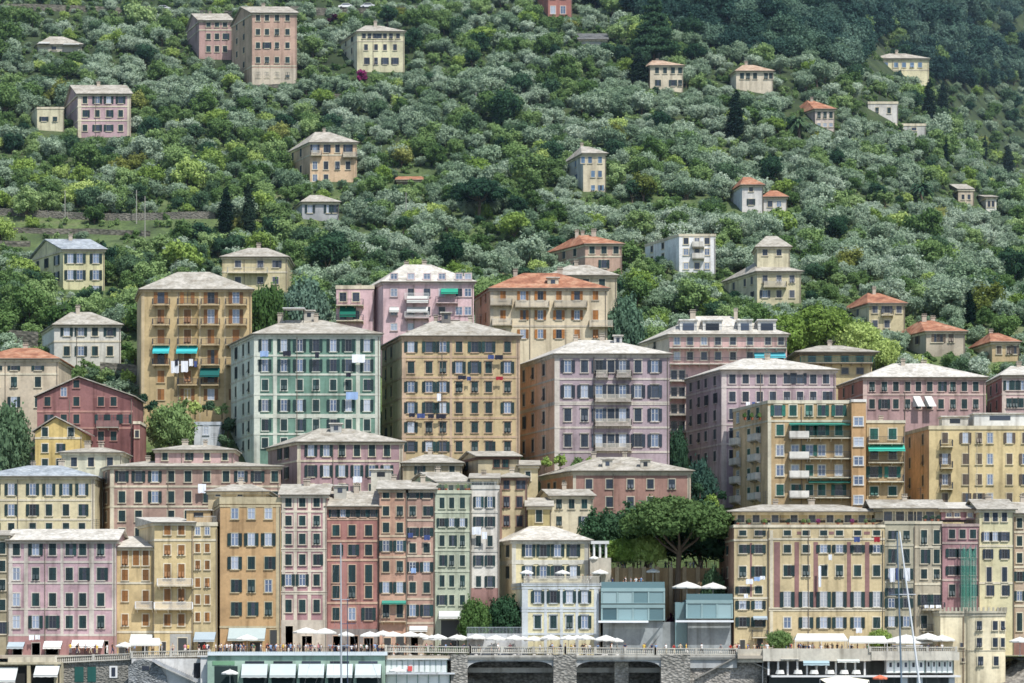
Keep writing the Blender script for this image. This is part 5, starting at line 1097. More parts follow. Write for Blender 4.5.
# green bathing restaurant
gr = thing('restaurant', 'pale green bathing restaurant with five white awnings below the promenade crowd', 'restaurant', (X4(209), 398, 0))
b = MB(); b.box(X4(209), X4(385.5), 398, 405, -1, Z4(655.5)); part('wall', b, plaster((160, 200, 172)), gr)
b = MB(); b.box(X4(209.5), X4(388), 397.6, 398.39, Z4(655.4), Z4(651.6)); part('roof', b, plain((214, 222, 224), .6, name='pale_concrete'), gr)
for i in range(5):
    p0 = 243.5+i*28.2
    b = MB(); b.box(X4(p0+3), X4(p0+22), 397.93, 397.997, Z4(663.3), Z4(661)); part('window', b, glass('dark'), gr)
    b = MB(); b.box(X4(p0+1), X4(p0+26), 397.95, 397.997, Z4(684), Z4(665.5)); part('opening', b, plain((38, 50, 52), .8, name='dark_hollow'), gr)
    awning(gr, Vector((X4(p0), 397.9, 0)), Vector((X4(p0+25.6), 397.9, 0)), Z4(663.8), Z4(677.5), 1.5, (206, 212, 208))
b = MB(); b.box(X4(214), X4(236), 397.93, 397.997, Z4(665), Z4(661)); part('sign_panel', b, plain((110, 150, 118), .7, name='sign_green'), gr)
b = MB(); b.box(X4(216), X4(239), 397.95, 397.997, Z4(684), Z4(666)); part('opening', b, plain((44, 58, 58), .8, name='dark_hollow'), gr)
b = MB()
for i in range(74): b.tube((X4(210.5)+i*.34, 397.5, Z4(651.6)), (X4(210.5)+i*.34, 397.5, Z4(651.6)+.55), .02, n=4)
b.tube((X4(210.5), 397.5, Z4(651.6)+.55), (X4(387), 397.5, Z4(651.6)+.55), .035, n=4); part('railing', b, IRON, gr)
# white bath cabins
def cabins(nm, label, p0, p1, ytop, ybot, n_, Y, door=False, redroof=False):
    T = thing(nm, label, 'beach cabins', (X4(p0), Y, 0))
    b = MB(); b.box(X4(p0), X4(p1), Y, Y+2.5, Z4(ybot), Z4(ytop)); part('wall', b, plaster((242, 244, 240)), T)
    for i in range(n_):
        a = X4(p0)+(X4(p1)-X4(p0))*(i+.5)/n_; w = (X4(p1)-X4(p0))/n_
        b = MB(); b.box(a-w*.36, a+w*.36, Y-.05, Y-.003, Z4(ybot)+.1, Z4(ytop)-.25); q = part('door', b, plain((228, 232, 228), .6, name='cabin_door'), T)
        if door:
            b = MB(); z = (Z4(ytop)+Z4(ybot))/2+.2; b.box(a-w*.16, a+w*.16, Y-.09, Y-.052, z-.35, z+.3); ob('window', b.mesh('window', [glass('dark')], T.location), q)
        b = MB(); b.box(a+w*.44, a+w*.5, Y-.06, Y-.003, Z4(ybot), Z4(ytop)); part('post', b, plain((110, 150, 138), .6, name='green_post'), T)
    b = MB(); b.box(X4(p0)-.2, X4(p1)+.2, Y-.5, Y+2.6, Z4(ytop)+.002, Z4(ytop)+.14); part('roof', b, plain((170, 70, 66) if redroof else (224, 226, 222), .7, name='cabin_roof'), T)
    return T
b = MB(); b.box(X4(386), X4(451), 400, 401, Z4(660), 7.54); b.box(X4(386), X4(455), 399, 401.5, Z4(674.2), Z4(672.6)); solid('terrace_wall', b, plaster((206, 212, 216)), 'pale wall and white ledge behind the bathing cabins', 'wall')
cabins('bathing_cabins', 'upper row of white and green bathing cabins beside the green restaurant', 386, 447, 659.5, 672.5, 11, 399.9-.6)
cabins('bathing_cabins', 'lower row of white bathing cabins under the white ledge', 386, 450, 674.6, 690, 6, 400.1)
b = MB(); b.box(X4(408), X4(412.5), 398.98, 399.04, Z4(671), Z4(666)); solid('sign_board', b, plain((205, 88, 84), .6, name='red_panel'), 'small red board on the upper row of bathing cabins', 'sign')
# right restaurant and cabins
rr_ = thing('restaurant', 'open fronted seaside restaurant with white tables under the right promenade', 'restaurant', (X4(765), 399, 0))
b = MB(); b.box(X4(762), X4(870), 404, 405, 4, 7.54); b.box(X4(762), X4(762.5), 399.2, 404, 4, 7.54); part('wall', b, plaster((150, 156, 160)), rr_)
for i in range(11):
    b = MB(); x = X4(768+i*9.6); b.box(x-.13, x+.13, 399.1, 399.4, Z4(675), 7.54); part('column', b, WHITE, rr_)
for (p0, p1, y0_, y1_, c) in ((802, 828, 657.5, 665.5, (176, 196, 200)), (836, 858, 657.5, 662.5, (226, 228, 222)), (780, 798, 657.5, 660, (206, 200, 188))):
    awning(rr_, Vector((X4(p0), 399.0, 0)), Vector((X4(p1), 399.0, 0)), Z4(y0_), Z4(y1_), .9, c)
b = MB(); b.box(X4(770), X4(958), 397.6, 404, Z4(677), Z4(675.2)); part('terrace_slab', b, WHITE, rr_)
for (p0) in (903, 918, 950):
    b = MB(); x = X4(p0); b.box(x-.4, x+.4, 398.2, 399, -1, Z4(677.01)); part('pillar', b, WHITE, rr_)
b = MB(); b.box(X4(770), X4(957), 402, 403, -1, Z4(677.01)); part('basement_wall', b, plaster((120, 124, 124)), rr_)
for i, p0 in enumerate((779, 797, 813, 829, 843, 855)):
    T = thing('restaurant_table', 'round table under a long white cloth on the lower restaurant terrace', 'table', (X4(p0), 398.5, Z4(675.2)), 'clothed tables on the lower terrace')
    b = MB(); z0 = Z4(675.2); x = X4(p0); k = 14
    r0 = [(x+math.cos(2*PI*j/k)*(.62+.06*(j % 2)), 398.5+math.sin(2*PI*j/k)*(.62+.06*(j % 2))) for j in range(k)]; r1 = [(x+math.cos(2*PI*j/k)*.5, 398.5+math.sin(2*PI*j/k)*.5) for j in range(k)]
    for j in range(k):
        q = (j+1) % k; b.quad((*r0[j], z0+.2), (*r0[q], z0+.2), (*r1[q], z0+.75), (*r1[j], z0+.75))
    b.poly([(*p, z0+.75) for p in r1]); part('tablecloth', b, CLOTHW, T)
    b = MB(); b.tube((x, 398.5, z0), (x, 398.5, z0+.7), .05); part('leg', b, IRON, T)
cabins('bathing_cabins', 'row of white bathing cabins with small dark windows under the right promenade', 886, 924, 659, 673, 5, 399.2, True)
cabins('bathing_cabins', 'white bathing cabins under a thin red roof at the right end', 925, 952, 658, 673, 5, 399.2, True, True)
b = MB(); b.box(X4(870), X4(957), 404.5, 405.5, 4, 7.54); b.box(X4(952.5), X4(953.5), 399.5, 404.4, Z4(675), 7.54); solid('terrace_wall', b, plaster((150, 154, 150)), 'back wall of the cabin terrace under the right promenade', 'wall')
b = MB(); b.box(X4(762), X4(870), 398.5, 398.9, 7.2, Z4(648.5)); 
solid('parapet_wall', b, plaster((212, 204, 184)), 'plain beige parapet of the right promenade', 'wall')
b = MB(); b.box(X4(870), X4(957.5), 398.3, 398.59, 7.3, Z4(652)); solid('parapet_wall', b, plaster((216, 208, 188)), 'beige base wall under the right balustrade', 'wall')
# left lower terrace
b = MB(); b.box(X4(-30), X4(62), 399.6, 402, -1, Z4(664.5)); b.box(X4(-30), X4(62), 398.8, 402, Z4(664.4), Z4(662.2)); solid('terrace_wall', b, plaster((196, 184, 150)), 'low beige terrace wall at the bottom left corner', 'wall')
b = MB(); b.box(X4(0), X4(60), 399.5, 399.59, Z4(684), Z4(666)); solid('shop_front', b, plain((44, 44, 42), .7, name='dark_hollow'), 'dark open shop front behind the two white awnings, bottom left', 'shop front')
for (p0, p1, y0_, y1_, lb) in ((-8, 27, 667, 682.5, 'wide white awning at the bottom left corner'), (37, 69, 664, 677, 'narrower white awning right of the corner one')):
    T = thing('awning', lb, 'awning', (X4(p0), 399.4, Z4(y0_)))
    awning(T, Vector((X4(p0), 399.4, 0)), Vector((X4(p1-8), 399.4, 0)), Z4(y0_), Z4(y1_), 2.4, WH, 'canopy')
for (p0, z) in ((30, 683), (57, 683)):
    b = MB(); b.box(X4(p0)-.25, X4(p0)+.25, 398.9, 399.4, -1, Z4(664.5)); solid('pillar', b, plaster((196, 180, 140)), 'beige square pillar '+('between the two white awnings' if p0 == 30 else 'right of the two white awnings')+', bottom left', 'pillar')
# rocks by the round tower
structure('rocky_shore', rocks('r', X4(953), X4(986), 397.5, 409, lambda f: 5.6-1.2*f, 6), stone((104, 106, 96), 1.0))
structure('rocky_shore', rocks('r', X4(1003), X4(1060), 396, 410, lambda f: 6.2+1.6*f, 7), stone((140, 134, 124), 1.0))
# balustrades
BM = {}
def balustrade(p0, y0_, p1, y1_, Y, label, col=(204, 198, 182), n_=None, zt=None, h=.95):
    A = Vector((X4(p0, Y), Y, Z4(y0_, Y))); E = Vector((X4(p1, Y), Y, Z4(y1_, Y))); T = thing('balustrade', label, 'balustrade', A-Vector((0, 0, h)))
    d = E-A; L = math.hypot(d.x, d.y); mat = plaster(col)
    b = MB(); u = Vector((d.x, d.y, 0)).normalized()
    def bar(z, t, w):
        b.poly([A+Vector((0, -w, z)), E+Vector((0, -w, z)), E+Vector((0, -w, z+t)), A+Vector((0, -w, z+t))]); b.poly([A+Vector((0, -w, z+t)), E+Vector((0, -w, z+t)), E+Vector((0, w, z+t)), A+Vector((0, w, z+t))])
        b.poly([A+Vector((0, w, z+t)), E+Vector((0, w, z+t)), E+Vector((0, w, z)), A+Vector((0, w, z))])
    bar(-.13, .13, .15); part('handrail', b, mat, T)
    b = MB(); bar(-h, .16, .14); part('base_rail', b, mat, T)
    if 'b' not in BM:
        m = MB(); prof = [(.075, 0), (.06, .06), (.1, .2), (.085, .3), (.045, .5), (.06, .62), (.075, .66)]
        for (r0, z0), (r1, z1) in zip(prof, prof[1:]): m.tube((0, 0, z0), (0, 0, z1), r0, r1, 6)
        BM['b'] = m
    key = ('bal', col)
    if key not in BM: BM[key] = BM['b'].mesh('baluster', [mat])
    n_ = min(95, int(L/.27)); np_ = max(1, int(L/4.0))
    for i in range(np_+1):
        p = A.lerp(E, i/np_); m = MB(); m.box(p.x-.17, p.x+.17, p.y-.17, p.y+.17, p.z-h, p.z+.08); part('post', m, mat, T)
    for i in range(n_):
        p = A.lerp(E, (i+.5)/n_); ob('baluster', BM[key], T, p-T.location-Vector((0, 0, h-.16)))
    return T
balustrade(56, 656.5, 131, 653, 401.2, 'pale balustrade in front of the pink townhouse, over the stone wall')
balustrade(132, 651.5, 210, 650, 401, 'pale balustrade in front of the yellow townhouses')
balustrade(386, 645.5, 470, 646.5, 399.7, 'pale balustrade over the bathing cabins, left of the arches')
balustrade(470.5, 646.5, 565, 647, 399.7, 'pale balustrade over the first flat arch')
balustrade(565.5, 647, 655, 648, 399.7, 'pale balustrade over the second flat arch')
balustrade(655.5, 648, 737, 648.5, 399.7, 'pale balustrade under the glass pavilions and the ramp')
balustrade(870, 647, 956, 647, 398.45, 'pale balustrade at the right end beside the round tower house', (206, 200, 184), h=.75)
b = MB(); b.box(X4(737), X4(763), 399.0, 399.3, 7.0, Z4(649)); solid('parapet_wall', b, plaster((200, 190, 168)), 'short beige parapet at the head of the ramp', 'wall')
b = MB(); b.box(X4(8, 401), X4(55, 401), 400.9, 401.2, 7.0, Z4(657)); solid('parapet_wall', b, plaster((200, 192, 170)), 'low beige parapet at the far left of the promenade', 'wall')
# ---------------------------------------------------------------- round tower house
rt = thing('tower_house', 'cream waterfront house with a rounded end and a small crenellated parapet, right', 'house', (X4(944), 404, 0))
zt_ = Z4(613, 400); cx, cy, R = X4(989.5, 400), 405.2, 2.85
YF = 403.3; RY = 1.25
def ring(R_, x_l=X4(944)):
    e = R_-R; pts = [(x_l-e, YF-e), (cx-R-e-.3, YF-e)]
    for i in range(13):
        t = -PI/2+.12+(PI-.24)*i/12; pts.append((cx+R_*math.sin(t), YF-(RY+e)*math.cos(t)))
    return pts+[(cx+R_, YF+8), (x_l-e, YF+8)]
b = MB(); b.prism(ring(R), -1, zt_); part('wall', b, plaster((238, 222, 180)), rt)
b = MB(); b.prism(ring(R+.22), zt_+.002, zt_+.3); b.prism(ring(R+.1), zt_-2.2*.0-.45, zt_-.003); part('cornice', b, plaster((196, 186, 160)), rt)
b = MB(); rp = ring(R+.15)
for (p, q) in zip(rp[:-2], rp[1:-2]+[rp[-2]]):
    L = math.dist(p, q)
    for i in range(max(1, int(L/.55))):
        f = (i+.3)/max(1, int(L/.55)); x = p[0]+(q[0]-p[0])*f; y = p[1]+(q[1]-p[1])*f; b.box(x-.13, x+.13, y-.02, y+.24, zt_+.302, zt_+.85)
part('parapet', b, plaster((190, 182, 158)), rt)
def tw(x, y, w, h, st='c'):
    X = X4(x, 402.6); dx = X-cx
    if abs(dx) < R: t = math.asin(dx/R); p = Vector((cx+R*math.sin(t), YF-RY*math.cos(t)-.03, Z4(y, 402.3))); rz = math.atan2(RY*math.sin(t), R*math.cos(t))
    else: p = Vector((X4(x, YF), YF-.003, Z4(y, YF))); rz = 0
    window(rt, p, rz, w, h, st, 'navy', (226, 214, 180), 1)
for y in (625.6, 642.5, 661):
    for x in ((978.8, 994.5, 1002.5) if y < 650 else (980, 995.5)): tw(x, y, .75, 1.3)
tw(962, 645, .55, .6, 'P'); tw(963, 660, .4, .5, 'P')
b = MB(); b.prism(ring(R+.06), Z4(651), Z4(650)); part('string_course', b, plaster((206, 194, 164)), rt)
b = MB(); b.tube((X4(967), YF-.1, 2), (X4(967), YF-.1, zt_-.46), .06); part('downpipe', b, plain((120, 100, 84), .6, name='pipe'), rt)
# ---------------------------------------------------------------- glass pavilions
TL = plain((140, 164, 164), .5, name='pale_teal_frame'); CON = plaster((150, 160, 162))
def pavilion(label, p0, p1, levels, ybase, Y=409, slab=None, d=8):
    T = thing('glass_pavilion', label, 'pavilion', (X4(p0, Y), Y, 8)); xa, xb = X4(p0, Y), X4(p1, Y)
    ztop = Z4(levels[0][0], Y)
    b = MB(); b.box(xa+.3, xb-.3, Y+.5, Y+d, 8.001, Z4(ybase, Y)); part('wall', b, CON, T)
    for (y0_, y1_) in levels:
        z0, z1 = Z4(y1_, Y), Z4(y0_, Y)
        b = MB(); b.box(xa+.15, xb-.15, Y+.2, Y+d-.2, z0+.12, z1-.5); part('room', b, plain((74, 98, 106), .2, name='tinted_room'), T)
        b = MB(); b.box(xa, xb, Y-.1, Y+d, z1-.5, z1); b.box(xa, xb, Y-.1, Y+d, z0, z0+.1); part('floor_band', b, TL, T)
        nn = max(3, int((xb-xa)/1.9))
        for i in range(nn+1):
            x = xa+(xb-xa-.24)*i/nn; b = MB(); b.box(x, x+.24, Y-.05, Y+.16, z0+.102, z1-.502); part('mullion', b, TL, T)
            if i < nn:
                b = MB(); b.box(x+.26, xa+(xb-xa-.24)*(i+1)/nn-.02, Y+.03, Y+.08, z0+.104, z1-.504); part('pane', b, glass('teal'), T)
    if slab:
        b = MB(); b.box(X4(slab[0], Y), X4(slab[1], Y), Y-1.3, Y-.101, Z4(slab[2]+1, Y), Z4(slab[2]-1, Y)); part('canopy', b, plain((222, 226, 228), .5, name='white_slab'), T)
    b = MB(); b.box(xa+.05, xb-.05, Y, Y+.04, ztop+.002, ztop+.9); part('railing', b, glass('teal'), T)
    return T, ztop
pv1, zt1 = pavilion('two storey glass pavilion with a rooftop bar, right of the hotel', 601, 665, [(588, 603.5), (604.5, 620.5)], 621, slab=(598, 648, 621.7))
pv2, zt2 = pavilion('single storey glass pavilion with two large roof parasols, left of the yellow end block', 686, 733, [(600, 618.5)], 619, slab=(675, 733, 621.3))
b = MB(); b.box(X4(676, 409), X4(688, 409), 411, 416, 8, Z4(602, 409)); part('side_room', b, glass('teal'), pv2)
b = MB(); b.poly([(X4(636, 408), 408.4, 8), (X4(666, 408), 408.4, Z4(620, 408)), (X4(669, 408), 408.4, Z4(616, 408)), (X4(642, 408), 408.4, 8)]); b.poly([(X4(636, 408), 408.4, 8), (X4(642, 408), 408.4, 8), (X4(642, 408), 409.4, 8), (X4(636, 408), 409.4, 8)]); part('stair_rail', b, plain((96, 104, 106), .6, name='stair_metal'), pv1)
b = MB(); b.box(X4(660, 412), X4(733, 412), 412, 413, 8, Z4(622, 412)); solid('retaining_wall', b, CON, 'grey concrete wall behind the stone pine trunk, between the pavilions', 'wall')
# orange terrace wall above the pavilions
b = MB(); b.box(X4(590, 418), X4(720, 418), 418.4, 419, 8, Z4(568, 418)); solid('terrace_wall', b, plaster((170, 140, 98)), 'ochre terrace wall beneath the golden bushes and the stone pine', 'wall')
b = MB(); b.box(X4(585, 418), X4(720, 418), 418.99, 427, 14, 20.4); structure('upper_terrace', b, plain((150, 140, 120), .9, name='paving', var=.15))
for i in range(7):
    b = MB(); x = X4(617+i*13.5, 418); b.box(x-.3, x+.3, 418, 418.39, 8, Z4(568, 418)+.2); o = solid('pillar', b, plaster((184, 160, 124)), 'square buff pillar of the ochre terrace wall', 'pillar', 'pillars of the ochre terrace wall')
b = MB(); zq = Z4(568, 418)
for i in range(64): b.tube((X4(592, 418)+i*.3, 418.7, zq), (X4(592, 418)+i*.3, 418.7, zq+.95), .022, n=4)
b.tube((X4(592, 418), 418.7, zq+.95), (X4(719, 418), 418.7, zq+.95), .04, n=4); solid('railing', b, IRON, 'dark iron railing on top of the ochre terrace wall', 'railing')
pg = thing('pergola', 'white columned pergola corner right of the hotel terrace', 'pergola', (X4(592, 417), 417, 14))
for p0 in (594, 600, 606):
    b = MB(); x = X4(p0, 417); b.tube((x, 417, 8), (x, 417, Z4(544, 417)), .2, .17, 8); part('column', b, WHITE, pg)
b = MB(); b.box(X4(591, 417), X4(609, 417), 416.6, 417.4, Z4(544, 417), Z4(541, 417)); part('beam', b, WHITE, pg)
b = MB(); b.box(X4(590, 417), X4(611, 417), 416.4, 420, 8, Z4(558, 417)); part('base', b, plaster((190, 180, 160)), pg)
# green scaffold netting
nm_ = bpy.data.materials.new('green_netting'); n, b_ = nt(nm_); b_.inputs['Base Color'].default_value = (*lin((92, 160, 140)), 1); b_.inputs['Alpha'].default_value = .5; b_.inputs['Roughness'].default_value = .8
T = thing('scaffold', 'green netted scaffold tower standing against the old rose block', 'scaffold', (X4(961, 408), 408.6, 8)); xa, xb = X4(961, 409), X4(976, 409)
b = MB(); z1 = Z4(549, 409)
k = 16
for i in range(k):
    x0_, x1_ = xa+(xb-xa)*i/k, xa+(xb-xa)*(i+1)/k; ya, yc = 408.55+.1*math.sin(i*1.9), 408.55+.1*math.sin((i+1)*1.9)
    b.quad((x0_, ya, 13), (x1_, yc, 13), (x1_, yc, z1+.4*math.sin(i)), (x0_, ya, z1+.4*math.sin(i-1)))
b.quad((xa, 408.6, 13), (xa, 409.7, 13), (xa, 409.7, z1), (xa, 408.6, z1)); part('netting', b, nm_, T)
b = MB()
for i in range(4): b.tube((xa+(xb-xa)*i/3, 408.8, 8), (xa+(xb-xa)*i/3, 408.8, z1+.6), .04); b.tube((xa+(xb-xa)*i/3, 409.5, 8), (xa+(xb-xa)*i/3, 409.5, z1+.6), .04)
z = 14.0
while z < z1: b.tube((xa, 408.8, z), (xb, 408.8, z), .03); b.box(xa, xb, 408.9, 409.45, z-.06, z-.02); z += 2
part('frame', b, plain((150, 152, 150), .4, .6, name='scaffold_tube'), T)
# ---------------------------------------------------------------- terraces on the left slope
def slopewall(label, pts, h, t=.6, mat=None):
    b = MB()
    Q = []
    for (x, y) in pts:
        Y = march(x, y); p = at(x, y, Y); p.z = ground(p.x, Y); Q.append(p)
    for a, c in zip(Q, Q[1:]):
        n_ = max(1, int((c-a).length/3))
        for i in range(n_):
            s, e = a.lerp(c, i/n_), a.lerp(c, (i+1)/n_); s.z = ground(s.x, s.y); e.z = ground(e.x, e.y)
            b.quad(s+Vector((0, 0, -1)), e+Vector((0, 0, -1)), e+Vector((0, 0, h)), s+Vector((0, 0, h))); b.quad(s+Vector((0, 0, h)), e+Vector((0, 0, h)), e+Vector((0, t, h)), s+Vector((0, t, h)))
            b.quad(e+Vector((0, t, -1)), s+Vector((0, t, -1)), s+Vector((0, t, h)), e+Vector((0, t, h)))
    return solid('stone_wall', b, mat or stone((120, 116, 104), .8), label, 'wall')
slopewall('long dark stone terrace wall crossing the left slope above the grassy terraces', [(-20, 217), (60, 219), (160, 221), (215, 219)], 1.6, mat=stone((128, 124, 114), 1.6))
slopewall('low stone terrace wall between the grassy terraces on the left', [(-20, 232), (90, 235), (150, 237)], 1.2)
slopewall('lowest stone terrace wall, just above the pale yellow gabled villa', [(-20, 246), (30, 247)], 1.2)
slopewall('stone wall below the plain white house', [(-10, 345), (38, 349)], 3.0)
slopewall('stone wall under the plain white house garden', [(100, 385), (140, 390)], 4.0)
slopewall('grey road wall along the top left edge', [(-20, 12), (60, 12), (160, 14), (235, 18)], 1.8)
slopewall('grey road wall at the top centre behind the parked vehicles', [(290, 14), (420, 14), (470, 18)], 2.2)
slopewall('stone terrace wall below the magenta bush', [(325, 100), (385, 101)], 1.6)
slopewall('stone terrace wall under the tallest hillside block', [(240, 92), (300, 90)], 1.5)
slopewall('terrace wall on the right slope beside the small sandy villa', [(985, 305), (1040, 302)], 2)
slopewall('pale path wall right of the garage', [(925, 78), (1030, 66)], 1.6)
# thin poles with cables
for (x, y0_, y1_, lb) in ((136.5, 190, 224, 'tall grey utility pole above the grassy terraces'), (145, 196, 238, 'second utility pole right of the tall grey one'), (65, 190, 226, 'wooden utility pole at the left above the terraces'), (406, 192, 228, 'thin pole among the olives below the rusty red shed'), (476, 92, 118, 'thin pole in the middle of the olive slope')):
    Y = march(x, y1_); p = at(x, y0_, Y); zg = ground(p.x, Y); T = thing('utility_pole', lb, 'pole', (p.x, Y, zg-.5))
    b = MB(); b.tube((p.x, Y, zg-.5), (p.x, Y, p.z), .13, .09, 6); part('pole', b, plain((150, 148, 140), .8, name='concrete_pole'), T)
    b = MB(); b.box(p.x-.6, p.x+.6, Y-.05, Y+.05, p.z-.5, p.z-.4); part('crossarm', b, IRON, T)
# white satellite canopy on the green block roof, tower cabin roofs
def cabin(label, x, y0_, y1_, w, Y, col=(206, 200, 186)):
    T = thing('roof_cabin', label, 'roof cabin', at(x, y1_, Y)); p = at(x, y1_, Y); q = at(x, y0_, Y); hw = w*Y/F/2
    b = MB(); b.box(p.x-hw, p.x+hw, Y, Y+hw*1.6, p.z-1.5, q.z); part('wall', b, plaster(col), T)
    b = MB(); b.box(p.x-hw-.25, p.x+hw+.25, Y-.25, Y+hw*1.6+.25, q.z+.002, q.z+.18); part('roof', b, roofmat('white'), T)
    b = MB(); b.box(p.x-hw*.4, p.x+hw*.4, Y-.03, Y-.003, q.z-1.0, q.z-.3); part('window', b, glass('dark'), T)
cabin('small cabin on the roof ridge of the green and cream block', 309, 311, 319, 10, 470)
T = thing('roof_canopy', 'thin white canopy on the roof of the green and cream block', 'canopy', at(283, 312, 468)); a = at(283, 309, 468); c = at(305, 309, 468)
b = MB(); b.box(a.x, c.x, 467, 470, a.z, a.z+.15); part('panel', b, WHITE, T)
b = MB(); 
for x in (a.x+.3, c.x-.3): b.tube((x, 468.5, a.z-2.2), (x, 468.5, a.z), .06)
part('leg', b, IRON, T)
cabin('square cabin on the roof of the mauve pink block', 336, 424, 433, 11, 450, (190, 190, 184))
cabin('cabin on the roof ridge of the khaki yellow block', 446, 313, 323, 9, 469, (120, 116, 112))
cabin('white dormer cabin on the roof of the brick red townhouse', 340, 486, 494, 12, 415, (188, 184, 170))
cabin('rooftop cabin between the salmon and green townhouses', 379+2, 470, 482, 20, 420, (214, 208, 188))
cabin('left dormer on the russet brown block', 607.5, 459.5, 467, 10, 443.2, (212, 204, 186)); cabin('right dormer on the russet brown block', 645.5, 460, 468, 10, 443.2, (212, 204, 186))
cabin('dormer in the terracotta roof of the orange shuttered hotel', 553, 278, 286, 11, 501.5, (216, 200, 170))
cabin('domed hatch on the lilac block roof', 618, 336, 343, 8, 462, (196, 194, 190))
cabin('roof cabin at the right end of the yellow brown shuttered block', 1000, 414, 427, 52, 443, (226, 226, 220))
cabin('long white roof store left of the other on the yellow brown shuttered block', 955, 417, 427, 26, 444, (214, 210, 198))
cabin('penthouse box on top of the slim yellow townhouse', 198.5, 510.5, 524, 24, 414, (190, 160, 112))
# two slanted roof vents on the brick pink block
for i, x in enumerate((921, 932.5)):
    a = at(x, 398, 468.5); T = solid('skylight', (lambda b: (b.poly([(a.x-.5, 468.5, a.z-1.4), (a.x+.7, 468.5, a.z-1.4), (a.x, 469.5, a.z+.4), (a.x-1.2, 469.5, a.z+.4)]), b.poly([(a.x-.5, 468.5, a.z-1.4), (a.x-1.2, 469.5, a.z+.4), (a.x-1.2, 470, a.z-1.4)]), b)[-1])(MB()), [CLOTHW], 'slanted white shade '+('left' if i == 0 else 'right')+' of a pair before the brick pink block', 'shade')
# ---------------------------------------------------------------- parasols
PM = {}
def parasol_mesh(w, h, square, ribs=8):
    k = (round(w, 1), round(h, 1), square)
    if k in PM: return PM[k]
    b = MB(); n_ = 4 if square else 8; H = w*.18; r = w/2; sub = 4; V = {}
    def pt(i, f):
        t = 2*PI*i/(n_)+(PI/4 if square else PI/8); rr = r*(1.35 if square else 1.0)*f
        return Vector((math.cos(t)*rr, math.sin(t)*rr, h-H*f**1.25))
    for i in range(n_):
        for j in range(sub):
            f0, f1 = max(.02, j/sub), (j+1)/sub
            m0, m1 = (pt(i, f0)+pt(i+1, f0))/2-Vector((0, 0, .05*f0)), (pt(i, f1)+pt(i+1, f1))/2-Vector((0, 0, .05*f1))
            b.quad(pt(i, f0), pt(i, f1), m1, m0); b.quad(m0, m1, pt(i+1, f1), pt(i+1, f0))
        a, c = pt(i, 1), pt(i+1, 1); m = (a+c)/2-Vector((0, 0, .05)); v = Vector((0, 0, .2))
        b.quad(a-v, m-v, m, a); b.quad(m-v, c-v, c, m)
    cm = b.mesh('canopy', [CLOTHW]); b = MB(); b.tube((0, 0, 0), (0, 0, h+.12), .035, n=6); b.tube((0, 0, 0), (0, 0, .12), .3, .28, 8)
    pm = b.mesh('pole', [WHITE]); b = MB()
    for i in range(n_): q = pt(i, .98); b.tube((0, 0, h-.12), q-Vector((0, 0, .04)), .012, n=4); b.tube((0, 0, h-H-.35), pt(i, .55)-Vector((0, 0, .03)), .01, n=4)
    rm_ = b.mesh('ribs', [IRON]); PM[k] = (cm, pm, rm_); return PM[k]
def parasol(x, w, yt, Y, z, label, square=False, group=None, tilt=0):
    W = w*Y/F; h = at(x, yt, Y).z-z; cm, pm, rm_ = parasol_mesh(W, h, square)
    T = thing('parasol', label, 'parasol', (X4(x, Y), Y, z), group, rz=random.uniform(0, .35))
    ob('canopy', cm, T); ob('pole', pm, T); ob('ribs', rm_, T); return T
for (x, w, yt, Y, sq, lb) in ((125, 20, 642, 404, 0, 'white parasol at the left end of the promenade, before the low ochre house'), (247, 23, 634.5, 405, 0, 'white parasol before the ochre orange townhouse awning'),
        (306, 24, 627.5, 406, 1, 'left of two joined square parasols before the striped pink townhouse'), (325, 24, 628, 405, 1, 'right of two joined square parasols before the striped pink townhouse'), (346, 18, 631.5, 405, 0, 'small white parasol before the brick red townhouse'),
        (370, 20, 631.5, 403, 1, 'first square peaked parasol behind the masts, before the salmon townhouse'), (383, 18, 630.5, 407, 1, 'second square peaked parasol, set farther back than the first'), (393, 20, 632, 402.5, 1, 'third square peaked parasol over the left end of the long balustrade'), (410, 20, 632, 403, 1, 'fourth and last of the square peaked parasols'),
        (421, 17, 633, 405, 0, 'small white parasol right of the square peaked ones'), (438, 21, 634, 404, 0, 'white parasol below the pale green townhouse'), (457, 19, 634.5, 404, 0, 'white parasol left of the fig tree railing'), (476, 20, 634, 405, 0, 'white parasol above the left bridge pier'),
        (495.5, 21, 635, 404, 0, 'white parasol under the dark fig tree'), (514.5, 20, 635, 404, 0, 'white parasol at the left corner of the hotel'), (534, 20, 636, 408, 0, 'dull grey parasol behind a yellow seat before the hotel'), (551, 20, 634.5, 404, 0, 'white parasol before the second hotel ground window'),
        (568.5, 19, 635, 404, 0, 'white parasol before the third hotel ground window'), (585, 20, 634.5, 404, 0, 'white parasol before the fourth hotel ground window'), (603, 20, 635.5, 404, 0, 'bluish white parasol below the left glass pavilion'), (617, 14, 638, 405, 0, 'small grey parasol at the right end of the long row'),
        (928, 30, 633, 404, 0, 'pleated white parasol left of the round tower house'), (942, 26, 635, 403, 0, 'white parasol at the right end against the round tower house'), (906, 42, 634.5, 405, 1, 'wide white parasol behind the leaning mast')):
    parasol(x, w, yt, Y, 8.0, lb, bool(sq))
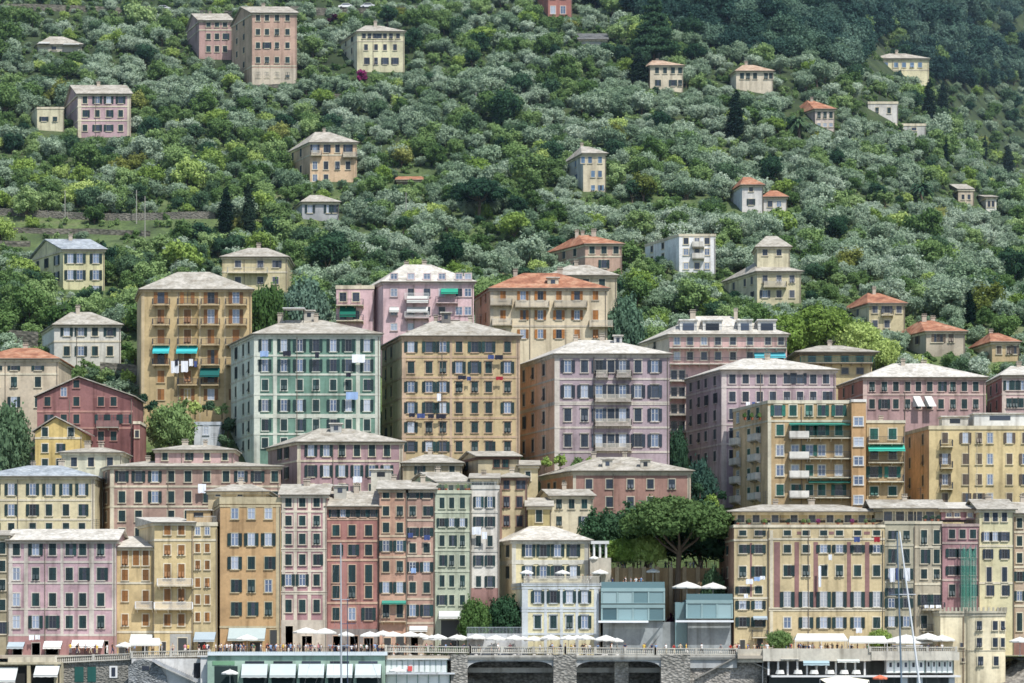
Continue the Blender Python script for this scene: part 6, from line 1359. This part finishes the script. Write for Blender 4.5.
for (x, w, yt, Y, z, lb) in ((526.5, 14, 570, 411, Z4(584, 410), 'left of two white parasols on the hotel roof terrace'), (562.5, 15, 570, 411, Z4(584, 410), 'right of two white parasols on the hotel roof terrace'), (600, 17, 569.5, 415.5, Z4(583, 415), 'white parasol by the pergola right of the hotel terrace'), (594, 10, 556, 416.8, Z4(570, 417), 'small parasol directly under the pergola'),
        (653, 14, 568.5, 416, Z4(583, 416), 'white parasol on the roof of the left glass pavilion'), (687, 30, 581.5, 412, zt2, 'left large parasol on the roof of the right glass pavilion'), (713, 27, 582.5, 412, zt2, 'right large parasol on the roof of the right glass pavilion'),
        (397, 17, 667.5, 397, 3, 'white parasol beside the red board at the bathing cabins'), (230, 18, 669.5, 396.5, 2, 'white parasol at the left end of the green restaurant'), (880, 15, 675, 396, 2, 'coral red parasol below the right restaurant terrace')):
    T = parasol(x, w, yt, Y, z, lb)
    if 'coral' in lb:
        c = T.children[0]; c.data = c.data.copy(); c.data.materials[0] = plain((206, 112, 84), .9, name='coral_canvas')
for i in range(7):  # rear parasols added to cast shade along the cafe row
    parasol(432+i*29, 20, 635.5, 407.6, 8.0, 'added white shade parasol of the rear row before the hotel and fig tree', group='added shade parasols of the rear row')
parasol(1020, 22, 637, 403, 7.9, 'white parasol at the right edge beyond the round tower house')
def gazebo(x0, x1, yt, yb, Y, label, peak=1):
    T = thing('awning_canopy', label, 'canopy', (X4(x0, Y), Y, 8.0)); xa, xb = X4(x0, Y), X4(x1, Y); zt, zb = Z4(yt, Y), Z4(yb, Y); b = MB(); k = 8
    for i in range(k):
        a, c = xa+(xb-xa)*i/k, xa+(xb-xa)*(i+1)/k; s = -.06*((i % 2)*2-1)*0
        b.quad((a, Y, zb+.25), (c, Y, zb+.25), (c-(c-(xa+xb)/2)*.12, Y+1.4, zt), (a-(a-(xa+xb)/2)*.12, Y+1.4, zt)); b.quad((a-(a-(xa+xb)/2)*.12, Y+1.4, zt), (c-(c-(xa+xb)/2)*.12, Y+1.4, zt), (c, Y+2.9, zb+.25), (a, Y+2.9, zb+.25))
        b.quad((a, Y, zb), (c, Y, zb+.03*(i % 2)), (c, Y, zb+.25), (a, Y, zb+.25))
    for x in (xa, xb): 
        m = (xa+xb)/2; b.poly([(x, Y, zb+.25), (x, Y+2.9, zb+.25), (x-(x-m)*.12, Y+1.4, zt)])
    part('canopy', b, CLOTHW, T)
    for x in (xa+.1, (xa+xb)/2, xb-.1):
        for y in (Y+.05, Y+2.85):
            b = MB(); b.tube((x, y, 8), (x, y, zb+.25), .05); part('post', b, WHITE, T)
gazebo(795, 848, 633.5, 641.5, 402, 'long cream white canopy on the right promenade before the red panelled block')
gazebo(849, 888, 636, 643.5, 401, 'white canopy right of the long cream one')
gazebo(129.5, 160, 638, 646, 403, 'white canopy over the cafe before the yellow townhouses')
# pale sail shade at the lower right
T = thing('sail_shade', 'pale cream sail shade spread below the right restaurant', 'sail shade', (X4(845, 396), 396, 3)); b = MB()
A_, B_, C_, D_ = at(820, 679, 396), at(842, 676, 398), at(869, 680, 396), at(866, 686, 394); E_ = at(828, 684, 394)
cc_ = (A_+B_+C_+D_+E_)/5+Vector((0, 0, -.05))
for p, q in ((A_, E_), (E_, D_), (D_, C_), (C_, B_), (B_, A_)): b.poly([p, q, cc_])
part('cloth', b, plain((232, 224, 200), .9, name='sail_cloth'), T)
for p in (A_, C_, D_):
    b = MB(); b.tube((p.x, p.y, 1), p, .05); part('post', b, WHITE, T)
# ---------------------------------------------------------------- sailing yachts (only masts reach into the photo)
def yacht(label, xm, ytop, Y, lean=0, col=(210, 214, 216), mr=.085, yaw=0):
    T = thing('sailing_yacht', label, 'yacht', (X4(xm, Y), Y, 0)); X = X4(xm, Y); zt = Z4(ytop, Y)
    b = MB(); secs = [(-5.5, 1.2, .75), (-3, 1.7, .85), (0, 1.8, .9), (3, 1.3, 1.0), (5.6, .05, 1.15)]; prev = None
    for (s, w, z) in secs:
        cur = [(X+s, Y-w, z), (X+s, Y-w*.8, 0.1), (X+s, Y, -.5), (X+s, Y+w*.8, .1), (X+s, Y+w, z)]
        if prev:
            for i in range(4): b.quad(prev[i], cur[i], cur[i+1], prev[i+1])
            b.quad(prev[4], cur[4], cur[0], prev[0])
        else: b.poly(cur)
        prev = cur
    part('hull', b, WHITE, T)
    b = MB(); b.box(X-3, X+1.6, Y-1, Y+1, .9, 1.4); part('cabin', b, WHITE, T)
    dx = lean*zt
    b = MB(); b.tube((X, Y, .5), (X+dx, Y, zt), mr, mr*.6, 8); part('mast', b, plain(col, .35, .3, name='mast_metal'), T)
    b = MB(); z = 9.5 if zt > 14 else 8
    for zz in (z, z+(zt-z)*.45): b.tube((X+lean*zz-1.0, Y, zz), (X+lean*zz+1.0, Y, zz), .04); 
    part('spreader', b, plain(col, .35, .3, name='mast_metal'), T)
    b = MB()
    for s in (-1, 1): b.tube((X+s*.7, Y, .9), (X+lean*z+s*1.0, Y, z), .012, n=4); b.tube((X+lean*z+s*1.0, Y, z), (X+dx, Y, zt-.2), .012, n=4)
    b.tube((X-5.4, Y, 1), (X+dx, Y, zt), .012, n=4); b.tube((X+5.5, Y, 1.1), (X+dx, Y, zt-.6), .012, n=4); part('rigging', b, plain((150, 150, 150), .4, .5, name='wire'), T)
    b = MB(); b.tube((X, Y, 2), (X-4.4, Y, 2.1), .06); part('boom', b, plain(col, .35, .3, name='mast_metal'), T)
yacht('yacht with a thick pale grey mast before the brick red townhouse', 341.5, 543, 330, -.004, (196, 200, 204), .12)
yacht('yacht with a thin dark mast just right of the pale grey mast', 347.5, 597, 345, 0, (72, 84, 110), .07)
yacht('yacht with an upright grey blue mast at the right', 902.5, 532, 335, -.028, (120, 136, 150), .13)
yacht('yacht with a bright white leaning mast crossing the upright one', 924.5, 531.5, 332, -.128, (244, 244, 242), .14)
# ---------------------------------------------------------------- washing
def cloth(x, y, w, h, Y, col, label, group, nm='hanging_laundry'):
    b = MB(); p = at(x, y, Y); W = w*Y/F; H = h*Y/F; k = 5
    for i in range(k):
        a, c = p.x+W*i/k, p.x+W*(i+1)/k; ya, yc = Y-.08*math.sin(i*1.7), Y-.08*math.sin((i+1)*1.7); e0, e1 = .06*math.sin(i*2.1), .06*math.sin((i+1)*2.1)
        b.quad((a, ya, p.z-H-e0), (c, yc, p.z-H-e1), (c, Y, p.z), (a, Y, p.z))
    solid(nm, b, plain(col, .9, name='cloth'), label, 'laundry', group)
LW = (226, 228, 232); LB = (70, 84, 130); LD = (44, 46, 58); LL = (150, 176, 214); LR = (160, 50, 60)
def line(items, label, group):
    cn = {LW: 'white', LB: 'blue', LD: 'dark', LL: 'light blue', LR: 'red'}
    for (x, y, w, h, Y, c) in items: cloth(x, y, w, h, Y, c, f'{cn[c]} washing {label}', group+' '+cn[c])
line([(171, 361, 8, 12, 480.6, LW), (181, 361, 7, 11, 480.6, LW), (189, 359, 4, 7, 480.6, LW), (175, 359.5, 3, 6, 480.5, LD), (194, 361, 3, 6, 480.6, LB)], 'on the line under the turquoise awnings of the tall yellow block', 'yellow block line')
line([(260, 351, 8.5, 5.5, 461.2, LL), (283, 351, 8, 5, 461.2, LD), (315, 352, 4, 6, 461.2, LD), (352, 354.5, 13, 8, 461.1, LW), (346, 392, 12, 7.5, 461.2, LL), (346, 373, 5, 4, 461.2, LD)], 'below a window of the green and cream block', 'green block line')
line([(409, 413, 6, 4, 461.2, LD), (417, 413.5, 8, 4.5, 461.2, LB), (428, 414, 6, 4, 461.2, LD), (436, 414, 10, 4.5, 461.2, LD), (458, 375.5, 8, 4, 461.2, LD), (467, 376.5, 4, 4, 461.2, LB), (488, 355, 6, 4, 461.2, LB), (495, 355, 8, 4.5, 461.2, LD), (496, 376.5, 7, 3.5, 461.2, LR), (437, 393.5, 4, 7.5, 461.2, LW)], 'below a window of the khaki yellow block', 'khaki block line')
line([(471+1, 527, 9, 7.5, 411.4, LW), (482, 532, 5, 7, 411.4, LW)], 'over the front of the weathered cream townhouse', 'cream townhouse line')
line([(29, 635, 5, 5, 411.2, LW), (35, 635, 5, 4.5, 411.2, LW)], 'above the door of the wide pink townhouse', 'pink townhouse line')
line([(746, 579, 7, 5, 409.2, LW), (754, 577, 6, 4, 409.2, LL), (760, 576, 5, 3.5, 409.2, LW), (744, 594, 4, 4, 409.2, LW)], 'strung across the yellow end block', 'end block line')
line([(818.5, 566, 2.6, 21, 409.2, LW), (828.5, 554.5, 3.4, 5.5, 409.2, LW)], 'hanging down the red panelled block', 'panelled block line')
line([(890, 568, 5, 14, 409.2, LW), (896, 568, 3, 12, 409.2, LB), (905, 568, 5, 13, 409.2, LW), (854, 537, 6, 5, 409.2, LB), (874, 537, 6, 5, 409.2, LR), (856, 628, 6, 5, 409.2, LW), (924.5, 605, 4, 3, 408.9, LW), (930, 605, 4, 3, 408.9, LW), (936, 605, 5, 3, 408.9, LW)], 'outside the right waterfront blocks', 'right block line')
line([(408, 533, 5, 4.5, 411.4, LB), (424, 535, 6, 5, 411.4, LB), (411, 568, 5, 5, 411.4, LL)], 'outside the dusty pink townhouse', 'dusty townhouse line')
line([(353, 476.5, 9, 6, 444.2, LW), (198, 484, 8, 9, 437.2, LW)], 'hung out behind the narrow townhouses', 'rear line')
line([(745+1, 402, 4, 4, 455, LW), (752, 402, 3, 4, 455, LB), (757, 402, 6, 5, 455, LW)], 'on the mauve block', 'mauve block line')
# ---------------------------------------------------------------- plants and pots on terraces
def pot(x, y, Y, w, key, lb, grp):
    p = at(x, y, Y); cm, tm, W, H = PROTO[key][0]; s = w*Y/F/W
    T = thing('potted_plant', lb, 'potted plant', p, grp); o = ob('foliage', cm, T, (0, 0, .35)); o.scale = (s, s, s)
    if 'pot' not in PM:
        b = MB(); b.tube((0, 0, 0), (0, 0, .4), .16, .24, 8); PM['pot'] = b.mesh('pot', [plain((170, 100, 70), .8, name='terracotta')])
    ob('pot', PM['pot'], T)
for i, (x, k) in enumerate([(738, 'shrub_dark'), (749, 'shrub_broad'), (764, 'shrub_bright'), (788, 'shrub_dark'), (803, 'shrub_bright'), (809, 'shrub_broad'), (818, 'shrub_flower'), (838, 'shrub_dark'), (852, 'shrub_flower'), (866, 'shrub_broad'), (873, 'shrub_dark')]):
    pot(x, 525.5, 410.7, 6, k, {'shrub_dark': 'dark', 'shrub_broad': 'mid green', 'shrub_bright': 'yellow green', 'shrub_flower': 'red flowering'}[k]+' potted plant on the long penthouse terrace of the panelled block', 'pots on the long penthouse terrace '+k)
for x in (439, 446, 458, 466, 469): pot(x, 491, 412.6, 6, 'shrub_dark' if x % 2 else 'shrub_broad', 'potted plant on the roof terrace of the pale green townhouse', 'pots on the green townhouse terrace')
for x in (745, 752, 760): pot(x, 420, 438.5, 7, 'shrub_broad', 'potted plant on the side roof of the olive orange apartments', 'pots on the olive orange block')
for x in (925, 932, 938): pot(x, 522, 410.8, 6, 'shrub_dark', 'potted plant on the roof terrace of the khaki blocks', 'pots on the khaki blocks')
def rail(x0, x1, y, Y, h, label, col=(90, 92, 96), nm='railing'):
    b = MB(); a, c = at(x0, y, Y), at(x1, y, Y); k = int((c.x-a.x)/.2)
    for i in range(k+1): b.tube((a.x+i*(c.x-a.x)/k, Y, a.z), (a.x+i*(c.x-a.x)/k, Y, a.z+h), .018, n=4)
    b.tube((a.x, Y, a.z+h), (c.x, Y, a.z+h), .03, n=4); solid(nm, b, plain(col, .5, name='railing_paint'), label, 'railing')
rail(735, 884, 525.3, 410.2, .95, 'dark railing of the long penthouse terrace'); rail(886, 941, 521.8, 410.3, 1.0, 'dark railing on the khaki blocks terrace'); rail(943, 978, 524.3, 410.3, .9, 'railing on the old rose block terrace')
rail(437, 498, 489, 412.2, 1.0, 'pale roof railing on the green and cream townhouses', (190, 196, 190)); rail(195, 216, 523, 412.3, 1.0, 'white railing of the slim yellow townhouse terrace', (210, 210, 205))
rail(467, 522, 633.5, 405.6, .9, 'pale blue railing under the dark fig tree', (196, 204, 214)); b = MB(); b.box(X4(467, 406), X4(522, 406), 405.8, 406.2, 8, Z4(633.5, 406)); solid('terrace_wall', b, plaster((200, 204, 206)), 'pale wall under the fig tree railing', 'wall')
# ---------------------------------------------------------------- people
SK = {}
def person_base(pose, sex):
    V = {}; E = []; R = {}
    def add(n_, p, r, par=None):
        V[n_] = p; R[n_] = r
        if par: E.append((par, n_))
    sh = .19 if sex == 'm' else .165; hp = .1
    st = pose == 'sit'; z0 = 0.0
    hipz = .92 if not st else .5
    add('pelvis', (0, 0, hipz), (.145, .1)); add('waist', (0, 0, hipz+.16), (.125, .085), 'pelvis'); add('chest', (0, -.01, hipz+.38), (.16, .11), 'waist')
    add('neckb', (0, .0, hipz+.53), (.07, .06), 'chest'); add('neck', (0, -.005, hipz+.6), (.05, .05), 'neckb'); add('head', (0, -.015, hipz+.68), (.075, .085), 'neck'); add('crown', (0, -.005, hipz+.77), (.07, .082), 'head')
    for s, nm in ((-1, 'l'), (1, 'r')):
        add('sh'+nm, (s*sh, 0, hipz+.49), (.06, .055), 'chest')
        if pose == 'walk': el, wr, hd = (s*(sh+.06), .12*s, hipz+.24), (s*(sh+.05), .1*s-.16, hipz+.03), (s*(sh+.04), .1*s-.22, hipz-.05)
        elif pose == 'hold' or st: el, wr, hd = (s*(sh+.05), -.06, hipz+.22), (s*(sh-.05), -.3, hipz+.22), (s*(sh-.1), -.38, hipz+.25)
        elif pose == 'lean': el, wr, hd = (s*(sh+.1), -.1, hipz+.25), (s*(sh+.02), -.3, hipz+.12), (s*(sh-.04), -.36, hipz+.1)
        else: el, wr, hd = (s*(sh+.05), .02, hipz+.22), (s*(sh+.06), -.05, hipz-.02), (s*(sh+.05), -.08, hipz-.12)
        add('el'+nm, el, (.042, .042), 'sh'+nm); add('wr'+nm, wr, (.03, .028), 'el'+nm); add('hd'+nm, hd, (.035, .02), 'wr'+nm)
        add('hip'+nm, (s*hp, 0, hipz-.05), (.09, .09), 'pelvis')
        if st: kn, an = (s*(hp+.03), -.42, hipz+.0), (s*(hp+.03), -.42, .08)
        elif pose == 'walk': kn, an = (s*hp, -.14*s-.06, .5), (s*hp, .2*-s+.06, .09)
        else: kn, an = (s*(hp+.02), -.02, .5), (s*(hp+.03), .02, .09)
        add('kn'+nm, kn, (.06, .06), 'hip'+nm); add('an'+nm, an, (.04, .045), 'kn'+nm); add('toe'+nm, (an[0], an[1]-.15, .04), (.04, .03), 'an'+nm)
    names = list(V); me = bpy.data.meshes.new('person'); me.from_pydata([V[k] for k in names], [(names.index(a), names.index(b)) for a, b in E], [])
    o = bpy.data.objects.new('person', me); C.objects.link(o); md = o.modifiers.new('s', 'SKIN'); ss = o.modifiers.new('u', 'SUBSURF'); ss.levels = 1; ss.render_levels = 1
    for i, k in enumerate(names):
        v = me.skin_vertices[0].data[i]; v.radius = R[k]; v.use_root = (k == 'pelvis')
    bpy.context.view_layer.update(); dg = bpy.context.evaluated_depsgraph_get(); m2 = bpy.data.meshes.new_from_object(o.evaluated_get(dg)); bpy.data.objects.remove(o)
    P = {k: Vector(V[k]) for k in names}
    seg = {'pelvis': 2, 'waist': 1, 'chest': 1, 'neckb': 1, 'neck': 0, 'head': 0, 'crown': 3}
    for s in 'lr': seg.update({'sh'+s: 1, 'el'+s: 0, 'wr'+s: 0, 'hd'+s: 0, 'hip'+s: 2, 'kn'+s: 2, 'an'+s: 4, 'toe'+s: 4})
    for _ in range(5): m2.materials.append(None)
    for f in m2.polygons:
        c = f.center; k = min(names, key=lambda q: (P[q]-c).length-(.03 if q in ('chest', 'waist') else 0)); mi = seg[k]
        if k == 'head' and c.y > P['head'].y+.03: mi = 3
        f.material_index = mi; f.use_smooth = True
    return m2
SKIN = plain((200, 150, 124), .6, name='skin'); SKN2 = plain((170, 116, 88), .6, name='skin')
HA = [plain(c, .8, name='hair') for c in ((52, 38, 30), (96, 70, 46), (150, 146, 140), (28, 24, 24))]
SHO = plain((60, 56, 52), .7, name='shoes')
COL = [('white', (228, 228, 226)), ('navy', (44, 54, 84)), ('black', (34, 34, 38)), ('red', (176, 56, 54)), ('light blue', (140, 168, 204)), ('beige', (200, 184, 156)), ('green', (78, 112, 84)), ('yellow', (222, 190, 84)), ('pink', (214, 150, 160)), ('grey', (140, 142, 146))]
TRO = [(50, 62, 92), (40, 40, 44), (190, 178, 150), (120, 120, 124), (224, 222, 216)]
bases = [(p, s, person_base(p, s)) for p, s in (('stand', 'm'), ('stand', 'f'), ('walk', 'm'), ('walk', 'f'), ('hold', 'm'), ('lean', 'f'), ('sit', 'm'), ('sit', 'f'))]
PMESH = {}
def person(X, Y, z, where, grp, rz=None, pose=None):
    bi = random.choice([i for i, q in enumerate(bases) if (q[0] == pose if pose else q[0] != 'sit')]); ci = random.choice((0, 0, 0, 0, 1, 1, 2, 2, 2, 3, 4, 4, 5, 5, 6, 7, 8, 9, 9)); ti = random.randrange(5); k = (bi, ci, ti)
    if k not in PMESH:
        m = bases[bi][2].copy(); m.name = 'person'; ms = [SKIN if random.random() < .7 else SKN2, plain(COL[ci][1], .85, name='shirt_cloth'), plain(TRO[ti], .85, name='trouser_cloth'), random.choice(HA), SHO]
        for i in range(5): m.materials[i] = ms[i]
        PMESH[k] = m
    vb = {'sit': 'seated', 'walk': 'walking'}.get(bases[bi][0], 'standing')
    lb = f'{vb} person in {COL[ci][0]} {where}'
    T = thing('person', lb, 'person', (X, Y, z), f'{vb} people in {COL[ci][0]} tops {where}', rz if rz is not None else random.uniform(0, 6.28), PMESH[k])
    s = random.uniform(.93, 1.08); T.scale = (s, s, s)
def crowd(n_, x0, x1, Y0, Y1, where, grp, z=8.0, pose=None):
    for i in range(n_):
        Y = random.uniform(Y0, Y1); x = random.uniform(x0, x1); person(X4(x, Y), Y, z, where, grp, pose=pose)
crowd(46, 215, 300, 399.6, 408, 'in the left half of the crowd over the green restaurant', 'a')
crowd(40, 300, 388, 399.6, 408, 'in the right half of the crowd over the green restaurant', 'a')
crowd(12, 66, 130, 402.5, 408, 'behind the balustrade of the pink townhouse', 'a')
crowd(14, 132, 212, 402.5, 408, 'behind the balustrade of the yellow townhouses', 'a')
crowd(26, 388, 470, 401, 407, 'under the parasols over the bathing cabins', 'a')
crowd(26, 475, 625, 401, 407, 'under the parasols over the flat arches', 'a')
crowd(12, 640, 735, 400.6, 406, 'behind the balustrade below the glass pavilions', 'a')
crowd(34, 735, 805, 400, 407, 'on the promenade before the yellow end block', 'a')
crowd(22, 805, 868, 400, 407, 'under the long canopy on the right promenade', 'a')
crowd(8, 890, 955, 400, 406, 'under the white parasols near the round tower house', 'a')
crowd(26, 612, 716, 419.4, 421.5, 'on the ochre terrace beneath the stone pine', 'a', z=20.4)
crowd(8, 605, 660, 410, 414, 'on the roof bar of the left glass pavilion', 'a', z=zt1)
crowd(5, 526, 598, 410.6, 412, 'on the hotel roof terrace', 'a', z=Z4(586, 410)+.12)
# restaurant tables and planters of the hotel terrace rows
for i in range(18):
    x = 392+i*12.8+random.uniform(-2, 2); Y = random.uniform(401.2, 403.2)
    T = thing('cafe_table', 'small cafe table under the long row of parasols', 'table', (X4(x, Y), Y, 8.0), 'cafe tables under the parasols'); b = MB(); X = X4(x, Y)
    if 'ct' not in PM:
        m = MB(); m.tube((0, 0, .72), (0, 0, .75), .4, n=14); PM['ct'] = m.mesh('tabletop', [CLOTHW]); m = MB(); m.tube((0, 0, 0), (0, 0, .72), .03); m.tube((0, 0, 0), (0, 0, .03), .25, n=8); PM['cl'] = m.mesh('leg', [IRON])
    ob('tabletop', PM['ct'], T); ob('leg', PM['cl'], T)
# parked vehicles at the top edge
def car(x, y, label, col, rz=0):
    Y = march(x, y)-2; p = at(x, y, Y); z = ground(p.x, Y); T = thing('parked_car', label, 'car', (p.x, Y, z)); X = p.x
    prof = [(-2.1, .35), (-2.1, .8), (-1.4, .92), (-.8, 1.42), (.8, 1.45), (1.4, 1.0), (2.1, .85), (2.15, .35)]; b = MB(); k = len(prof)
    for i in range(k-1):
        a, c = prof[i], prof[i+1]; b.quad((X+a[0], Y-.85, z+a[1]), (X+a[0], Y+.85, z+a[1]), (X+c[0], Y+.85, z+c[1]), (X+c[0], Y-.85, z+c[1]))
    b.poly([(X+a[0], Y-.85, z+a[1]) for a in prof]); b.poly([(X+a[0], Y+.85, z+a[1]) for a in reversed(prof)]); part('body', b, plain(col, .3, name='car_paint'), T)
    b = MB(); b.poly([(X-1.25, Y-.87, z+.95), (X+1.25, Y-.87, z+1.0), (X+.75, Y-.87, z+1.36), (X-.75, Y-.87, z+1.34)]); part('window', b, glass('dark'), T)
    for s in (-1.3, 1.3):
        for e in (-.86, .66):
            b = MB(); b.tube((X+s, Y+e, z+.32), (X+s, Y+e+.2, z+.32), .32, n=12); part('wheel', b, IRON, T)
car(163, 9, 'pale car on the road at the top left of the hillside', (210, 212, 214)); car(346, 7, 'white car on the terrace at the top centre', (236, 236, 236)); car(368, 7, 'second white car right of the other at the top centre', (228, 230, 234))
# ---------------------------------------------------------------- light, sky, camera
sc = bpy.context.scene
EL, AZ = 57, 33      # sun height; degrees to the right of straight behind the viewer
d = Vector((math.sin(math.radians(AZ))*math.cos(math.radians(EL)), -math.cos(math.radians(AZ))*math.cos(math.radians(EL)), math.sin(math.radians(EL))))
L = bpy.data.lights.new('sun', 'SUN'); L.energy = 4.9; L.angle = math.radians(.53); L.color = (1, .98, .95)
lo_ = bpy.data.objects.new('sun', L); C.objects.link(lo_); lo_.rotation_euler = d.to_track_quat('Z', 'Y').to_euler(); lo_.location = (50, 300, 150)
w = bpy.data.worlds.new('World'); sc.world = w; w.use_nodes = True; n = w.node_tree; bg = n.nodes['Background']
sky = n.nodes.new('ShaderNodeTexSky'); sky.sky_type = 'NISHITA'; sky.sun_disc = False; sky.sun_elevation = math.radians(EL); sky.sun_rotation = math.atan2(d.x, d.y); sky.air_density = 1.1; sky.dust_density = 1.2; sky.ozone_density = 1.2
n.links.new(sky.outputs[0], bg.inputs[0]); bg.inputs[1].default_value = .15
cam = bpy.data.cameras.new('camera'); co = bpy.data.objects.new('camera', cam); C.objects.link(co); sc.camera = co
co.location = (0, 0, ZC); co.rotation_euler = (PI/2, 0, 0); cam.sensor_width = 36; cam.lens = F/1024*36; cam.shift_y = (YH-341.5)/1024; cam.clip_end = 6000; cam.clip_start = 1
sc.view_settings.view_transform = 'Standard'; sc.view_settings.look = 'None'; sc.view_settings.exposure = 0
sc.cycles.filter_width = 1.6
sc.render.resolution_x = 1024; sc.render.resolution_y = 683
print('objects', len(bpy.data.objects))

# low planted hedge along the cafe terrace
for i in range(9):
    x = 427+i*4.9; Y = 400.6; q = at(x, 648, Y); b = MB()
    T = tree('shrub_dark' if i % 2 else 'shrub_broad', 'shrub', 'clipped green hedge bush behind the balustrade over the bathing cabins', 'bush', (X4(x, Y), Y, 8.0), .42, .6, None, 'hedge bushes over the bathing cabins')

# sea haze between the harbour and the hill
hm = bpy.data.materials.new('sea_haze'); hm.use_nodes = True; n = hm.node_tree
for q in list(n.nodes): n.nodes.remove(q)
o_ = N(n, 'ShaderNodeOutputMaterial'); vs = N(n, 'ShaderNodeVolumeScatter'); vs.inputs['Color'].default_value = (.55, .76, 1, 1); vs.inputs['Density'].default_value = .00012; vs.inputs['Anisotropy'].default_value = .2
n.links.new(vs.outputs[0], o_.inputs['Volume'])
b = MB(); b.box(-900, 900, 385, 1480, -3, 520); structure('haze', b, hm)
